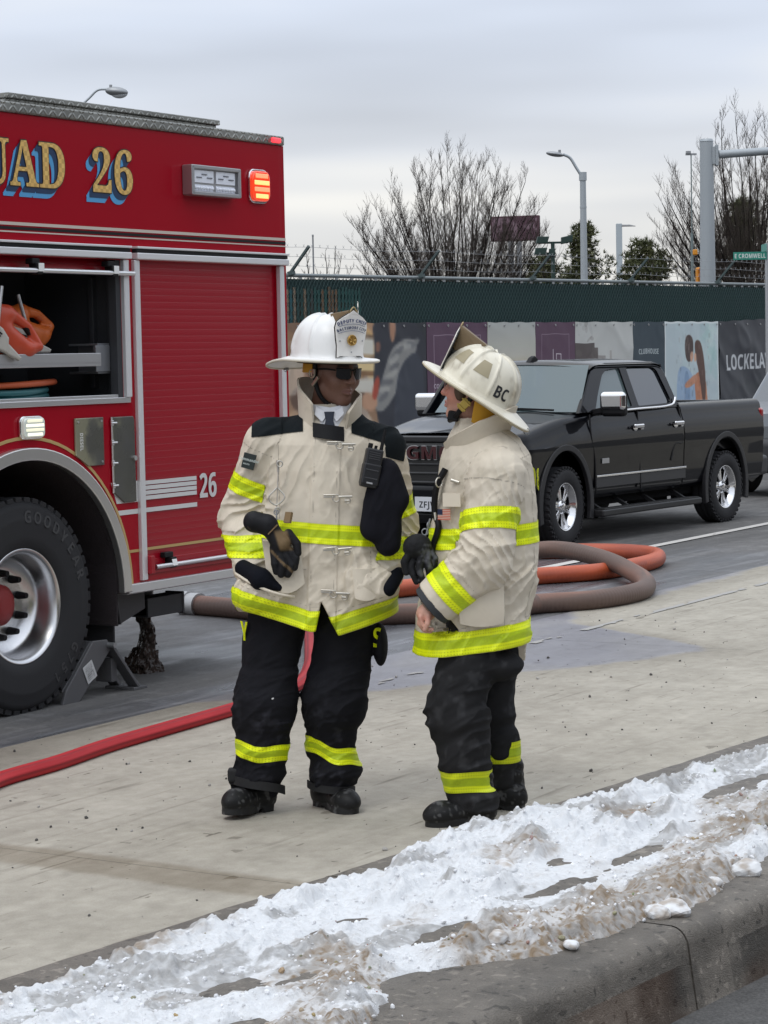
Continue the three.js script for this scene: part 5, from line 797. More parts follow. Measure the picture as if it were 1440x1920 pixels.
// ================================================================ lamps, signals and signs beyond the fence
{
  const pole = mat([0.38, 0.41, 0.43], 0.5, 0.4);
  const l1 = thing('street_lamp', 'tall pale street lamp with curved arm between the bare tree and the pines', 'street lamp', [4.477, 0, -50], 0, 'street lamps');
  part(l1, 'pole', mg([rod(V(0, 0, 0), V(0, 5.62, 0), 0.10, 0.065, 14), rod(V(0, 4.9, 0), V(0, 4.94, 0), 0.075, 0.075, 14), rod(V(0, 5.5, 0), V(0, 5.68, 0), 0.085, 0.085, 14)]), pole);
  part(l1, 'arm', tube([[0, 5.55, 0], [-0.14, 5.78, 0], [-0.28, 6.0, 0], [-0.42, 6.07, 0.02]], 0.032, 20, 8), pole);
  part(l1, 'lamp_head', mg([new THREE.SphereGeometry(0.2, 20, 10).scale(1, 0.28, 0.6).rotateZ(-0.16).translate(-0.6, 6.08, 0.02), rod(V(-0.5, 6.1, 0.02), V(-0.5, 6.17, 0.02), 0.03)]), M.steel);
  const l2 = thing('street_lamp', 'slim square street lamp with one flat head, distant above the pines', 'street lamp', [8.40, 0, -80], 0, 'street lamps');
  part(l2, 'pole', box(0.2, 6.2, 0.2, 0, 3.1, 0, 0.01), mat([0.42, 0.47, 0.50], 0.5, 0.2)); part(l2, 'lamp_head', mg([extr([[0.1, -0.06], [0.1, 0.0], [0.36, 0.0], [0.58, -0.06]], 0.3, 0.01).translate(0, 6.16, -0.15)]), M.aluDull);
  const l3 = thing('street_lamp', 'grey cobra-head street lamp standing up above the fire engine roof', 'street lamp', [-8.1, 0, -60], 0, 'street lamps');
  part(l3, 'pole', rod(V(0, 0, 0), V(0, 8.2, 0), 0.12, 0.07, 12), pole); part(l3, 'arm', tube([[0, 8.1, 0], [0.25, 8.3, 0], [0.62, 8.62, 0], [0.86, 8.83, 0], [1.1, 8.85, 0]], 0.03, 24, 8), pole);
  part(l3, 'lamp_head', mg([new THREE.SphereGeometry(0.3, 20, 12).scale(1, 0.42, 0.6).rotateZ(-0.12).translate(1.35, 8.78, 0), rod(V(1.2, 8.9, 0), V(1.2, 8.96, 0), 0.04)]), M.steel); part(l3, 'lamp_lens', new THREE.SphereGeometry(0.22, 20, 10, 0, 6.3, 1.4, 1.8).scale(1, 0.62, 0.62).translate(1.42, 8.74, 0), mat([0.5, 0.52, 0.54], 0.15));
  const mp = thing('traffic_mast', 'thick grey traffic signal mast with a horizontal arm', 'traffic mast', [6.748, 0, -47]);
  part(mp, 'pole', mg([rod(V(0, 0, 0), V(0, 6.02, 0), 0.19, 0.135, 20), rod(V(0, 6.02, 0), V(0, 6.07, 0), 0.145, 0.12, 20)]), M.galv);
  part(mp, 'mast_arm', mg([rod(V(0.25, 5.75, 0.02), V(6.5, 6.05, 0.1), 0.085, 0.05, 16), box(0.06, 0.42, 0.2, 0.2, 5.73, 0.02, 0.01), box(0.1, 0.36, 0.14, 0.15, 5.73, 0.02, 0.01)]), M.galv);
  const sp = thing('signal_pole', 'thin dark pole with small camera on top beside the thick mast', 'pole', [6.86, 0, -50]);
  part(sp, 'pole', mg([rod(V(-0.02, 0, 0), V(-0.02, 4.3, 0), 0.04, 0.03), rod(V(-0.02, 4.3, 0), V(-0.02, 6.0, 0), 0.013)]), mat([0.16, 0.2, 0.2], 0.5)); part(sp, 'camera_bracket', mg([bar(V(-0.14, 6.02, 0), V(0.1, 6.02, 0), 0.04), box(0.1, 0.06, 0.12, -0.08, 6.06, 0)]), M.steel);
  const amber = mat([0.65, 0.26, 0.02], 0.4);
  const ts = thing('traffic_signal', 'yellow-orange traffic signal housing just above the fence rail', 'traffic signal', [6.95, 0, -49.6]);
  part(ts, 'housing', mg([new RoundedBoxGeometry(0.17, 0.34, 0.2, 2, 0.03).translate(0, 3.38, 0), new RoundedBoxGeometry(0.1, 0.12, 0.1, 2, 0.02).translate(-0.1, 3.88, 0), ...[0.1, -0.05].map(y => new THREE.CylinderGeometry(0.06, 0.06, 0.1, 14, 1, true).rotateX(Math.PI / 2).translate(0, 3.38 + y, 0.13))]), amber); part(ts, 'pole', rod(V(0.0, 0, 0), V(0, 3.25, 0), 0.04), M.steel);
  const ss = thing('street_sign', 'green E CROMWELL street sign on a grey post by the charcoal banner', 'street sign', [5.742, 0, -34]);
  part(ss, 'post', rod(V(0.02, 0, 0), V(0.02, 3.34, 0), 0.035, 0.03, 10), mat([0.40, 0.41, 0.42], 0.5, 0.4));
  const blade = part(ss, 'sign_blade', mg([box(0.50, 0.115, 0.006, -0.235, 3.155, 0.035, 0.002)]), mat([0.02, 0.22, 0.16], 0.5)); part(blade, 'sign_lettering', centred(text('E CROMWELL', 0.065, 0.002, font, 0.82)).translate(-0.235, 3.155, 0.039), mat([0.6, 0.66, 0.63], 0.5));
  part(ss, 'sign_blade', mg([box(0.006, 0.11, 0.45, -0.02, 3.27, -0.02, 0.002), box(0.26, 0.1, 0.006, 0.2, 3.155, -0.03, 0.002)]), mat([0.05, 0.27, 0.22], 0.5));
  const bb = thing('billboard', 'faded maroon sign board on twin poles behind the bare tree', 'sign', [5.38, 0, -90], -0.25);
  part(bb, 'board', box(1.95, 0.98, 0.25, 0, 6.64, 0, 0.03), mat([0.075, 0.03, 0.042], 0.6)); part(bb, 'board_print', setUV(box(1.8, 0.84, 0.01, 0, 0, 0, 0), (x, y) => [x / 1.8 + 0.5, y / 0.84 + 0.5]).translate(0, 6.64, 0.133), mat([1, 1, 1], 0.6, 0, { map: dtex(64, 32, (u, v) => { const n = fbm(u * 6, v * 3.5, 4, 3), k = n > 0.58 ? 1 : 0; return [mix(0.30, 0.46, k), mix(0.19, 0.37, k), mix(0.24, 0.41, k)]; }, true) }));
  part(bb, 'pole', box(0.2, 6.2, 0.2, -0.18, 3.1, 0, 0.02), M.steel); part(bb, 'pole', box(0.2, 6.2, 0.2, 0.14, 3.1, 0, 0.02), M.steel);
  const fl = thing('floodlight_post', 'dark green post with box floodlights beside the maroon sign', 'floodlight', [3.42, 0, -45]);
  const dg = mat([0.012, 0.035, 0.028], 0.5);
  part(fl, 'post', mg([rod(V(0, 0, 0), V(0, 3.95, 0), 0.04), bar(V(-0.28, 3.93, 0), V(0.3, 3.93, 0), 0.04), bar(V(-0.25, 3.72, 0), V(0.05, 3.72, 0), 0.04)]), dg);
  for (const [x, y, r] of [[-0.20, 3.98, 0], [0.28, 3.98, 0.2], [-0.24, 3.76, 0], [-0.02, 3.74, 0]]) part(fl, 'lamp_box', extr([[-0.13, -0.06], [-0.1, 0.07], [0.13, 0.07], [0.09, -0.06]], 0.2, 0.01).scale(x === -0.02 ? 0.5 : 1, 1, 1).rotateZ(r).translate(x, y, -0.1), dg);
  const ap = thing('flag_pole', 'thin bare pole rising above the fence beside the fire engine', 'pole', [-1.72, 0, -60]); part(ap, 'pole', mg([rod(V(0, 0, 0), V(0, 4.95, 0), 0.022), box(0.05, 0.05, 0.05, 0, 4.95, 0)]), M.steel);
}
// ================================================================ trees and brush
function segs(list) {                    // [ax, ay, az, bx, by, bz, ra, rb, sides]
  const pos = [], nor = [], idx = [];
  for (const s of list) {
    const d = V(s[3] - s[0], s[4] - s[1], s[5] - s[2]).normalize(), u = Math.abs(d.y) < 0.9 ? V(0, 1, 0) : V(1, 0, 0), a = V().crossVectors(d, u).normalize(), b = V().crossVectors(d, a), n = s[8], o = pos.length / 3;
    for (let e = 0; e < 2; e++) for (let k = 0; k < n; k++) { const t = k / n * 6.28318, c = Math.cos(t), q = Math.sin(t), r = e ? s[7] : s[6], nx = a.x * c + b.x * q, ny = a.y * c + b.y * q, nz = a.z * c + b.z * q; pos.push(s[3 * e] + nx * r, s[3 * e + 1] + ny * r, s[3 * e + 2] + nz * r); nor.push(nx, ny, nz); }
    for (let k = 0; k < n; k++) { const k2 = (k + 1) % n; idx.push(o + k, o + n + k, o + k2, o + k2, o + n + k, o + n + k2); }
  }
  const g = new THREE.BufferGeometry(); g.setAttribute('position', new THREE.Float32BufferAttribute(pos, 3)); g.setAttribute('normal', new THREE.Float32BufferAttribute(nor, 3)); g.setIndex(idx); return g;
}
const bark = mat([0.24, 0.2, 0.17], 0.9, 0, {}), twig = mat([0.40, 0.33, 0.285], 0.95, 0, { specularIntensity: 0.2 });
function bareTree(name, label, cat, pos, o) {
  const R = rng(o.seed), big = [], small = [], t = thing(name, label, cat, pos, 0, o.group), up = o.up ?? 0.04;
  const shoot = (p, d, len, r, dep) => {             // a limb that wanders a little and carries side shoots
    const n = dep === 0 ? 12 : dep === 1 ? 6 : 3; let q = p.clone(); const dir = d.clone();
    for (let i = 0; i < n; i++) {
      dir.add(V((R() - 0.5) * 0.16, up * (0.5 + R()), (R() - 0.5) * 0.16)).normalize();
      const e = q.clone().addScaledVector(dir, len / n), ra = r * (1 - i / n * 0.8), rb = r * (1 - (i + 1) / n * 0.8);
      (dep === 0 ? big : small).push([q.x, q.y, q.z, e.x, e.y, e.z, ra, rb, dep === 0 ? 6 : dep === 1 ? 4 : 3]); q = e;
      if (dep < o.depth) for (let k = 0; k < (dep === 0 ? 1 + (R() < 0.35 ? 1 : 0) : 1 + (R() < 0.35 ? 1 : 0)); k++) if (dep > 0 || i > 2) {
        const s = dir.clone().multiplyScalar(0.85).add(V((R() - 0.5) * 1.5, 0.25 + 0.3 * R(), (R() - 0.5) * 1.5)).normalize();
        shoot(q, s, dep === 0 ? o.w * (0.12 + 0.2 * R()) * (1 - 0.45 * i / n) : len * (0.35 + 0.3 * R()), Math.max(rb * 0.42, 0.0038), dep + 1);
      }
    }
  };
  for (let k = 0; k < o.stems; k++) {
    const f = Math.sqrt((k + 0.5) / o.stems), a = k * 2.39996, lean = f * o.lean * (0.92 + 0.16 * R()), x = Math.sin(lean), y = Math.cos(lean);
    const L = 1 / Math.pow(Math.pow(x / o.w, 3) + Math.pow(y / (o.h - o.fork), 3), 1 / 3);        // tips lie on a rounded crown
    shoot(V(0.12 * Math.cos(a), o.fork + 0.15 * R(), 0.12 * Math.sin(a)), V(x * Math.cos(a), y, x * Math.sin(a)), L * (0.86 + 0.16 * R()), o.r * (0.7 + 0.5 * R()), 0);
  }
  part(t, 'trunk', mg([segs([[0, 0, 0, 0, o.fork + 0.1, 0, o.r * 3, o.r * 2.4, 10]]), segs(big)]), bark);
  part(t, 'crown', segs(small.filter(s => s[4] > 0)), twig);
  return t;
}
bareTree('bare_tree', 'wide bare tree with many upright limbs rising behind the fence', 'tree', [1.95, 0, -60], { seed: 11, stems: 84, fork: 1.9, lean: 1.1, w: 2.95, h: 6.9, r: 0.034, depth: 3 });
bareTree('bare_tree', 'large bare tree behind the grey traffic mast', 'tree', [9.8, 0, -60], { seed: 23, stems: 84, fork: 2.2, lean: 1.1, w: 2.9, h: 7.6, r: 0.036, depth: 3 });
bareTree('shrub', 'low leafless shrub behind the barbed wire beside the fire engine', 'shrub', [-1.5, 0, -58], { seed: 31, stems: 14, fork: 2.6, lean: 1.1, w: 1.15, h: 4.7, r: 0.025, depth: 2 });
bareTree('shrub', 'thin leafless shrub just left of the wide bare tree', 'shrub', [-0.5, 0, -62], { seed: 37, stems: 9, fork: 2.5, lean: 0.9, w: 0.7, h: 4.2, r: 0.016, depth: 2 });
bareTree('shrub', 'tangled leafless brush at the foot of the grey mast', 'shrub', [7.6, 0, -56], { seed: 41, stems: 14, fork: 2.4, lean: 1.2, w: 1.3, h: 4.1, r: 0.02, depth: 2 });
bareTree('shrub', 'dense grey-brown brush behind the green street sign', 'shrub', [9.0, 0, -56], { seed: 43, stems: 20, fork: 2.5, lean: 1.2, w: 1.4, h: 4.6, r: 0.025, depth: 2 });
function pine(label, pos, h, w, seed, dens, y0 = 2.0) {
  const R = rng(seed), t = thing('pine_tree', label, 'tree', pos, 0, null), pn = [], nn = [], limbs = [];
  const tip = (p, s) => { for (let k = 0; k < 9; k++) { const d = V(R() - 0.5, R() - 0.2, R() - 0.5).normalize().multiplyScalar(s * (0.7 + 0.6 * R())), sd = V(R() - 0.5, R() - 0.5, R() - 0.5).normalize().multiplyScalar(s * 0.13); const a = p.clone().add(sd), b = p.clone().sub(sd), c = p.clone().add(d); pn.push(a.x, a.y, a.z, b.x, b.y, b.z, c.x, c.y, c.z); } };
  const clumps = []; for (let i = 0; i < 16; i++) { const v = i / 16, a = R() * 6.28, rr = w * (1 - v * 0.75) * (0.35 + 0.6 * R()); clumps.push([rr * Math.cos(a), mix(y0, h - 0.2, v) + 0.2 * R(), rr * Math.sin(a), 0.24 + 0.16 * R()]); }
  clumps.push([0, h - 0.1, 0, 0.2]);
  for (const c of clumps) { limbs.push([0, c[1] - 0.4, 0, c[0], c[1], c[2], 0.04, 0.015, 4]); for (let k = 0; k < dens; k++) { const d = V(R() - 0.5, R() - 0.5, R() - 0.5).normalize().multiplyScalar(c[3] * (0.45 + 0.7 * R())); tip(V(c[0] + d.x, c[1] + d.y * 1.15, c[2] + d.z), 0.14); } }
  const g = new THREE.BufferGeometry(); g.setAttribute('position', new THREE.Float32BufferAttribute(pn, 3)); g.computeVertexNormals();
  setCol(g, (x, y, z) => { const n = fbm(x * 3, y * 3, z * 3 + seed, 3); return [mix(0.04, 0.13, n), mix(0.06, 0.125, n), mix(0.025, 0.05, n)]; });
  part(t, 'trunk', segs([[0, 0, 0, 0, h - 0.3, 0, 0.12, 0.03, 8], ...limbs]), bark);
  part(t, 'crown', g, mat([1, 1, 1], 0.9, 0, { vertexColors: true, side: THREE.DoubleSide }));
}
pine('dark pine just behind the street lamp, tallest of the pines by the fence', [5.6, 0, -62], 5.15, 0.75, 51, 60, 3.2);
pine('broad low pine standing between the street lamp and the thick mast', [7.25, 0, -62], 4.65, 1.05, 53, 60, 3.3);
pine('small pine half hidden behind the green floodlights', [4.5, 0, -63], 4.35, 0.8, 57, 55, 3.2);
pine('dark evergreen behind the street sign at the foot of the large bare tree', [10.0, 0, -63], 5.75, 0.75, 59, 70, 4.0);
// ================================================================ hoses on the road
function hose(name, pts, y, r, m, label, ends, flatK = 1) {
  const t = thing(name, label, 'hose', [pts[0][0], 0, pts[0][1]]), P = pts.map(p => V(p[0] - pts[0][0], (p[2] ?? 0) + y, p[1] - pts[0][1]));
  const g = tube(P, r, 220, 18); if (flatK !== 1) displace(g, (x, yy, z) => [x, y + (yy - y) * flatK, z]);
  const c = new THREE.CatmullRomCurve3(P, false, 'centripetal'); const uv = g.attributes.uv, L = c.getLength(); for (let i = 0; i < uv.count; i++) uv.setXY(i, uv.getX(i) * L, uv.getY(i));
  part(t, 'hose_wall', g, m);
  for (const e of ends) { const a = c.getPointAt(e), d = c.getTangentAt(e).multiplyScalar(e ? 0.11 : -0.11); part(t, 'coupling', mg([rod(a.clone().addScaledVector(d, -0.4), a.clone().add(d), r * 1.22, r * 1.22, 18), rod(a.clone().addScaledVector(d, 0.5), a.clone().addScaledVector(d, 0.9), r * 1.38, r * 1.38, 10)]), M.aluDull); }
  return t;
}
const grime = (c1, c2, f, th, sd) => dtex(512, 64, (u, v) => { const k = sstep(th - 0.14, th + 0.14, fbm(u * f, v * 4, sd, 5)), s = 0.86 + 0.28 * fbm(u * f * 6, v * 14, sd + 3, 3); return c1.map((q, i) => toS(mix(q, c2[i], k) * s)); }, true);
const ribs = dtex(256, 32, (u) => 0.5 + 0.5 * Math.sin(u * 6.283 * 64));
hose('suction_hose', [[-1.34, -15.95], [-1.01, -15.65], [-0.44, -15.1], [0.13, -15.13], [0.63, -15.22], [1.05, -15.58], [1.43, -15.74], [1.78, -16.17], [1.92, -16.67], [1.91, -17.4, 0.02], [1.69, -18.06, 0.09], [1.34, -18.51, 0.12], [0.9, -18.42, 0.06], [0.58, -18.03]], 0.07, 0.07, mat([1, 1, 1], 0.62, 0, { map: rep(grime([0.20, 0.105, 0.075], [0.115, 0.075, 0.06], 3, 0.5, 4), 0.35, 1), bumpMap: rep(ribs, 0.45, 1), bumpScale: 0.0015 }), 'grimy brown suction hose looping behind the two officers', [0, 1]);
hose('suction_hose', [[-0.17, -16.57], [0.09, -16.78], [0.64, -17.19], [1.18, -17.53], [1.62, -17.74], [2.0, -18.2], [2.24, -18.72], [2.27, -19.21], [2.06, -19.52], [1.66, -19.68], [1.29, -19.70], [0.83, -19.70], [0.55, -19.5]], 0.07, 0.066, mat([1, 1, 1], 0.5, 0, { map: rep(grime([0.45, 0.085, 0.03], [0.30, 0.06, 0.03], 3, 0.58, 14), 0.35, 1), bumpMap: rep(ribs, 0.45, 1), bumpScale: 0.001 }), 'bright orange suction hose loop in front of the pickup', [0, 1]);
hose('fire_hose', [[-1.95, -8.9], [-1.73, -9.25], [-1.65, -9.55], [-1.47, -9.91], [-1.29, -10.35], [-1.09, -10.75], [-0.77, -11.38], [-0.58, -11.81], [-0.47, -12.28], [-0.44, -12.91], [-0.46, -13.74], [-0.48, -14.3], [-0.49, -14.8]], 0.036, 0.040, mat([1, 1, 1], 0.6, 0, { specularIntensity: 0.4, map: rep(dtex(256, 64, (u, v) => { const l = Math.pow(Math.abs(Math.sin(v * 6.283 * 3)), 8) * 0.35, n = fbm(u * 5, v * 6, 2, 4); return [toS(0.44 * (0.75 + 0.4 * n) * (1 - l)), toS(0.014 + 0.02 * n), toS(0.020 + 0.02 * n)]; }, true), 0.6, 1), bumpMap: rep(dtex(64, 64, (u, v) => 0.5 + 0.5 * Math.sin(v * 6.283 * 8)), 1, 1), bumpScale: 0.002 }), 'red ribbed fire hose running along the concrete behind the officer', [1], 0.85);
// ================================================================ the two officers
const skinM = mat([1, 1, 1], 0.5, 0, { vertexColors: true, bumpMap: rep(grainTex, 3), bumpScale: 0.0003 });
const clothM = (o = {}) => mat([1, 1, 1], 0.86, 0, { specularIntensity: 0.5, vertexColors: true, bumpMap: rep(weaveTex, 5), bumpScale: 0.0012, ...o });
const darkCloth = mat([1, 1, 1], 0.88, 0, { specularIntensity: 0.22, vertexColors: true, bumpMap: rep(weaveTex, 6), bumpScale: 0.001 });
const tapeTex = dtex(128, 64, (u, v, i, j) => {
  const e = Math.abs(v - 0.5) * 2, d = Math.abs(((u * 16) % 1) - 0.5) + Math.abs(((v * 8) % 1) - 0.5), hem = e > 0.93 ? 0.86 : 1;
  if (e < 0.36) { const n = 0.94 + 0.1 * vn(i * 0.3, j * 0.4, 3); return [0.73 * n, 0.82 * n, 0.07]; }
  const n = (d < 0.27 ? 0.84 : 1.0) * hem; return [0.95 * n, 1.0 * n, 0.04];
}, true);
const tapeM = mat([1, 1, 1], 0.5, 0, { map: tapeTex, side: THREE.DoubleSide });
const tapeDirty = mat([0.72, 0.72, 0.8], 0.55, 0, { map: tapeTex, side: THREE.DoubleSide });
const brass = mat([0.55, 0.36, 0.12], 0.35, 0.9);
// uv that wraps round an upright axis, in metres
const wrapUV = (g, cx, cz, r = 0.3) => setUV(g, (x, y, z) => [Math.atan2(x - cx, z - cz) * r, y]);
const shift = (g, dx) => g.translate(dx, 0, 0);
// ridged folds: creases that run along a direction
function folds(x, y, z, f, amp, dx = 0, dy = 1, st = 0.35) {
  const a = x * f + z * f * 0.8, b = y * f;
  const u = a * dy - b * dx, v = (a * dx + b * dy) * st;
  const n = fbm(u, v, 3.1, 3), r = 1 - Math.abs(2 * n - 1);
  return amp * (r * r * r - 0.35);
}
// a bundle of folds running along one direction around a point
function bundle(x, y, z, c, ang, w, amp, along, acrossR) {
  const dx = x - c[0], dy = y - c[1], dz = (z - c[2]) * 0.7, ca = Math.cos(ang), sa = Math.sin(ang), u = dx * ca + dy * sa, v = -dx * sa + dy * ca + dz * 0.3;
  const e = (u / along) ** 2 + (v / acrossR) ** 2 + (dz / 0.16) ** 2; if (e > 5) return 0;
  const p = v / w + 2.8 * (fbm(x * 6 + c[0] * 9, y * 6, z * 6 + c[1] * 5, 3) - 0.5) + 0.25 * u / along, f = 1 - Math.abs(2 * (p - Math.floor(p)) - 1);
  return amp * 0.95 * (Math.pow(f, 1.8) - 0.36) * Math.exp(-e);
}
// head in its own frame: ears at the origin's height, face towards +z
function headField(o) {
  const jw = o.jaw ?? 1;
  return (x0, y, z) => {
    const x = Math.abs(x0);
    let d = ell(x, y, z, [0, 0.03, -0.012], [0.078, 0.092, 0.097]);
    d = smin(d, ell(x, y, z, [0, -0.028, 0.028], [0.062 * jw, 0.083, 0.066]), 0.035);
    d = smin(d, cap(x, y, z, [0.05 * jw, -0.062, -0.002], [0.012, -0.1, 0.058], 0.024, 0.02), 0.03);
    d = smin(d, ell(x, y, z, [0, -0.102, 0.066], [0.022, 0.018, 0.018]), 0.02);
    d = smin(d, cap(x, y, z, [0, 0.026, 0.084], [0.045, 0.026, 0.066], 0.012, 0.01), 0.016);
    d = smin(d, ell(x, y, z, [0.04 * jw, -0.028, 0.062], [0.024, 0.024, 0.024]), 0.025);
    d = smax(d, -ell(x, y, z, [0.031, 0.007, 0.098], [0.019, 0.013, 0.018]), 0.014);
    d = smin(d, ell(x, y, z, [0.031, 0.007, 0.076], [0.0125, 0.0125, 0.0125]), 0.004);
    d = smin(d, cap(x, y, z, [0, 0.012, 0.09], [0, -0.026, 0.110], 0.009, 0.0125), 0.012);
    d = smin(d, ell(x, y, z, [0.0135, -0.029, 0.098], [0.010, 0.0085, 0.011]), 0.008);
    d = smax(d, -ell(x, y, z, [0.007, -0.037, 0.104], [0.004, 0.004, 0.005]), 0.004);
    d = smin(d, cap(x, y, z, [0, -0.058, 0.0945], [0.021, -0.0615, 0.082], 0.0072, 0.004), 0.008);
    d = smin(d, cap(x, y, z, [0, -0.0725, 0.0925], [0.018, -0.0695, 0.082], 0.0082, 0.005), 0.008);
    d = smax(d, -cap(x, y, z, [0, -0.0655, 0.102], [0.024, -0.0655, 0.087], 0.0018, 0.0014), 0.003);
    let ear = ell(x, y, z, [0.08, -0.002, -0.008], [0.011, 0.032, 0.019]); ear = smax(ear, -ell(x, y, z, [0.09, 0.0, -0.002], [0.008, 0.02, 0.011]), 0.006);
    d = smin(d, ear, 0.01);
    d = smin(d, cap(x, y, z, [0, -0.06, -0.022], [0, -0.24, -0.04], 0.054, 0.064), 0.03);
    return d;
  };
}
function headMesh(o) {
  const g = meshField(headField(o), [-0.11, -0.22, -0.125], [0.11, 0.13, 0.14], 0.0032), s = o.skin, l = o.lip;
  setCol(g, (x, y, z) => {
    const n = 0.86 + 0.28 * fbm(x * 45 + 9, y * 45, z * 45, 3), ax = Math.abs(x); let c = s.map(q => q * n);
    const red = o.flush ?? 0; if (red) { const f = red * (Math.exp(-(((ax - 0.045) / 0.03) ** 2) - (((y + 0.025) / 0.03) ** 2)) + 0.9 * Math.exp(-((ax / 0.015) ** 2) - (((y + 0.022) / 0.02) ** 2)) * (z > 0.09 ? 1 : 0)); c = [c[0] * (1 + 0.18 * f), c[1] * (1 - 0.22 * f), c[2] * (1 - 0.25 * f)]; }
    const lip = sstep(0.010, 0.006, Math.hypot((ax) * 0.28, y + 0.0655)) * (z > 0.08 ? 1 : 0); c = c.map((q, i) => mix(q, l[i], 0.75 * lip));
    if (Math.hypot(ax - 0.031, y - 0.007) < 0.0115 && z > 0.076) { const e = Math.hypot(ax - 0.031, y - 0.007); c = e < 0.0055 ? [0.03, 0.022, 0.018] : Math.abs(y - 0.007) < 0.006 ? [0.55, 0.52, 0.5] : c; }
    const br = sstep(0.007, 0.004, Math.abs(y - 0.031 + Math.max(0, ax - 0.04) * 0.3)) * (ax > 0.012 && ax < 0.052 && z > 0.05 ? 1 : 0); c = c.map((q, i) => mix(q, o.hair[i], 0.8 * br));
    return c;
  });
  return g;
}
const poseM = (p, yaw, pitch, roll, s = 1) => new THREE.Matrix4().compose(V(...p), new THREE.Quaternion().setFromEuler(new THREE.Euler(pitch, yaw, roll, 'YXZ')), V(s, s, s));
// ---- traditional fire helmet: ribbed dome, long rear brim, shield with crest
function helmetShape(o) {
  const ax = 0.131, az = 0.158, H = 0.163;
  const rib = ph => { let r = 0; for (let k = 0; k < 8; k++) { let d = ph - (k + 0.5) * Math.PI / 4; d = Math.atan2(Math.sin(d), Math.cos(d)); r = Math.max(r, Math.exp(-((d / 0.04) ** 2))); } return r; };
  const dome = (ph, t, lift = 0) => {        // t 0 at base .. 1 at crown
    const a = t * Math.PI / 2, r = Math.pow(Math.cos(a), 0.74), y = H * Math.pow(Math.sin(a), 0.92), b = 1 + (0.062 * rib(ph) * sstep(0.02, 0.12, t) * sstep(1.0, 0.9, t)) + lift / 0.14;
    return [ax * r * b * Math.sin(ph), 0.012 + y * (1 + (b - 1) * sstep(0.3, 1, t)), az * r * b * Math.cos(ph)];
  };
  const brimW = ph => { const c = Math.cos(ph); return c > 0 ? mix(0.056, 0.072, Math.pow(c, 3)) : mix(0.056, o.rear ?? 0.135, Math.pow(-c, 2.2)); };
  const brimY = (ph, s) => { const c = Math.cos(ph), w = Math.pow(s, 1.5); return -(c > 0 ? mix(0.012, 0.004, c * c) : mix(0.012, o.droop ?? 0.045, Math.pow(-c, 2.0))) * w * 1.1 + 0.010 * Math.pow(Math.sin(ph), 2) * Math.pow(s, 5); };
  const brim = (ph, s, th) => { const w = brimW(ph) * s; const nx = Math.sin(ph), nz = Math.cos(ph); return [(ax + w) * nx, 0.006 + brimY(ph, s) + th, (az + w) * nz]; };
  const shell = grid(144, 40, (u, v) => {
    const ph = u * Math.PI * 2;
    if (v < 0.55) return dome(ph, 1 - v / 0.55);
    if (v < 0.78) { const s = (v - 0.55) / 0.23; const p = brim(ph, 0.04 + 0.96 * s, 0.006 * (1 - 0.4 * s)); return p; }
    if (v < 0.84) { const a = (v - 0.78) / 0.06 * Math.PI, p = brim(ph, 1, 0); return [p[0] + 0.0055 * Math.sin(a) * Math.sin(ph), p[1] - 0.001 + 0.0055 * Math.cos(a), p[2] + 0.0055 * Math.sin(a) * Math.cos(ph)]; }
    const s = 1 - (v - 0.84) / 0.16; if (s > 0.2) return brim(ph, (s - 0.2) / 0.8, -0.005); return [0.9 * ax * Math.sin(ph), 0.03, 0.9 * az * Math.cos(ph)];
  }, true);
  return { shell, dome, brim };
}
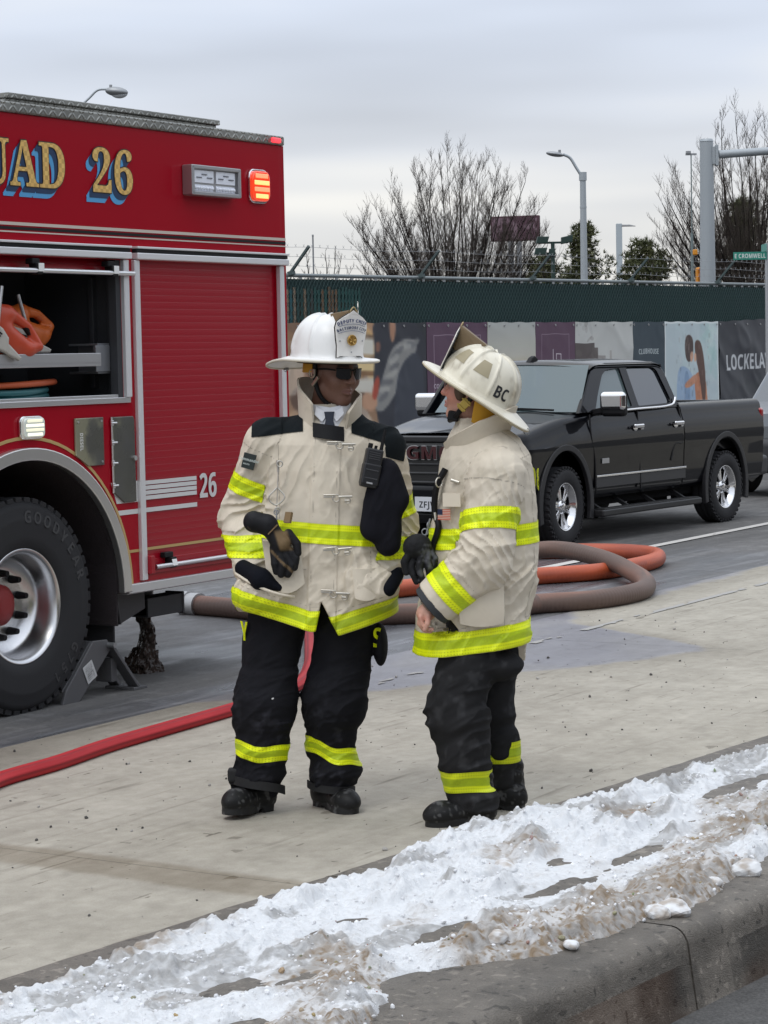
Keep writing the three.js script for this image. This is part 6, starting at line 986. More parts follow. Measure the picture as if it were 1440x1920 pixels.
function helmet(P, pose, o) {
  const hs = helmetShape(o), rz = 0.158 + (o.rear ?? 0.135), rd = -(o.droop ?? 0.045) * 1.05, X = g => g.applyMatrix4(pose);
  const tint = g => setCol(g, (x, y, z) => { const n = fbm(x * 14, y * 14, z * 14 + o.seed, 4), st = sstep(0.56, 0.72, n) * o.dirt, sc = fbm(x * 60, y * 22, z * 60, 3) > 0.70 ? o.dirt * 0.5 : 0; return o.paint.map((c, i) => mix(c, [0.30, 0.25, 0.17][i], clamp(st + sc))); });
  const h = part(P, 'helmet', tint(X(hs.shell.clone())), mat([1, 1, 1], 0.36, 0, { vertexColors: true, clearcoat: 0.35, clearcoatRoughness: 0.3 }), o.label);
  // rolled ends and rivets along the base
  part(h, 'edge_bead', X(tube(Array.from({ length: 48 }, (_, i) => { const p = hs.brim(i / 48 * 6.2832, 1, -0.002); return V(...p); }), 0.0058, 160, 6, true)), mat(o.edge, 0.5));
  part(h, 'liner', X(mg([new THREE.SphereGeometry(0.112, 24, 12, 0, 6.2832, 0, 1.75).scale(1, 1.15, 1.22).translate(0, 0.01, 0)])), M.black);
  // shield plate: curved leather, standing off the dome and leaning with the crest
  const out = [[-0.058, 0.0], [-0.046, 0.006], [0.046, 0.006], [0.058, 0.0], [0.060, 0.05], [0.066, 0.085], [0.071, 0.125], [0.066, 0.150], [0.045, 0.168], [0.018, 0.185], [0, 0.198], [-0.018, 0.185], [-0.045, 0.168], [-0.066, 0.150], [-0.071, 0.125], [-0.066, 0.085], [-0.060, 0.05]];
  const shieldMap = (x, y, z) => [x * 1.03, y * 0.91 + 0.015, 0.160 + y * 0.075 - x * x * 2.1 + z];
  const plate = (grow, z0, th) => { const s = new THREE.Shape(out.map(p => new THREE.Vector2(p[0] * grow, (p[1] - 0.095) * grow + 0.095))); const g = plain(extr(s, th, 0.0012)); return displace(g, (x, y, z) => shieldMap(x, y, z + z0)); };
  part(h, 'shield_back', X(plate(1.035, -0.004, 0.0035)), mat([0.02, 0.02, 0.02], 0.6));
  const face = plate(1, 0, 0.004), sh = part(h, 'helmet_shield', X(face.clone()), mat(o.shield, 0.42, 0, { clearcoat: 0.3 }));
  if (o.letters) {
    const arcText = (str, size, R, y0, m, nm) => { const gs = []; let w = 0; const adv = [...str].map(c => { if (c === ' ') return size * 0.4; const g = text(c, size, 0.0006, font, 0.9); g.computeBoundingBox(); return g.boundingBox.max.x + size * 0.14; }); const tot = adv.reduce((a, b) => a + b, 0); let q = -tot / 2; [...str].forEach((c, i) => { if (c !== ' ') { const a = -(q + adv[i] / 2) / R, g = text(c, size, 0.0006, font, 0.9).translate(-adv[i] / 2, 0, 0); g.rotateZ(a).translate(-Math.sin(a) * R, y0 - R + Math.cos(a) * R, 0); gs.push(g); } q += adv[i]; }); const g = displace(mg(gs), (x, y, z) => shieldMap(x, y, z + 0.0044)); part(sh, nm, X(g), m); };
    arcText('DEPUTY CHIEF', 0.0138, 0.13, 0.148, mat([0.03, 0.05, 0.16], 0.5), 'shield_lettering');
    arcText('BALTIMORE CITY', 0.0115, 0.14, 0.120, mat([0.03, 0.05, 0.13], 0.5), 'shield_lettering');
    const bandG = (y0) => { const pts = []; for (let i = 0; i <= 12; i++) { const x = -0.058 + 0.116 * i / 12; const yy = y0 - x * x * 3.4; pts.push(shieldMap(x, yy, 0.0044)); } return tube(pts, 0.0009, 24, 5); };
    part(sh, 'shield_border', X(mg([bandG(0.141), bandG(0.113)])), mat([0.08, 0.11, 0.22], 0.5));
    const med = new THREE.CylinderGeometry(0.021, 0.021, 0.005, 24).rotateX(Math.PI / 2).translate(0, 0.081, 0.1685), trump = [0, 1, 2, 3, 4].map(k => rod(V(0.003 * Math.cos(k * 1.256), 0.081 + 0.003 * Math.sin(k * 1.256), 0.1725), V(0.014 * Math.cos(k * 1.256), 0.081 + 0.014 * Math.sin(k * 1.256), 0.1725), 0.002, 0.005, 8));
    part(sh, 'medallion', X(mg([med, new THREE.TorusGeometry(0.019, 0.002, 6, 24).translate(0, 0.081, 0.1715), ...trump])), brass);
    part(sh, 'shield_rivet', X(mg([[-0.05, 0.07], [0.05, 0.07], [0, 0.022]].map(([x, y]) => new THREE.SphereGeometry(0.003, 8, 6).translate(...shieldMap(x, y, 0.004))))), M.steel);
  } else part(sh, 'shield_lettering', X(displace(mg([centred(text('4', 0.05, 0.0006, font)).translate(0, 0.07, 0), centred(text('BATTALION', 0.012, 0.0006, font, 0.95)).translate(0, 0.13, 0)]), (x, y, z) => shieldMap(x, y, z + 0.0044))), mat([0.35, 0.02, 0.02], 0.5));
  // crest: leather wedge from the shield's tip back to the crown
  const cr = plain(extr([[0.176, 0.204], [0.050, 0.188], [0.07, 0.165], [0.145, 0.115], [0.162, 0.12]], 0.075, 0.004)); const crg = displace(cr, (x, y, z) => { const w = (z - 0.0375) * (1 - 0.55 * sstep(0.12, 0.2, x)) * (0.6 + 0.4 * sstep(0.05, 0.10, x)); return [w, y - Math.abs(w) * 0.5 + 0.003 * fbm(x * 60, y * 60, z * 60, 3), x]; });
  part(h, 'crest', X(crg), mat([0.15, 0.10, 0.045], 0.55, 0, { bumpMap: grainTex, bumpScale: 0.001 })); part(h, 'crest_rim', X(tube([[-0.016, 0.19, 0.174], [0, 0.207, 0.177], [0.016, 0.19, 0.174]], 0.0028, 16, 6)), mat([0.4, 0.3, 0.14], 0.4));
  if (o.stickers) {
    const tra = (c, t0, t1, w0, w1) => grid(8, 6, (u, v) => hs.dome(c + mix(-1, 1, u) * mix(w0, w1, v), mix(t0, t1, v), 0.0016));
    for (const k of [0.5, 1, 1.5, 2, 2.5, -0.5, -1, -1.5, -2, -2.5].map(q => q * 1).filter(q => Math.abs(q) !== 0.5 && Math.abs(q) !== 1.5 && Math.abs(q) !== 2.5)) part(h, 'reflective_sticker', X(tra(k * Math.PI / 4 , 0.27, 0.54, 0.23, 0.15)), mat([0.36, 0.31, 0.20], 0.6, 0, { bumpMap: grainTex, bumpScale: 0.001 }));
    part(h, 'reflective_sticker', X(tra(0.25, 0.55, 0.70, 0.1, 0.08)), mat([0.42, 0.38, 0.28], 0.6));
    const lt = displace(centred(text('BC', 0.043, 0.0004, font, 0.8)), (x, y, z) => hs.dome(2.30 + x / 0.138, 0.17 + y / 0.172 * 0.72, 0.0022 + z)); part(h, 'helmet_lettering', X(lt), mat([0.02, 0.02, 0.022], 0.55));
  }
  part(h, 'brim_ring', X(mg([new THREE.TorusGeometry(0.012, 0.002, 6, 16).rotateY(Math.PI / 2).translate(0, rd, -rz), box(0.02, 0.012, 0.012, 0, rd, 0.006 - rz, 0.003)])), M.steel);
  return h;
}
// one boot, toe towards +z, ankle at the origin's height 0.2
const bootField = (x, y, z) => {
  let d = cap(x, y, z, [0, 0.065, -0.055], [0, 0.058, 0.12], 0.045, 0.047);
  d = smin(d, ell(x, y, z, [0.004, 0.052, 0.13], [0.052, 0.046, 0.07]), 0.03); d = smin(d, cap(x, y, z, [0, 0.08, -0.045], [0, 0.19, -0.042], 0.054, 0.058), 0.05); d = smin(d, ell(x, y, z, [0, 0.045, -0.07], [0.042, 0.045, 0.042]), 0.02);
  d += folds(x * 1.4, y * 2.2, z, 22, 0.006, 1, 0.3) * sstep(0.06, 0.1, y) * sstep(0.12, 0.05, z);
  const sole = Math.max(Math.abs(y - 0.018) - 0.018, smin(Math.hypot(x / 1.0, (z - 0.115) / 1.35) - 0.054, smin(Math.hypot(x, z + 0.06) - 0.043, Math.max(Math.abs(x) - 0.04, Math.abs(z - 0.02) - 0.09), 0.02), 0.02));
  const arch = cap(x, y, z, [-0.1, 0.0, 0.0], [0.1, 0.0, 0.0], 0.016, 0.016); d = smax(d, -(y - 0.03), 0.006);
  return Math.min(d, smax(sole, -arch, 0.006));
};
const bootG = meshField(bootField, [-0.085, -0.005, -0.13], [0.085, 0.34, 0.22], 0.006);
setCol(bootG, (x, y, z) => { const n = fbm(x * 30, y * 30, z * 30, 3), sc = y < 0.036 ? 0.016 : 0.008; const sf = sstep(0.62, 0.72, fbm(x * 50, y * 50, z * 70, 2)) * 0.06; return [sc + sf + 0.01 * n, sc + sf + 0.01 * n, sc + sf + 0.011 * n]; });
wrapUV(bootG, 0, 0, 0.1);
function boot(P, pose) {
  const b = part(P, 'boot', bootG.clone().applyMatrix4(pose), mat([1, 1, 1], 0.5, 0, { vertexColors: true, specularIntensity: 0.4 }));
  part(b, 'toe_trim', tube(Array.from({ length: 12 }, (_, i) => { const a = (i / 11 - 0.5) * 2.5; return V(0.052 * Math.sin(a), 0.1 - 0.032 * (1 - Math.cos(a)) - 0.055 * Math.pow(Math.abs(i / 11 - 0.5) * 2, 3), 0.085 + 0.02 * Math.cos(a)); }), 0.0022, 24, 5).applyMatrix4(pose), mat([0.22, 0.22, 0.22], 0.5));
  part(b, 'tongue_tab', new RoundedBoxGeometry(0.06, 0.035, 0.01, 2, 0.004).rotateX(-0.5).translate(0, 0.172, 0.035).applyMatrix4(pose), mat([0.26, 0.27, 0.29], 0.5));
}
// coat hook-and-dee clasp lying on the storm flap
function clasp(P, p, rz, s = 1) {
  const g = mg([rod(V(0.0, 0, 0.006), V(0.045, 0.002, 0.006), 0.0055, 0.004, 8), new THREE.TorusGeometry(0.012, 0.0025, 6, 16).translate(-0.008, -0.004, 0.006), box(0.04, 0.006, 0.004, -0.03, 0.0, 0.004, 0.001), rod(V(-0.05, 0.006, 0.004), V(-0.015, 0.008, 0.008), 0.0028), rod(V(0.02, -0.012, 0.006), V(0.035, -0.012, 0.006), 0.004), new THREE.TorusGeometry(0.009, 0.002, 6, 12).translate(0.03, -0.012, 0.006)]);
  return part(P, 'coat_clasp', g.scale(s, s, s).rotateZ(rz).translate(...p), mat([0.55, 0.52, 0.46], 0.35, 0.85));
}
const flat3 = (rows, ...c) => rows;
const coatTint = (base, seed, dirtY) => (x, y, z) => {
  const n = fbm(x * 7 + seed, y * 7, z * 7, 4), f = fbm(x * 40, y * 40, z * 40 + seed, 2), st = sstep(0.6, 0.74, fbm(x * 12, y * 12 + seed, z * 12, 4)) * 0.08 + sstep(0.70, 0.8, fbm(x * 30 + 4, y * 30, z * 30, 3)) * 0.10;
  const k = (0.92 + 0.16 * (n - 0.5) + 0.06 * (f - 0.5)) * (1 - st); return [base[0] * k, base[1] * k * (1 - 0.02 * st), base[2] * k * (1 - 0.15 * st)];
};
const COAT = [0.70, 0.625, 0.505];
// band of reflective tape cut out of a garment, laid just proud of it
function tape(P, geo, across, lo, hi, masks, along, m = tapeM, lift = 0.003, nm = 'reflective_tape') {
  const g = clipGeo(geo, [(x, y, z) => across(x, y, z) - lo, (x, y, z) => hi - across(x, y, z), ...masks], lift);
  setUV(g, (x, y, z) => [along(x, y, z) / 0.16, clamp((across(x, y, z) - lo) / (hi - lo), 0.004, 0.996)]);
  return part(P, nm, g, m);
}
const seamM = mat([0.36, 0.32, 0.26], 0.9);
function seam(P, geo, fn, c, w, masks, dx = 0, m = seamM) { const g = clipGeo(geo, [(x, y, z) => w - Math.abs(fn(x, y, z) - c), ...masks], 0.0012); g.translate(dx, 0, 0); return part(P, 'seam', g, m); }
const axisT = (a, b) => { const d = [b[0] - a[0], b[1] - a[1], b[2] - a[2]], l = Math.hypot(...d); return (x, y, z) => ((x - a[0]) * d[0] + (y - a[1]) * d[1] + (z - a[2]) * d[2]) / l; };
// ---------------------------------------------------------------- officer facing the camera
{
  const P = thing('person', 'officer facing the camera in cream turnout coat, sunglasses and white helmet, hands in pockets', 'person', [-0.25, 0, -8.89], 0); const OX = -0.14;
  const S = { sl: [-0.05, 1.455, 0.0], el: [-0.165, 1.17, -0.045], wl: [-0.118, 0.985, 0.10], sr: [0.375, 1.425, 0.0], er: [0.425, 1.13, -0.045], wr: [0.395, 0.965, 0.10] };
  // body under the clothes, with the head turned to his left and slightly down
  const bodyF = (x, y, z) => { let d = cap(x, y, z, [0.165, 1.40, -0.02], [0.13, 0.95, 0], 0.12, 0.11); for (const [a, b, r, q] of [[[0.17, 1.38, -0.01], S.sl, 0.07, 0.06], [[0.17, 1.38, -0.01], S.sr, 0.07, 0.06], [S.sl, S.el, 0.05, 0.045], [S.el, S.wl, 0.045, 0.035], [S.sr, S.er, 0.05, 0.045], [S.er, S.wr, 0.045, 0.035], [S.wl, [-0.09, 0.90, 0.17], 0.032, 0.03], [S.wr, [0.36, 0.88, 0.17], 0.032, 0.03], [[0.0, 0.9, 0], [-0.09, 0.46, 0.05], 0.07, 0.06], [[-0.09, 0.46, 0.05], [-0.125, 0.14, 0], 0.055, 0.045], [[0.23, 0.9, 0], [0.184, 0.46, 0.02], 0.07, 0.06], [[0.18, 0.46, 0.02], [0.165, 0.14, -0.06], 0.06, 0.045]]) d = smin(d, cap(x, y, z, a, b, r, q), 0.04); return d; };
  const bg = meshField(bodyF, [-0.27, 0.08, -0.2], [0.53, 1.56, 0.24], 0.016); setCol(bg, () => [0.10, 0.05, 0.035]);
  const HP = poseM([0.207, 1.738, 0.035], 0.74, 0.12, -0.03, 1.03);
  const hg = headMesh({ skin: [0.17, 0.082, 0.056], lip: [0.16, 0.065, 0.055], hair: [0.01, 0.008, 0.008], jaw: 1.06 }).applyMatrix4(HP);
  const sk = mergeGeometries([bg, hg].map(g => { const p = g.toNonIndexed(); const r = new THREE.BufferGeometry(); for (const k of ['position', 'normal', 'color']) r.setAttribute(k, p.attributes[k]); return wrapUV(r, 0.2, 0, 0.1); }));
  part(P, 'body', shift(sk, OX), skinM);
  // ---- coat
  const rows = [[1.60, 0.19, 0.0, 0.085, 0.08], [1.53, 0.185, 0.0, 0.15, 0.115], [1.46, 0.172, 0.0, 0.215, 0.145], [1.36, 0.168, 0.005, 0.235, 0.162], [1.22, 0.163, 0.012, 0.245, 0.17], [1.12, 0.155, 0.015, 0.248, 0.172], [1.0, 0.142, 0.018, 0.262, 0.18], [0.9, 0.125, 0.02, 0.292, 0.19], [0.72, 0.113, 0.02, 0.332, 0.205]];
  const torso = stack(rows, 2.35), hemY = (x, z) => { const f = x < 0.145 ? mix(0.845, 0.745, clamp((x + 0.2) / 0.30)) : mix(0.722, 0.795, clamp((x - 0.19) / 0.25)); return mix(0.80, f, sstep(-0.05, 0.12, z)); };
  const armL = (x, y, z) => smin(cap(x, y, z, S.sl, S.el, 0.104, 0.086), cap(x, y, z, S.el, S.wl, 0.086, 0.074), 0.03), armR = (x, y, z) => smin(cap(x, y, z, S.sr, S.er, 0.104, 0.086), cap(x, y, z, S.er, S.wr, 0.086, 0.072), 0.03);
  const body0 = (x, y, z) => { let d = torso(x, y, z); d = smin(d, cap(x, y, z, [0.16, 1.50, -0.01], S.sl, 0.075, 0.088), 0.05); d = smin(d, cap(x, y, z, [0.20, 1.49, -0.01], S.sr, 0.075, 0.088), 0.05); d = smin(d, ell(x, y, z, [-0.075, 0.890, 0.155], [0.12, 0.075, 0.102]), 0.04); d = smin(d, ell(x, y, z, [0.33, 0.905, 0.155], [0.10, 0.085, 0.07]), 0.035); return d; };
  const coatF = (x, y, z) => {
    const b = body0(x, y, z), al = armL(x, y, z), ar = armR(x, y, z); let d = smin(smin(b, al, 0.028), ar, 0.028);
    if (Math.abs(d) < 0.05) {
      const arm = Math.min(al, ar) < b;
      d -= arm ? folds(x, y, z, 13, 0.019, 0.75, 0.55, 0.4) * (0.5 + 0.5 * sstep(1.40, 1.2, y)) : (folds(x, y, z, 9, 0.018, 0.25, 0.95, 0.28) + folds(x, y, z, 17, 0.008, 0.7, 0.6, 0.4) * sstep(1.15, 0.95, y)) * (0.6 + 0.7 * sstep(1.15, 0.95, y));
      d -= 0.004 * (fbm(x * 9 + 3, y * 6, z * 9, 3) - 0.5) + 0.004 * (fbm(x * 30, y * 24, z * 30, 2) - 0.5);
      if (z > 0.08 && !arm) { const xs = 0.231 - (1.464 - y) * 0.05; d -= 0.007 * sstep(xs + 0.003, xs - 0.003, x) * sstep(xs - 0.115, xs - 0.108, x) * sstep(1.52, 1.5, y); const g = Math.exp(-(((x + 0.012 - 0.0 * y) / 0.004) ** 2)) * sstep(1.15, 1.2, y); d += 0.004 * g; }
      d -= bundle(x, y, z, [-0.15, 1.19, 0.04], 0.5, 0.038, 0.017, 0.11, 0.09) + bundle(x, y, z, [0.43, 1.15, 0.04], 2.6, 0.038, 0.017, 0.11, 0.09) + bundle(x, y, z, [-0.13, 1.05, 0.06], 0.15, 0.036, 0.013, 0.1, 0.06) + bundle(x, y, z, [0.41, 1.03, 0.06], 2.9, 0.036, 0.013, 0.1, 0.07) + bundle(x, y, z, [0.04, 1.00, 0.19], 1.1, 0.06, 0.009, 0.13, 0.10) + bundle(x, y, z, [0.27, 0.98, 0.19], 2.1, 0.06, 0.010, 0.13, 0.10) + bundle(x, y, z, [0.04, 1.34, 0.16], 1.25, 0.05, 0.009, 0.13, 0.1) + bundle(x, y, z, [0.30, 1.32, 0.16], 1.9, 0.05, 0.009, 0.13, 0.1) + bundle(x, y, z, [-0.07, 1.40, 0.06], 1.0, 0.04, 0.009, 0.1, 0.07);
    }
    d = smax(d, hemY(x, z) - y, 0.01);
    if (z > 0) { const nx = 0.143 + (0.86 - y) * 0.13, nw = (0.862 - y) * 0.36; if (y < 0.9) d = smax(d, -(Math.abs(x - nx) - nw) * (nw > 0 ? 1 : 0) - (nw > 0 ? 0 : 1), 0.006); }
    return d;
  };
  const coat = meshField(coatF, [-0.30, 0.70, -0.25], [0.56, 1.58, 0.27], 0.0066);
  setCol(coat, coatTint(COAT, 3)); wrapUV(coat, 0.16, 0, 0.3);
  part(P, 'coat', shift(coat.clone(), OX), clothM());
  const sg = g => shift(g, OX), nearTorso = (x, y, z) => Math.min(armL(x, y, z), armR(x, y, z)) - body0(x, y, z) - 0.002;
  const TP = (a, lo, hi, masks, al, m) => { const p = tape(P, coat, a, lo, hi, masks, al, m); p.geometry.translate(OX, 0, 0); return p; };
  const isL = (x, y, z) => body0(x, y, z) - armL(x, y, z) + 0.004, isR = (x, y, z) => body0(x, y, z) - armR(x, y, z) + 0.004, ang = (cx, cz, r) => (x, y, z) => Math.atan2(x - cx, z - cz) * r;
  TP(axisT(S.sl, S.el), 0.135, 0.208, [isL, (x, y) => 0.1 - x], (x, y, z) => Math.atan2(z, x + 0.11) * 0.09); TP((x, y, z) => 1.112 - y + 0.25 * (x + 0.16) * 0, 0.0, 0.085, [isL, x => 0.02 - x, (x, y, z) => z + 0.15], (x, y, z) => Math.atan2(z, x + 0.13) * 0.09);
  TP(axisT(S.sr, S.er), 0.185, 0.262, [isR, x => x - 0.25], (x, y, z) => Math.atan2(x - 0.42, z) * 0.09); TP((x, y, z) => 1.095 - y, 0.0, 0.085, [isR, x => x - 0.30], (x, y, z) => Math.atan2(x - 0.40, z) * 0.09);
  TP((x, y, z) => y - 1.09 + (x - 0.05) * 0.09, 0.0, 0.078, [nearTorso], ang(0.16, 0, 0.26));
  const hm = (x, y, z) => y - hemY(x, z) - 0.004; TP(hm, 0.0, 0.078, [(x, y) => 0.143 + (0.86 - y) * 0.13 - x], ang(0.12, 0, 0.3)); TP(hm, 0.0, 0.078, [(x, y) => x - 0.143 - (0.86 - y) * 0.13], ang(0.12, 0, 0.3), tapeDirty);
  seam(P, coat, x => x, -0.012, 0.0016, [(x, y, z) => z - 0.05, (x, y) => y - 1.18, (x, y) => 1.5 - y, nearTorso], OX); seam(P, coat, x => x, 0.335, 0.0016, [(x, y, z) => z - 0.05, (x, y) => 1.5 - y, nearTorso], OX);
  seam(P, coat, axisT(S.sl, S.el), 0.018, 0.002, [isL, x => 0.05 - x], OX); seam(P, coat, axisT(S.sr, S.er), 0.018, 0.002, [isR, x => x - 0.28], OX); seam(P, coat, (x, y) => 0.231 - (1.464 - y) * 0.05 - x, 0.012, 0.0013, [(x, y, z) => z - 0.05, nearTorso, (x, y) => 1.5 - y], OX); seam(P, coat, (x, y) => 0.231 - (1.464 - y) * 0.05 - x, 0.1, 0.0013, [(x, y, z) => z - 0.05, nearTorso, (x, y) => 1.5 - y], OX);
  seam(P, coat, (x, y, z) => y - hemY(x, z), 0.098, 0.0014, [nearTorso], OX); seam(P, coat, (x, y) => y, 0.985, 0.0014, [(x, y, z) => z - 0.05, nearTorso, x => 0.13 - x], OX);
  // black yoke over both shoulders
  for (const s of [0, 1]) { const g = clipGeo(coat, [(x, y, z) => s ? x - 0.27 : 0.085 - x, (x, y, z) => s ? 0.485 - x - (1.47 - y) * 0.2 : x + 0.115, (x, y, z) => y - (s ? 1.50 - 0.33 * (x - 0.27) - (x > 0.40 ? 0.05 : 0) : 1.492 + 0.10 * (x + 0.1)) + (z < 0 ? 0.05 : 0)], 0.0035); part(P, 'shoulder_yoke', sg(wrapUV(g, 0.16, 0)), mat([0.009, 0.012, 0.014], 0.9, 0, { specularIntensity: 0.3, bumpMap: rep(weaveTex, 6), bumpScale: 0.0008 })); }
  // collar: standing, open at the throat, its ends folded outward
  const collarF = (u, v) => { const a = mix(-2.62, 2.62, u) + Math.PI, e = Math.pow(Math.abs(u - 0.5) * 2, 6), out = 0.008 + 0.022 * v + (u > 0.5 ? 0.012 : 0.05) * e * v, side = u > 0.5; const rx = 0.108 + out * 0.55, rz = 0.098 + out; const hgt = side ? 0.168 : 0.118; return [0.187 + rx * Math.sin(a) * (1 - 0.06 * v), 1.535 + (0.025 * Math.cos(a)) * -1 + v * hgt * (1 - 0.38 * e) + 0.010 * (fbm(u * 9, v * 3, 5, 3) - 0.5) + 0.005 * Math.sin(u * 19), 0.012 + rz * Math.cos(a)]; };
  const cg = plain(slab(56, 10, collarF, -0.009)); setCol(cg, coatTint(COAT, 8)); wrapUV(cg, 0.19, 0, 0.1); part(P, 'collar', sg(cg), clothM({ side: THREE.DoubleSide }));
  const flapG = plain(slab(10, 8, (u, v) => [0.125 + 0.115 * u, 1.545 - 0.055 * v - 0.02 * u, 0.125 + 0.02 * Math.sin(u * 3.14) + 0.012 * v], 0.006)); part(P, 'throat_tab', sg(flapG), M.black);
  part(P, 'shirt', sg(mg([slab(12, 8, (u, v) => { const a = mix(-1.15, 1.15, u); return [0.19 + 0.082 * Math.sin(a), 1.60 - 0.10 * v + 0.018 * Math.abs(u - 0.5) * 2, 0.015 + (0.083 + 0.03 * v) * Math.cos(a)]; }, 0.004), ...[-1, 1].map(s => extr([[0.004 * s, 0], [0.05 * s, 0.03], [0.058 * s, 0.0], [0.028 * s, -0.032]], 0.007, 0.002).rotateX(-0.3).translate(0.187, 1.575, 0.108))])), mat([0.72, 0.73, 0.76], 0.7));
  part(P, 'tie', sg(mg([extr([[-0.02, 0.012], [0.02, 0.012], [0.014, -0.02], [0.03, -0.075], [-0.03, -0.075], [-0.014, -0.02]], 0.014, 0.004).rotateX(-0.2).translate(0.187, 1.572, 0.112)])), mat([0.012, 0.018, 0.035], 0.6));
  for (const [x, y, z, r] of [[0.235, 1.462, 0.185, -0.05], [0.218, 1.262, 0.205, -0.02], [0.212, 1.062, 0.215, 0.05], [0.200, 0.895, 0.222, -0.1]]) { clasp(P, [x + OX, y, z], r, 1.15); }
  // snap hook and tag on the right breast, sleeve patch
  part(P, 'snap_hook', sg(mg([rod(V(-0.012, 1.405, 0.178), V(-0.012, 1.36, 0.182), 0.007, 0.005), new THREE.TorusGeometry(0.011, 0.0028, 6, 14).translate(-0.005, 1.392, 0.19), rod(V(-0.012, 1.36, 0.182), V(-0.02, 1.22, 0.196), 0.0022), new THREE.TorusGeometry(0.010, 0.0025, 6, 14).translate(-0.018, 1.215, 0.197), tube([[-0.018, 1.30, 0.192], [-0.05, 1.262, 0.198], [-0.024, 1.235, 0.198], [0.012, 1.265, 0.2], [-0.014, 1.30, 0.192]], 0.003, 20, 5)])), mat([0.55, 0.53, 0.48], 0.35, 0.8));
  const pt = part(P, 'sleeve_patch', sg(new RoundedBoxGeometry(0.055, 0.06, 0.005, 2, 0.002).rotateY(-0.42).rotateZ(-0.25).translate(-0.128, 1.40, 0.096)), mat([0.012, 0.02, 0.018], 0.7)); part(pt, 'patch_lettering', sg(mg([centred(text('Commander', 0.011, 0.0008, font)).translate(0, 0.006, 0), centred(text('MILITX', 0.006, 0.0008, font)).translate(-0.006, -0.012, 0)]).rotateY(-0.42).rotateZ(-0.25).translate(-0.1293, 1.40, 0.0992)), mat([0.45, 0.5, 0.47], 0.6));
  // pockets: gloves' dark cuffs vanish into them
  const cuffM = mat([0.006, 0.007, 0.011], 0.9, 0, { specularIntensity: 0.25 });
  part(P, 'knit_cuff', sg(meshField((x, y, z) => smin(cap(x, y, z, [-0.155, 0.99, 0.155], [-0.085, 0.955, 0.235], 0.033, 0.036), cap(x, y, z, [-0.085, 0.955, 0.235], [-0.015, 0.922, 0.245], 0.036, 0.014), 0.03) - 0.003 * fbm(x * 40, y * 40, z * 40, 2), [-0.20, 0.87, 0.09], [0.03, 1.04, 0.29], 0.007)), cuffM);
  part(P, 'knit_cuff', sg(meshField((x, y, z) => cap(x, y, z, [0.425, 0.955, 0.14], [0.40, 0.905, 0.20], 0.036, 0.03) - 0.003 * fbm(x * 40, y * 40, z * 40, 2), [0.34, 0.85, 0.08], [0.48, 1.01, 0.26], 0.007)), cuffM);
  const pk = (pts, th, seed) => { const g = plain(slab(18, 14, (u, v) => { const p = pts(u, v); const n = 0.008 * (fbm(p[0] * 16 + seed, p[1] * 16, 3, 3) - 0.5); return [p[0], p[1] + n, p[2] + n]; }, th)); setCol(g, coatTint(COAT, seed)); return sg(wrapUV(g, 0.16, 0)); };
  part(P, 'pocket_welt', sg(tube([[-0.185, 0.972, 0.165], [-0.13, 0.945, 0.238], [-0.06, 0.915, 0.268], [0.0, 0.895, 0.262], [0.04, 0.885, 0.232]], 0.006, 30, 6)), mat(COAT, 0.86));
  part(P, 'pocket_flap', pk((u, v) => [mix(-0.075, 0.06, u) + 0.02 * v, mix(1.10, 0.935 - 0.035 * Math.sin(u * 3.14), v), 0.205 + 0.022 * v + 0.02 * Math.sin(u * 3.14)], 0.008, 25), clothM({ side: THREE.DoubleSide }));
  part(P, 'pocket_flap', pk((u, v) => [mix(0.265, 0.395, u) + 0.01 * v, mix(0.985 + 0.0 * u, 0.872 + 0.05 * u - 0.03 * Math.sin(u * 3.14), v), 0.215 - 0.10 * u * u + 0.02 * v + 0.015 * Math.sin(u * 3.14)], 0.008, 27), clothM({ side: THREE.DoubleSide }));
  // ---- trousers
  const L = { hl: [-0.03, 0.84, 0.0], kl: [-0.092, 0.46, 0.055], al: [-0.125, 0.12, -0.005], hr: [0.248, 0.84, 0.0], kr: [0.184, 0.46, 0.02], ar: [0.158, 0.12, -0.065] };
  const legL = (x, y, z) => smin(cap(x, y, z, L.hl, L.kl, 0.115, 0.100), cap(x, y, z, L.kl, L.al, 0.100, 0.090), 0.04), legR = (x, y, z) => smin(cap(x, y, z, L.hr, L.kr, 0.120, 0.104), cap(x, y, z, L.kr, L.ar, 0.104, 0.084), 0.04);
  const trF = (x, y, z) => { const a = legL(x, y, z), b = legR(x, y, z); let d = smin(a, b, 0.012); if (Math.abs(d) < 0.05) { d -= folds(x, y, z, 24, 0.009, 0.9, 0.3, 0.35) * sstep(0.75, 0.5, y); d -= folds(x, y, z, 10, 0.024, 0.75, 0.5, 0.4) * (0.55 + 0.7 * sstep(0.3, 0.12, y) + 0.3 * sstep(0.6, 0.45, y)); d -= 0.007 * (fbm(x * 14, y * 11, z * 14, 3) - 0.5); d -= 0.014 * Math.exp(-(((y - 0.155) / 0.03) ** 2)); if (z > 0) d -= 0.008 * sstep(0.33, 0.36, y) * sstep(0.60, 0.57, y); } d = smin(d, smin(ell(x, y, z, [-0.15, 0.665, 0.0], [0.028, 0.085, 0.085]), ell(x, y, z, [0.365, 0.665, 0.0], [0.03, 0.085, 0.09]), 0.001), 0.015); d = smax(d, y - 0.9, 0.01); return smax(d, (x < 0.04 ? 0.125 - (z > 0.02 ? 0.0 : 0.06) : 0.095) - y, 0.012); };
  const tr = meshField(trF, [-0.30, 0.05, -0.2], [0.44, 0.92, 0.22], 0.0075);
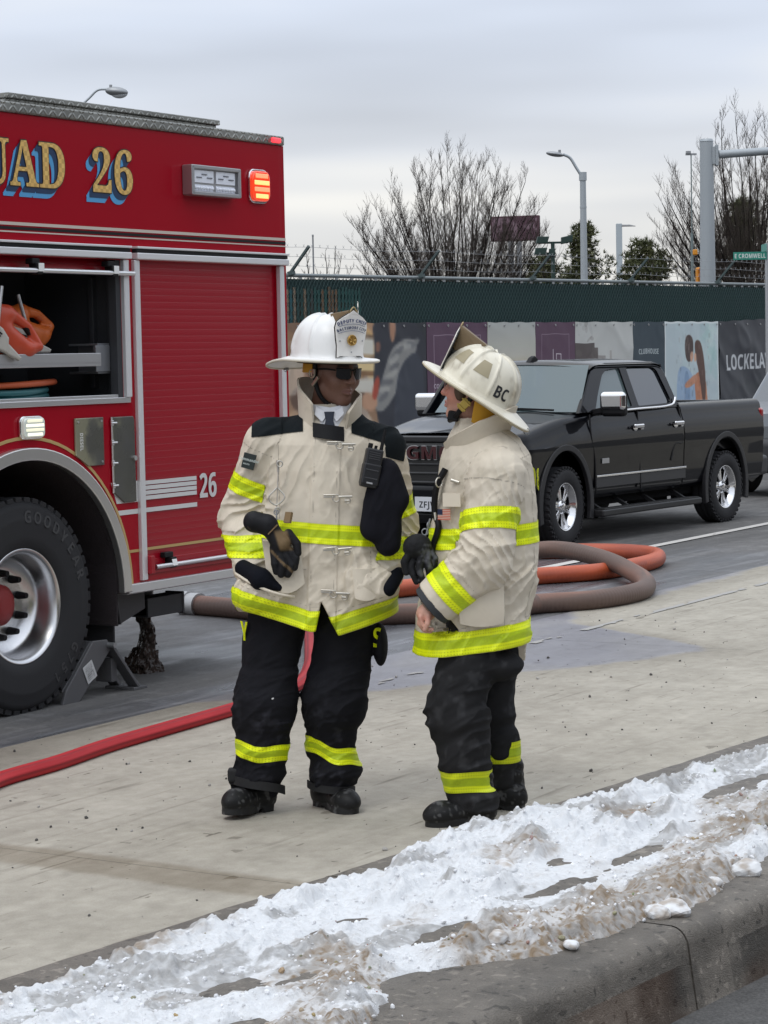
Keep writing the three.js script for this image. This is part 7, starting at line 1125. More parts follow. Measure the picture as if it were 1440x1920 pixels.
  const navy = (seed) => (x, y, z) => { const n = fbm(x * 8, y * 8, z * 8 + seed, 4), d = sstep(0.6, 0.75, fbm(x * 26 + seed, y * 26, z * 26, 3)) * 0.016 * sstep(0.6, 0.3, y); const k = 0.010 + 0.007 * n + d; return [k * 0.98, k * 0.99, k * 1.22]; };
  setCol(tr, navy(5)); wrapUV(tr, 0.05, 0, 0.2); part(P, 'trousers', sg(tr.clone()), darkCloth);
  const TT = (lo, hi, masks, fn) => { const p = tape(P, tr, fn, lo, hi, masks, (x, y, z) => Math.atan2(x + (x < 0.04 ? 0.12 : -0.17), z) * 0.1, tapeM); p.geometry.translate(OX, 0, 0); };
  TT(0, 0.066, [x => 0.03 - x], (x, y, z) => y - 0.232 + 0.12 * (x + 0.12) + 0.006 * Math.sin(x * 40)); TT(0, 0.066, [x => x - 0.045], (x, y, z) => y - 0.215 + 0.34 * (x - 0.165) + 0.008 * Math.sin(x * 45));
  part(P, 'trouser_lettering', sg(text('Y', 0.075, 0.002, font, 0.9).rotateY(-1.0).translate(-0.178, 0.70, 0.045)), tapeM); part(P, 'trouser_lettering', sg(text('S', 0.075, 0.002, font, 0.9).rotateY(0.75).translate(0.335, 0.665, 0.092)), tapeM);
  part(P, 'cuff_strap', sg(mg([slab(14, 4, (u, v) => { const a = mix(-1.3, 1.4, u); return [-0.125 + 0.100 * Math.sin(a), 0.165 - 0.035 * v - 0.05 * Math.pow(u, 2), 0.0 + 0.102 * Math.cos(a)]; }, 0.006), new RoundedBoxGeometry(0.045, 0.055, 0.05, 2, 0.012).translate(-0.222, 0.165, 0.03), slab(14, 4, (u, v) => { const a = mix(-1.3, 1.4, u); return [0.158 + 0.092 * Math.sin(a), 0.128 - 0.03 * v - 0.03 * u, -0.06 + 0.098 * Math.cos(a)]; }, 0.006)])), mat([0.012, 0.012, 0.013], 0.8));
  part(P, 'knee_tab', sg(mg([box(0.012, 0.006, 0.012, -0.055, 0.485, 0.172, 0.001, [0, 0, 0.4]), rod(V(-0.06, 0.48, 0.172), V(-0.095, 0.43, 0.17), 0.0012)])), mat([0.6, 0.6, 0.6], 0.4));
  boot(P, poseM([-0.145 + OX, 0.012, 0.01], -0.62, -0.10, 0.0, 0.95)); boot(P, poseM([0.155 + OX, 0, -0.07], 0.55, 0, 0, 0.95));
  // ---- head gear
  const hx = poseM([0.180 + OX, 1.785, 0.028], 0.62, 0.05, -0.01, 1.0);
  helmet(P, hx, { seed: 3, dirt: 0.12, paint: [0.76, 0.755, 0.735], shield: [0.80, 0.78, 0.74], edge: [0.62, 0.58, 0.48], letters: true, label: 'white ribbed helmet with lettered shield and gold medallion' });
  const X = g => g.applyMatrix4(HP).translate(OX, 0, 0);
  const lensM = mat([0.006, 0.006, 0.007], 0.1, 0, { clearcoat: 0.3 });
  const sung = part(P, 'sunglasses', X(mg([-1, 1].flatMap(s => [tube([[s * 0.062, 0.014, 0.077], [s * 0.078, 0.014, 0.04], [s * 0.085, 0.008, -0.01]], 0.0032, 12, 6), bar(V(s * 0.01, 0.021, 0.106), V(s * 0.062, 0.021, 0.081), 0.006, 0.005)]).concat([bar(V(-0.012, 0.018, 0.107), V(0.012, 0.018, 0.107), 0.005)]))), M.black);
  for (const s of [-1, 1]) part(sung, 'dark_lens', X(grid(10, 8, (u, v) => { const x = mix(0.008, 0.063, u), e = Math.pow(Math.abs(u - 0.5) * 2, 4); return [s * x, mix(0.021 - 0.003 * e, -0.018 + 0.009 * e, v), 0.1085 - Math.pow(Math.max(0, x - 0.008), 1.6) * 2.6]; })), lensM);
  const yel = mat([0.50, 0.25, 0.02], 0.8, 0, { side: THREE.DoubleSide });
  part(P, 'ear_flap', X(mg([slab(12, 8, (u, v) => { const a = mix(1.45, 4.8, u); return [0.098 * Math.sin(a), 0.085 - 0.085 * v + 0.012 * Math.sin(u * 6), 0.105 * Math.cos(a) - 0.02]; }, 0.005), slab(10, 6, (u, v) => { const a = mix(-1.6, 1.6, u); return [0.094 * Math.sin(a), 0.095 - 0.04 * v, 0.108 * Math.cos(a) - 0.01]; }, 0.004)])), yel);
  part(P, 'chin_strap', X(mg([tube([[-0.095, 0.08, 0.0], [-0.097, 0.03, 0.0], [-0.088, -0.05, 0.004], [-0.06, -0.105, 0.02], [0, -0.132, 0.045], [0.055, -0.108, 0.02], [0.088, -0.04, 0.0], [0.097, 0.07, -0.005]], 0.0085, 40, 8), box(0.02, 0.05, 0.028, -0.102, 0.065, -0.01, 0.006)])), M.black);
  part(P, 'strap_buckle', X(mg([new THREE.TorusGeometry(0.015, 0.004, 6, 14).rotateY(Math.PI / 2).translate(-0.1, -0.01, -0.01), box(0.008, 0.045, 0.012, -0.1, -0.035, 0.012, 0.002, [0.7, 0, 0]), box(0.012, 0.02, 0.016, -0.1, 0.0, 0.0, 0.003)])), mat([0.4, 0.36, 0.28], 0.35, 0.8));
  // ---- things hung on his coat
  const W = (x, y, z) => [x - 0.39, y, z - 8.89];
  const rd = thing('radio', 'black handheld radio with stub antenna clipped on the front-facing officer\'s chest', 'radio', W(0.345, 1.37, 0.225)); rd.rotation.set(-0.05, 0.25, -0.22);
  part(rd, 'case', mg([new RoundedBoxGeometry(0.066, 0.15, 0.04, 3, 0.008), new RoundedBoxGeometry(0.07, 0.085, 0.046, 3, 0.008).translate(0, -0.025, 0.001)]), mat([0.012, 0.012, 0.014], 0.42)); part(rd, 'antenna', rod(V(0.024, 0.07, 0), V(0.026, 0.155, -0.004), 0.0075, 0.005, 10), M.blackRub);
  part(rd, 'control_knob', mg([rod(V(-0.02, 0.075, 0), V(-0.02, 0.093, 0), 0.009), rod(V(0.002, 0.075, 0), V(0.002, 0.088, 0), 0.006)]), M.blackRub); part(rd, 'speaker_grille', mg([0, 1, 2, 3].map(k => box(0.046, 0.003, 0.003, 0, 0.035 + k * 0.008, 0.0205, 0.001)).concat([box(0.05, 0.004, 0.004, 0, -0.008, 0.024, 0.001), box(0.05, 0.004, 0.004, 0, -0.04, 0.024, 0.001)])), mat([0.05, 0.05, 0.055], 0.5)); part(rd, 'maker_plate', box(0.024, 0.006, 0.002, -0.002, -0.058, 0.0245, 0), mat([0.35, 0.35, 0.36], 0.4)); part(rd, 'speaker_cord', tube([[0.02, -0.05, -0.01], [0.055, -0.06, 0.0], [0.06, -0.02, 0.01], [0.04, 0.02, -0.01]], 0.004, 20, 6), M.black);
  const hd = thing('hood', 'black cloth hood hanging from the front-facing officer\'s coat beneath the radio', 'hood', W(0.38, 1.10, 0.2));
  const hdF = (x, y, z) => { let d = cap(x, y, z, [0.025, 0.26, -0.02], [0.055, 0.15, -0.01], 0.045, 0.055); d = smin(d, cap(x, y, z, [-0.005, 0.2, 0.0], [-0.03, 0.04, 0.0], 0.045, 0.055), 0.03); d = smin(d, cap(x, y, z, [0.03, 0.14, -0.01], [0.02, -0.02, -0.01], 0.055, 0.048), 0.03); d = smax(d, Math.abs(z) - 0.04, 0.02); return d - folds(x, y, z, 20, 0.008, 0.2, 0.9, 0.3); };
  const hg2 = meshField(hdF, [-0.12, -0.09, -0.07], [0.14, 0.33, 0.07], 0.006); setCol(hg2, (x, y, z) => { const k = 0.008 + 0.006 * fbm(x * 12, y * 12, z * 12, 3); return [k, k, k * 1.35]; }); part(hd, 'hood_cloth', wrapUV(hg2, 0, 0, 0.1), darkCloth);
  const gl = thing('work_gloves', 'black and tan work gloves hanging at the front-facing officer\'s waist', 'gloves', W(-0.01, 1.11, 0.245));
  const fing = [[[0.02, -0.03, 0.0], [0.06, -0.075, 0.012], [0.055, -0.11, 0.014], 0.0165], [[0.008, -0.04, 0.012], [0.045, -0.10, 0.026], [0.030, -0.135, 0.024], 0.0165], [[-0.008, -0.04, 0.016], [0.012, -0.10, 0.034], [0.004, -0.135, 0.030], 0.0165], [[-0.022, -0.035, 0.008], [-0.018, -0.095, 0.022], [-0.014, -0.125, 0.02], 0.0155], [[0.035, 0.02, 0.004], [0.066, -0.02, 0.012], [0.07, -0.055, 0.014], 0.0165]];
  const gF = (x, y, z) => { let d = cap(x, y, z, [-0.095, 0.065, -0.01], [-0.045, 0.055, 0.0], 0.042, 0.038); d = smin(d, cap(x, y, z, [-0.045, 0.055, 0.0], [0.005, -0.02, 0.01], 0.03, 0.036), 0.02); let f = 1; for (const q of fing) f = Math.min(f, Math.min(cap(x, y, z, q[0], q[1], q[3] * 1.05, q[3]), cap(x, y, z, q[1], q[2], q[3], q[3] * 0.86))); d = smin(d, f, 0.008); return d - 0.003 * (fbm(x * 40, y * 40, z * 40, 3) - 0.5); };
  const gg = meshField(gF, [-0.16, -0.17, -0.07], [0.11, 0.13, 0.08], 0.004); setCol(gg, (x, y, z) => { const t = sstep(0.012, 0.0, Math.abs(x - 0.018 + (y + 0.01) * 0.3) - 0.018) * sstep(0.045, 0.03, Math.abs(y + 0.005)) * (z > 0.01 ? 1 : 0), t2 = (x + y > -0.085 && x + y < -0.07 && z > 0.02 ? 0.7 : 0), n = fbm(x * 30, y * 30, z * 30, 2), k = 0.008 + 0.008 * n; return [mix(k, 0.17, Math.max(t, t2)), mix(k, 0.115, Math.max(t, t2)), mix(k * 1.15, 0.06, Math.max(t, t2))]; });
  part(gl, 'glove_leather', wrapUV(gg, 0, 0, 0.1), mat([1, 1, 1], 0.6, 0, { vertexColors: true, specularIntensity: 0.35 })); part(gl, 'wrist_strap', mg([bar(V(-0.04, 0.02, 0.035), V(-0.005, 0.055, 0.042), 0.014, 0.004), bar(V(0.032, 0.06, 0.02), V(0.04, 0.1, 0.01), 0.03, 0.012)]), mat([0.2, 0.13, 0.06], 0.7)); part(gl, 'hanging_clip', mg([rod(V(-0.01, 0.06, 0.0), V(-0.008, 0.11, -0.005), 0.003), new THREE.TorusGeometry(0.009, 0.002, 6, 12).translate(-0.01, 0.10, -0.005)]), M.steel);
}
// ---------------------------------------------------------------- officer in profile
{
  const P = thing('person', 'officer in profile facing left in cream coat with tilted white helmet, back half turned', 'person', [0.36, 0, -8.72], 0);
  const S = { s: [0.065, 1.335, 0.155], e: [0.012, 1.025, 0.225], w: [-0.165, 0.875, 0.20], s2: [0.02, 1.335, -0.19], e2: [-0.01, 1.04, -0.24], w2: [-0.14, 0.90, -0.15] };
  const HP = poseM([-0.012, 1.655, 0.01], -1.80, -0.20, 0.0, 0.99);
  const bodyF = (x, y, z) => { let d = cap(x, y, z, [0.04, 1.36, 0], [0.02, 0.95, 0], 0.11, 0.12); for (const [a, b, r, q] of [[[0.04, 1.36, 0], S.s, 0.06, 0.055], [[0.04, 1.36, 0], S.s2, 0.06, 0.055], [S.s, S.e, 0.05, 0.042], [S.e, S.w, 0.042, 0.03], [S.s2, S.e2, 0.05, 0.042], [S.e2, S.w2, 0.042, 0.03], [[0, 0.9, 0.09], [-0.09, 0.45, 0.10], 0.09, 0.065], [[-0.09, 0.45, 0.1], [-0.05, 0.12, 0.09], 0.06, 0.045], [[0.02, 0.9, -0.09], [0.05, 0.45, -0.12], 0.09, 0.06], [[0.05, 0.45, -0.12], [0.09, 0.12, -0.15], 0.06, 0.045]]) d = smin(d, cap(x, y, z, a, b, r, q), 0.04); return d; };
  const skinC = [0.60, 0.325, 0.24], bg = meshField(bodyF, [-0.25, 0.08, -0.32], [0.25, 1.5, 0.3], 0.016); setCol(bg, () => skinC);
  const hg = headMesh({ skin: skinC, lip: [0.50, 0.19, 0.17], hair: [0.10, 0.06, 0.035], jaw: 0.96, flush: 0.8 }).applyMatrix4(HP);
  // near hand: relaxed, fingers curled, hanging from the cuff
  const K = { p: [-0.200, 0.838, 0.200] };
  const handF = (x, y, z) => { let d = cap(x, y, z, S.w, K.p, 0.027, 0.03); d = smin(d, ell(x, y, z, [-0.213, 0.826, 0.2], [0.034, 0.03, 0.036]), 0.02); let f = 1; for (let k = 0; k < 4; k++) { const z0 = 0.172 + k * 0.0185, L = [0.9, 1, 0.97, 0.8][k], a = [-0.230, 0.815, z0], b = [-0.236 + 0.004 * k, 0.815 - 0.034 * L, z0 + 0.001], c = [-0.222 + 0.006 * k, 0.815 - 0.055 * L, z0 + 0.001], e = [-0.206 + 0.006 * k, 0.815 - 0.058 * L, z0]; f = Math.min(f, cap(x, y, z, a, b, 0.0096, 0.0088), cap(x, y, z, b, c, 0.0088, 0.0082), cap(x, y, z, c, e, 0.0082, 0.0074)); } d = smin(d, f, 0.007); const th = Math.min(cap(x, y, z, [-0.200, 0.822, 0.232], [-0.206, 0.792, 0.246], 0.0125, 0.0105), cap(x, y, z, [-0.206, 0.792, 0.246], [-0.216, 0.770, 0.243], 0.0105, 0.0085)); return smin(d, th, 0.01); };
  const ng = meshField(handF, [-0.27, 0.73, 0.15], [-0.15, 0.90, 0.27], 0.003); setCol(ng, (x, y, z) => { const n = 0.85 + 0.3 * fbm(x * 60, y * 60, z * 60, 3); const kn = 0.12 * sstep(0.795, 0.812, y) * sstep(0.83, 0.815, y); return [skinC[0] * n, skinC[1] * n * (1 - kn), skinC[2] * n * (1 - kn)]; });
  part(P, 'body', mergeGeometries([bg, hg, ng].map(g => { const p = g.toNonIndexed(), r = new THREE.BufferGeometry(); for (const k of ['position', 'normal', 'color']) r.setAttribute(k, p.attributes[k]); return wrapUV(r, 0, 0, 0.1); })), skinM);
  const X = g => g.applyMatrix4(HP);
  const hairF = (x0, y, z) => { const x = Math.abs(x0); let d = ell(x, y, z, [0, 0.035, -0.02], [0.086, 0.096, 0.098]); d = Math.max(d, -ell(x, y, z, [0, -0.02, 0.1], [0.2, 0.095, 0.085])); d = smin(d, ell(x, y, z, [0.073, 0.012, 0.03], [0.016, 0.056, 0.030]), 0.01); d = smin(d, ell(x, y, z, [0, -0.05, -0.085], [0.055, 0.05, 0.03]), 0.03); return d - 0.006 * (fbm(x0 * 60, y * 14, z * 60, 3) - 0.5); };
  const hr = meshField(hairF, [-0.11, -0.12, -0.14], [0.11, 0.15, 0.12], 0.005); setCol(hr, (x, y, z) => { const n = fbm(x * 90, y * 16, z * 90, 3); return [0.05 + 0.09 * n, 0.03 + 0.055 * n, 0.018 + 0.03 * n]; }); part(P, 'hair', wrapUV(X(hr), 0, 0, 0.1), mat([1, 1, 1], 0.6, 0, { vertexColors: true }));
  // ---- coat
  const rows = [[1.53, 0.012, 0, 0.085, 0.09], [1.47, 0.03, 0, 0.135, 0.13], [1.40, 0.036, 0, 0.168, 0.165], [1.30, 0.033, 0.0, 0.186, 0.178], [1.18, 0.028, 0.0, 0.196, 0.182], [1.05, 0.018, 0, 0.208, 0.185], [0.92, 0.004, 0, 0.214, 0.192], [0.80, -0.02, 0, 0.212, 0.20], [0.64, -0.032, 0, 0.214, 0.208]];
  const torso = stack(rows, 2.3), hemY = (x, z) => mix(0.648, 0.690, clamp((x + 0.22) / 0.4)) - (z < -0.02 && x > 0.06 ? 0.085 * sstep(-0.02, -0.06, z) : 0);
  const arm = (x, y, z) => smin(cap(x, y, z, S.s, S.e, 0.106, 0.098), cap(x, y, z, S.e, S.w, 0.098, 0.084), 0.035), arm2 = (x, y, z) => smin(cap(x, y, z, S.s2, S.e2, 0.1, 0.09), cap(x, y, z, S.e2, S.w2, 0.09, 0.075), 0.03);
  const body0 = (x, y, z) => { let d = torso(x, y, z); d = smin(d, cap(x, y, z, [0.035, 1.43, 0.02], S.s, 0.08, 0.09), 0.05); d = smin(d, cap(x, y, z, [0.035, 1.43, -0.02], S.s2, 0.08, 0.09), 0.05); return d; };
  const fa = axisT(S.e, S.w), fl = Math.hypot(S.w[0] - S.e[0], S.w[1] - S.e[1], S.w[2] - S.e[2]);
  const coatF = (x, y, z) => {
    const b = body0(x, y, z), a = arm(x, y, z), a2 = arm2(x, y, z); let d = smin(smin(b, a, 0.022), a2, 0.025);
    if (Math.abs(d) < 0.05) {
      const on = a < b;
      d -= on ? folds(x, y, z, 12, 0.019, 0.8, 0.5, 0.4) * (0.5 + 0.6 * Math.exp(-(((y - 1.02) / 0.11) ** 2))) : (folds(x, y, z, 8, 0.016, 0.55, 0.8, 0.26) + folds(x, y, z, 18, 0.008, 0.6, 0.7, 0.3)) * (0.6 + 0.5 * sstep(1.1, 0.95, y));
      d -= 0.004 * (fbm(x * 9 + 13, y * 7, z * 9, 3) - 0.5) + 0.004 * (fbm(x * 30, y * 26, z * 30, 2) - 0.5);
      d -= bundle(x, y, z, [0.03, 1.05, 0.24], 2.3, 0.04, 0.019, 0.13, 0.09) + bundle(x, y, z, [-0.07, 0.95, 0.24], 2.5, 0.042, 0.010, 0.10, 0.06) + bundle(x, y, z, [0.10, 1.27, 0.16], 1.9, 0.04, 0.014, 0.13, 0.08) + bundle(x, y, z, [-0.02, 1.25, 0.2], 1.7, 0.05, 0.008, 0.12, 0.07) + bundle(x, y, z, [0.12, 0.90, 0.14], 0.95, 0.05, 0.014, 0.16, 0.11) + bundle(x, y, z, [-0.09, 1.12, 0.12], 1.9, 0.045, 0.012, 0.14, 0.08);
      if (!on && z < 0.12 && x > 0.1) d += 0.004 * Math.exp(-(((z - 0.02) / 0.006) ** 2));
    }
    d = smax(d, hemY(x, z) - y, 0.008);
    if (fa(x, y, z) > fl * 0.4 && Math.abs(a) < 0.06) d = smax(d, Math.min(fa(x, y, z) - fl - 0.015, 1), 0.008);
    return d;
  };
  const coat = meshField(coatF, [-0.30, 0.56, -0.36], [0.27, 1.52, 0.37], 0.0066);
  setCol(coat, coatTint(COAT, 13)); wrapUV(coat, 0.02, 0, 0.3); part(P, 'coat', coat, clothM());
  const isA = (x, y, z) => body0(x, y, z) - arm(x, y, z) + 0.004, isB = (x, y, z) => Math.min(arm(x, y, z), arm2(x, y, z)) - body0(x, y, z) + 0.002;
  tape(P, coat, (x, y, z) => axisT(S.s, S.e)(x, y, z) + 0.18 * (x - 0.02), 0.135, 0.215, [isA, (x, y, z) => z - 0.06], (x, y, z) => x); tape(P, coat, fa, 0.115, 0.205, [isA, (x, y, z) => z - 0.02], (x, y, z) => Math.atan2(y - 0.92, z - 0.21) * 0.09);
  tape(P, coat, (x, y, z) => y - 1.065 - 0.05 * x, 0, 0.08, [isB], (x, y, z) => Math.atan2(x, z) * 0.2); tape(P, coat, (x, y, z) => y - hemY(x, Math.max(z, 0)) - 0.004, 0, 0.088, [isB], (x, y, z) => Math.atan2(x, z) * 0.22);
  tape(P, coat, (x, y, z) => z + 0.13, 0, 0.03, [(x, y) => 0.69 - y, x => x - 0.1], (x, y, z) => y);
  seam(P, coat, axisT(S.s, S.e), 0.03, 0.002, [isA, (x, y, z) => z - 0.05]); seam(P, coat, (x, y, z) => x, 0.085, 0.0016, [isB, (x, y, z) => z - 0.02, (x, y) => 0.97 - y]); seam(P, coat, (x, y, z) => z, 0.10, 0.0016, [isB, x => x - 0.08]); seam(P, coat, (x, y, z) => y - 0.25 * x, 1.36, 0.0018, [isB, x => x - 0.02]); seam(P, coat, fa, 0.095, 0.0014, [isA]); seam(P, coat, (x, y, z) => y - hemY(x, Math.max(z, 0)), 0.104, 0.0014, [isB]);
  part(P, 'back_lettering', (() => { const g = mg([text('FIRE', 0.11, 0.001, font, 0.9).rotateZ(-Math.PI / 2 + Math.PI)]); g.computeBoundingBox(); return displace(mg([text('BCFD', 0.085, 0.0006, font, 0.9)]), (x, y, z) => { const yy = 1.27 + y, rx = 0.19, a = 1.45 + x / 0.19; return [0.036 + (rx + 0.012 + z) * Math.sin(a) * 0.985, yy, (0.188 + z) * Math.cos(a)]; }); })(), tapeM);
  const colG = plain(slab(56, 10, (u, v) => { const a = mix(-2.7, 2.7, u) + Math.PI, e = Math.pow(Math.abs(u - 0.5) * 2, 6), th = a - 1.85, out = 0.01 + 0.035 * v + 0.03 * e * v; const lx = Math.sin(th), lz = Math.cos(th), front = Math.max(0, -lx); return [0.002 + (0.105 + out * (1 - 0.75 * front)) * lx, 1.445 + 0.045 * lx + v * (0.105 - 0.045 * front) + 0.006 * Math.sin(u * 17), (0.100 + out) * lz]; }, -0.009)); setCol(colG, coatTint(COAT, 18)); part(P, 'collar', wrapUV(colG, 0, 0, 0.1), clothM({ side: THREE.DoubleSide }));
  const pk = plain(slab(18, 16, (u, v) => { const x = mix(-0.085, 0.082, u), r = v > 0.7 ? Math.pow((v - 0.7) / 0.3, 2) * 0.035 : 0, xx = 0 + (x) * (1 - r * 1.4), y = mix(0.955 - 0.02 * u, 0.79 + 0.0 * u, v) - 0.012 * Math.sin(u * 3.14) * v; return [xx, y, 0.213 - 0.9 * xx * xx + 0.022 + 0.012 * Math.sin(v * 3) + 0.004 * fbm(x * 20, y * 20, 2, 2)]; }, 0.008)); setCol(pk, coatTint(COAT, 33)); part(P, 'pocket_flap', wrapUV(pk, 0, 0), clothM({ side: THREE.DoubleSide }));
  // dark inner cuff showing past the sleeve
  { const d = V(S.w[0] - S.e[0], S.w[1] - S.e[1], S.w[2] - S.e[2]).normalize(), a = V(...S.e).addScaledVector(d, fl + 0.002), b = V(...S.e).addScaledVector(d, fl + 0.034); part(P, 'knit_cuff', mg([rod(a, b, 0.083, 0.084, 28), rod(b, b.clone().addScaledVector(d, 0.004), 0.084, 0.078, 28)]), mat([0.035, 0.038, 0.042], 0.85)); part(P, 'wrist_knit', rod(a.clone().addScaledVector(d, -0.06), V(...K.p), 0.05, 0.036, 20), mat([0.25, 0.17, 0.12], 0.9)); }
  part(P, 'chest_strap', tube([[-0.125, 1.365, 0.12], [-0.158, 1.30, 0.115], [-0.168, 1.2, 0.10], [-0.155, 1.15, 0.125], [-0.18, 1.06, 0.11], [-0.182, 1.0, 0.12]], 0.012, 40, 8), M.black);
  part(P, 'chest_clasp', mg([rod(V(-0.105, 1.325, 0.155), V(-0.075, 1.315, 0.165), 0.007), new THREE.TorusGeometry(0.018, 0.003, 6, 16).rotateY(0.8).translate(-0.15, 1.315, 0.13), rod(V(-0.168, 1.2, 0.115), V(-0.165, 1.17, 0.12), 0.005)]), mat([0.6, 0.57, 0.5], 0.35, 0.8));
  { const t = dtex(38, 26, (u, v) => (u < 0.4 && v > 0.46) ? [0.10, 0.13, 0.25] : (Math.floor(v * 13) & 1) ? [0.78, 0.74, 0.68] : [0.75, 0.26, 0.16], true, false); part(P, 'flag_patch', setUV(box(0.06, 0.04, 0.002, 0, 0, 0, 0), (x, y) => [x / 0.06 + 0.5, y / 0.04 + 0.5]).rotateY(-0.7).translate(-0.134, 1.195, 0.165), mat([1, 1, 1], 0.7, 0, { map: t })); }
  part(P, 'chest_pocket', plain(slab(8, 6, (u, v) => [mix(-0.135, -0.07, u), mix(1.275, 1.225, v), mix(0.15, 0.186, u) + 0.004], 0.006)), mat(COAT, 0.86));
  // ---- trousers
  const L = { h: [-0.03, 0.76, 0.085], k: [-0.098, 0.45, 0.115], a: [-0.052, 0.10, 0.095], h2: [0.055, 0.76, -0.09], k2: [0.045, 0.45, -0.11], a2: [0.085, 0.13, -0.14] };
  const trF = (x, y, z) => { let d = smin(smin(cap(x, y, z, L.h, L.k, 0.104, 0.100), cap(x, y, z, L.k, L.a, 0.100, 0.094), 0.05), smin(cap(x, y, z, L.h2, L.k2, 0.115, 0.085), cap(x, y, z, L.k2, L.a2, 0.085, 0.070), 0.04), 0.02); d = smin(d, ell(x, y, z, [0.07, 0.605, 0.08], [0.085, 0.05, 0.085]), 0.03); if (Math.abs(d) < 0.05) { d -= folds(x, y, z, 11, 0.03, 0.85, 0.4, 0.4) * (0.6 + 0.5 * Math.exp(-(((y - 0.42) / 0.1) ** 2)) + 0.6 * sstep(0.15, 0.08, y)); d -= 0.007 * (fbm(x * 14, y * 12, z * 14, 3) - 0.5); } d = smax(d, y - 0.82, 0.01); return smax(d, (z > -0.02 ? 0.055 + 0.10 * Math.max(0, -x - 0.08) : 0.09) - y, 0.012); };
  const tr = meshField(trF, [-0.28, 0.03, -0.29], [0.25, 0.84, 0.29], 0.0075); setCol(tr, (x, y, z) => { const n = fbm(x * 8, y * 8, z * 8 + 3, 4), d = sstep(0.58, 0.75, fbm(x * 24, y * 24, z * 24, 3)) * 0.018; const k = 0.017 + 0.010 * n + d; return [k, k, k * 1.06]; }); wrapUV(tr, 0, 0, 0.2); part(P, 'trousers', tr, darkCloth);
  tape(P, tr, (x, y, z) => y - 0.135 + 0.0 * x + 0.004 * Math.sin(x * 30), 0, 0.082, [(x, y, z) => z - (-0.035)], (x, y, z) => Math.atan2(x + 0.055, z - 0.095) * 0.1, tapeDirty); tape(P, tr, (x, y, z) => y - 0.202, 0, 0.085, [(x, y, z) => -0.05 - z], (x, y, z) => Math.atan2(x - 0.08, z + 0.13) * 0.08, tapeDirty);
  boot(P, poseM([-0.055, 0, 0.115], -1.28, 0, 0, 0.95)); boot(P, poseM([0.075, 0, -0.15], -1.75, 0, 0, 0.95));
  // ---- head gear
  helmet(P, poseM([-0.002, 1.648, 0.012], -1.80, -0.55, 0.0, 1.0), { rear: 0.088, droop: 0.024, seed: 9, dirt: 0.5, paint: [0.71, 0.665, 0.54], shield: [0.72, 0.68, 0.60], edge: [0.42, 0.36, 0.24], stickers: true, label: 'grimy cream-white ribbed helmet marked BC, tilted far back' });
  part(P, 'ear_flap', X(mg([slab(16, 8, (u, v) => { const a = mix(1.75, 4.55, u); const k = Math.sin(u * 3.14); return [0.094 * Math.sin(a) * (1 + 0.06 * v), 0.055 - (0.07 + 0.055 * k) * v + 0.01 * Math.sin(u * 9), 0.112 * Math.cos(a) - 0.012]; }, 0.006), slab(12, 10, (u, v) => [0.099 - 0.05 * u * u + 0.008 * Math.sin(v * 3), 0.045 - 0.085 * u - (0.155 - 0.10 * u * u) * v + 0.006 * Math.sin(u * 8), mix(-0.035, -0.125, u)], 0.006), slab(8, 6, (u, v) => [-0.095 - 0.004 * v, 0.06 - 0.115 * v, mix(0.0, -0.085, u)], -0.006)])), mat([0.56, 0.29, 0.02], 0.8, 0, { side: THREE.DoubleSide }));
  part(P, 'chin_strap', X(mg([-1, 1].map(s => tube([[s * 0.098, 0.065, -0.055], [s * 0.1, 0.0, -0.03], [s * 0.092, -0.06, 0.008], [s * 0.062, -0.108, 0.04], [0, -0.128, 0.068]], 0.0105, 30, 8)).concat([new RoundedBoxGeometry(0.02, 0.04, 0.045, 2, 0.008).translate(0.062, -0.105, 0.045), new RoundedBoxGeometry(0.02, 0.04, 0.045, 2, 0.008).translate(-0.062, -0.105, 0.045)]))), M.black);
  part(P, 'strap_buckle', X(mg([-1, 1].flatMap(s => [...[new RoundedBoxGeometry(0.008, 0.05, 0.034, 2, 0.004), box(0.006, 0.007, 0.044, s * 0.0055, 0.014, 0, 0.002), box(0.006, 0.007, 0.044, s * 0.0055, -0.014, 0, 0.002)].map(g => g.rotateX(-0.6).translate(s * 0.104, -0.052, 0.004))]))), mat([0.50, 0.36, 0.08], 0.4, 0.4));
  const gm = thing('goggles', 'clear safety glasses worn by the officer in profile', 'glasses', [0.36, 0, -8.72]);
  part(gm, 'lens', X(grid(16, 6, (u, v) => { const a = mix(-1.0, 1.0, u); return [0.073 * Math.sin(a), mix(0.03, -0.012, v), 0.035 + 0.078 * Math.cos(a)]; })), mat([0.9, 0.88, 0.85], 0.05, 0, { transmission: 1, thickness: 0, ior: 1.4 })); part(gm, 'temple', X(mg([-1, 1].map(s => tube([[s * 0.062, 0.02, 0.077], [s * 0.08, 0.02, 0.04], [s * 0.088, 0.012, -0.01]], 0.003, 10, 6)))), mat([0.25, 0.22, 0.18], 0.4));
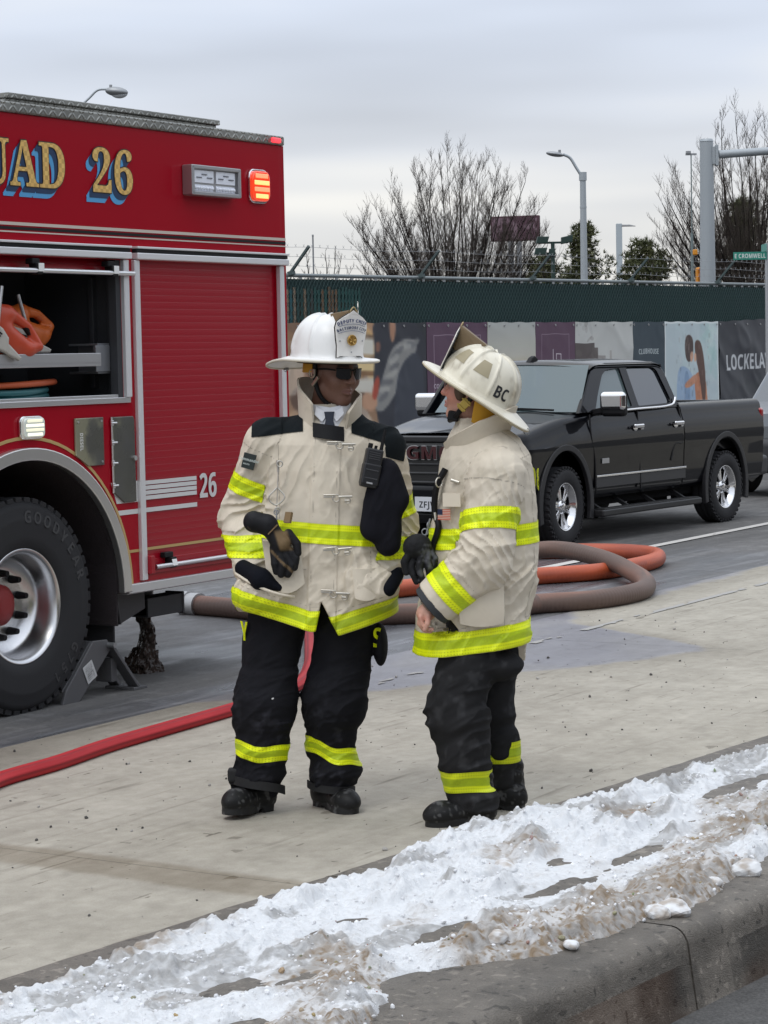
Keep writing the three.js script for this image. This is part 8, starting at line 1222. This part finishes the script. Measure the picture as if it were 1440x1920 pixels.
  const gl = thing('work_gloves', 'black rough work gloves clipped to the chest of the officer in profile', 'gloves', [0.36 - 0.232, 1.03, -8.72 + 0.155]);
  const fg = [[[-0.01, 0.03, 0.0], [-0.03, -0.03, 0.01], [-0.012, -0.085, 0.02]], [[0.01, 0.02, 0.02], [0.0, -0.04, 0.035], [0.016, -0.09, 0.03]], [[0.03, 0.02, 0.015], [0.035, -0.03, 0.03], [0.04, -0.075, 0.025]], [[-0.03, 0.03, 0.01], [-0.055, -0.01, 0.015], [-0.05, -0.05, 0.015]], [[0.04, 0.03, 0.0], [0.06, 0.0, 0.01], [0.055, -0.035, 0.012]]];
  const gF = (x, y, z) => { let d = ell(x, y, z, [-0.005, 0.045, 0], [0.056, 0.05, 0.045]); let f = 1; for (const q of fg) f = Math.min(f, cap(x, y, z, q[0], q[1], 0.0165, 0.015), cap(x, y, z, q[1], q[2], 0.015, 0.0125)); d = smin(d, f, 0.005); return d - 0.007 * (fbm(x * 34, y * 34, z * 34, 3) - 0.5); };
  const gg = meshField(gF, [-0.11, -0.12, -0.07], [0.1, 0.12, 0.09], 0.0042); setCol(gg, (x, y, z) => { const n = fbm(x * 40, y * 40, z * 40, 3), g = sstep(0.5, 0.7, n) * sstep(-0.02, 0.02, x - y * 0.2) * 0.07; const k = 0.007 + 0.01 * n + g; return [k, k * 1.02, k * 1.12]; }); part(gl, 'glove_leather', wrapUV(gg, 0, 0, 0.1), mat([1, 1, 1], 0.7, 0, { vertexColors: true, specularIntensity: 0.4 })); part(gl, 'hanging_clip', mg([rod(V(0.03, 0.09, 0.0), V(0.045, 0.15, 0.0), 0.004), new THREE.TorusGeometry(0.012, 0.0025, 6, 14).translate(0.025, 0.1, 0.0), new THREE.TorusGeometry(0.012, 0.0025, 6, 14).rotateY(1).translate(0.04, 0.125, 0.0)]), M.steel);
}
// ================================================================ draw
const renderer = new THREE.WebGLRenderer({ antialias: true });
renderer.toneMapping = THREE.LinearToneMapping; renderer.toneMappingExposure = EXPOSURE;
renderer.shadowMap.enabled = true; renderer.setSize(768, 1024);
renderer.render(scene, camera);
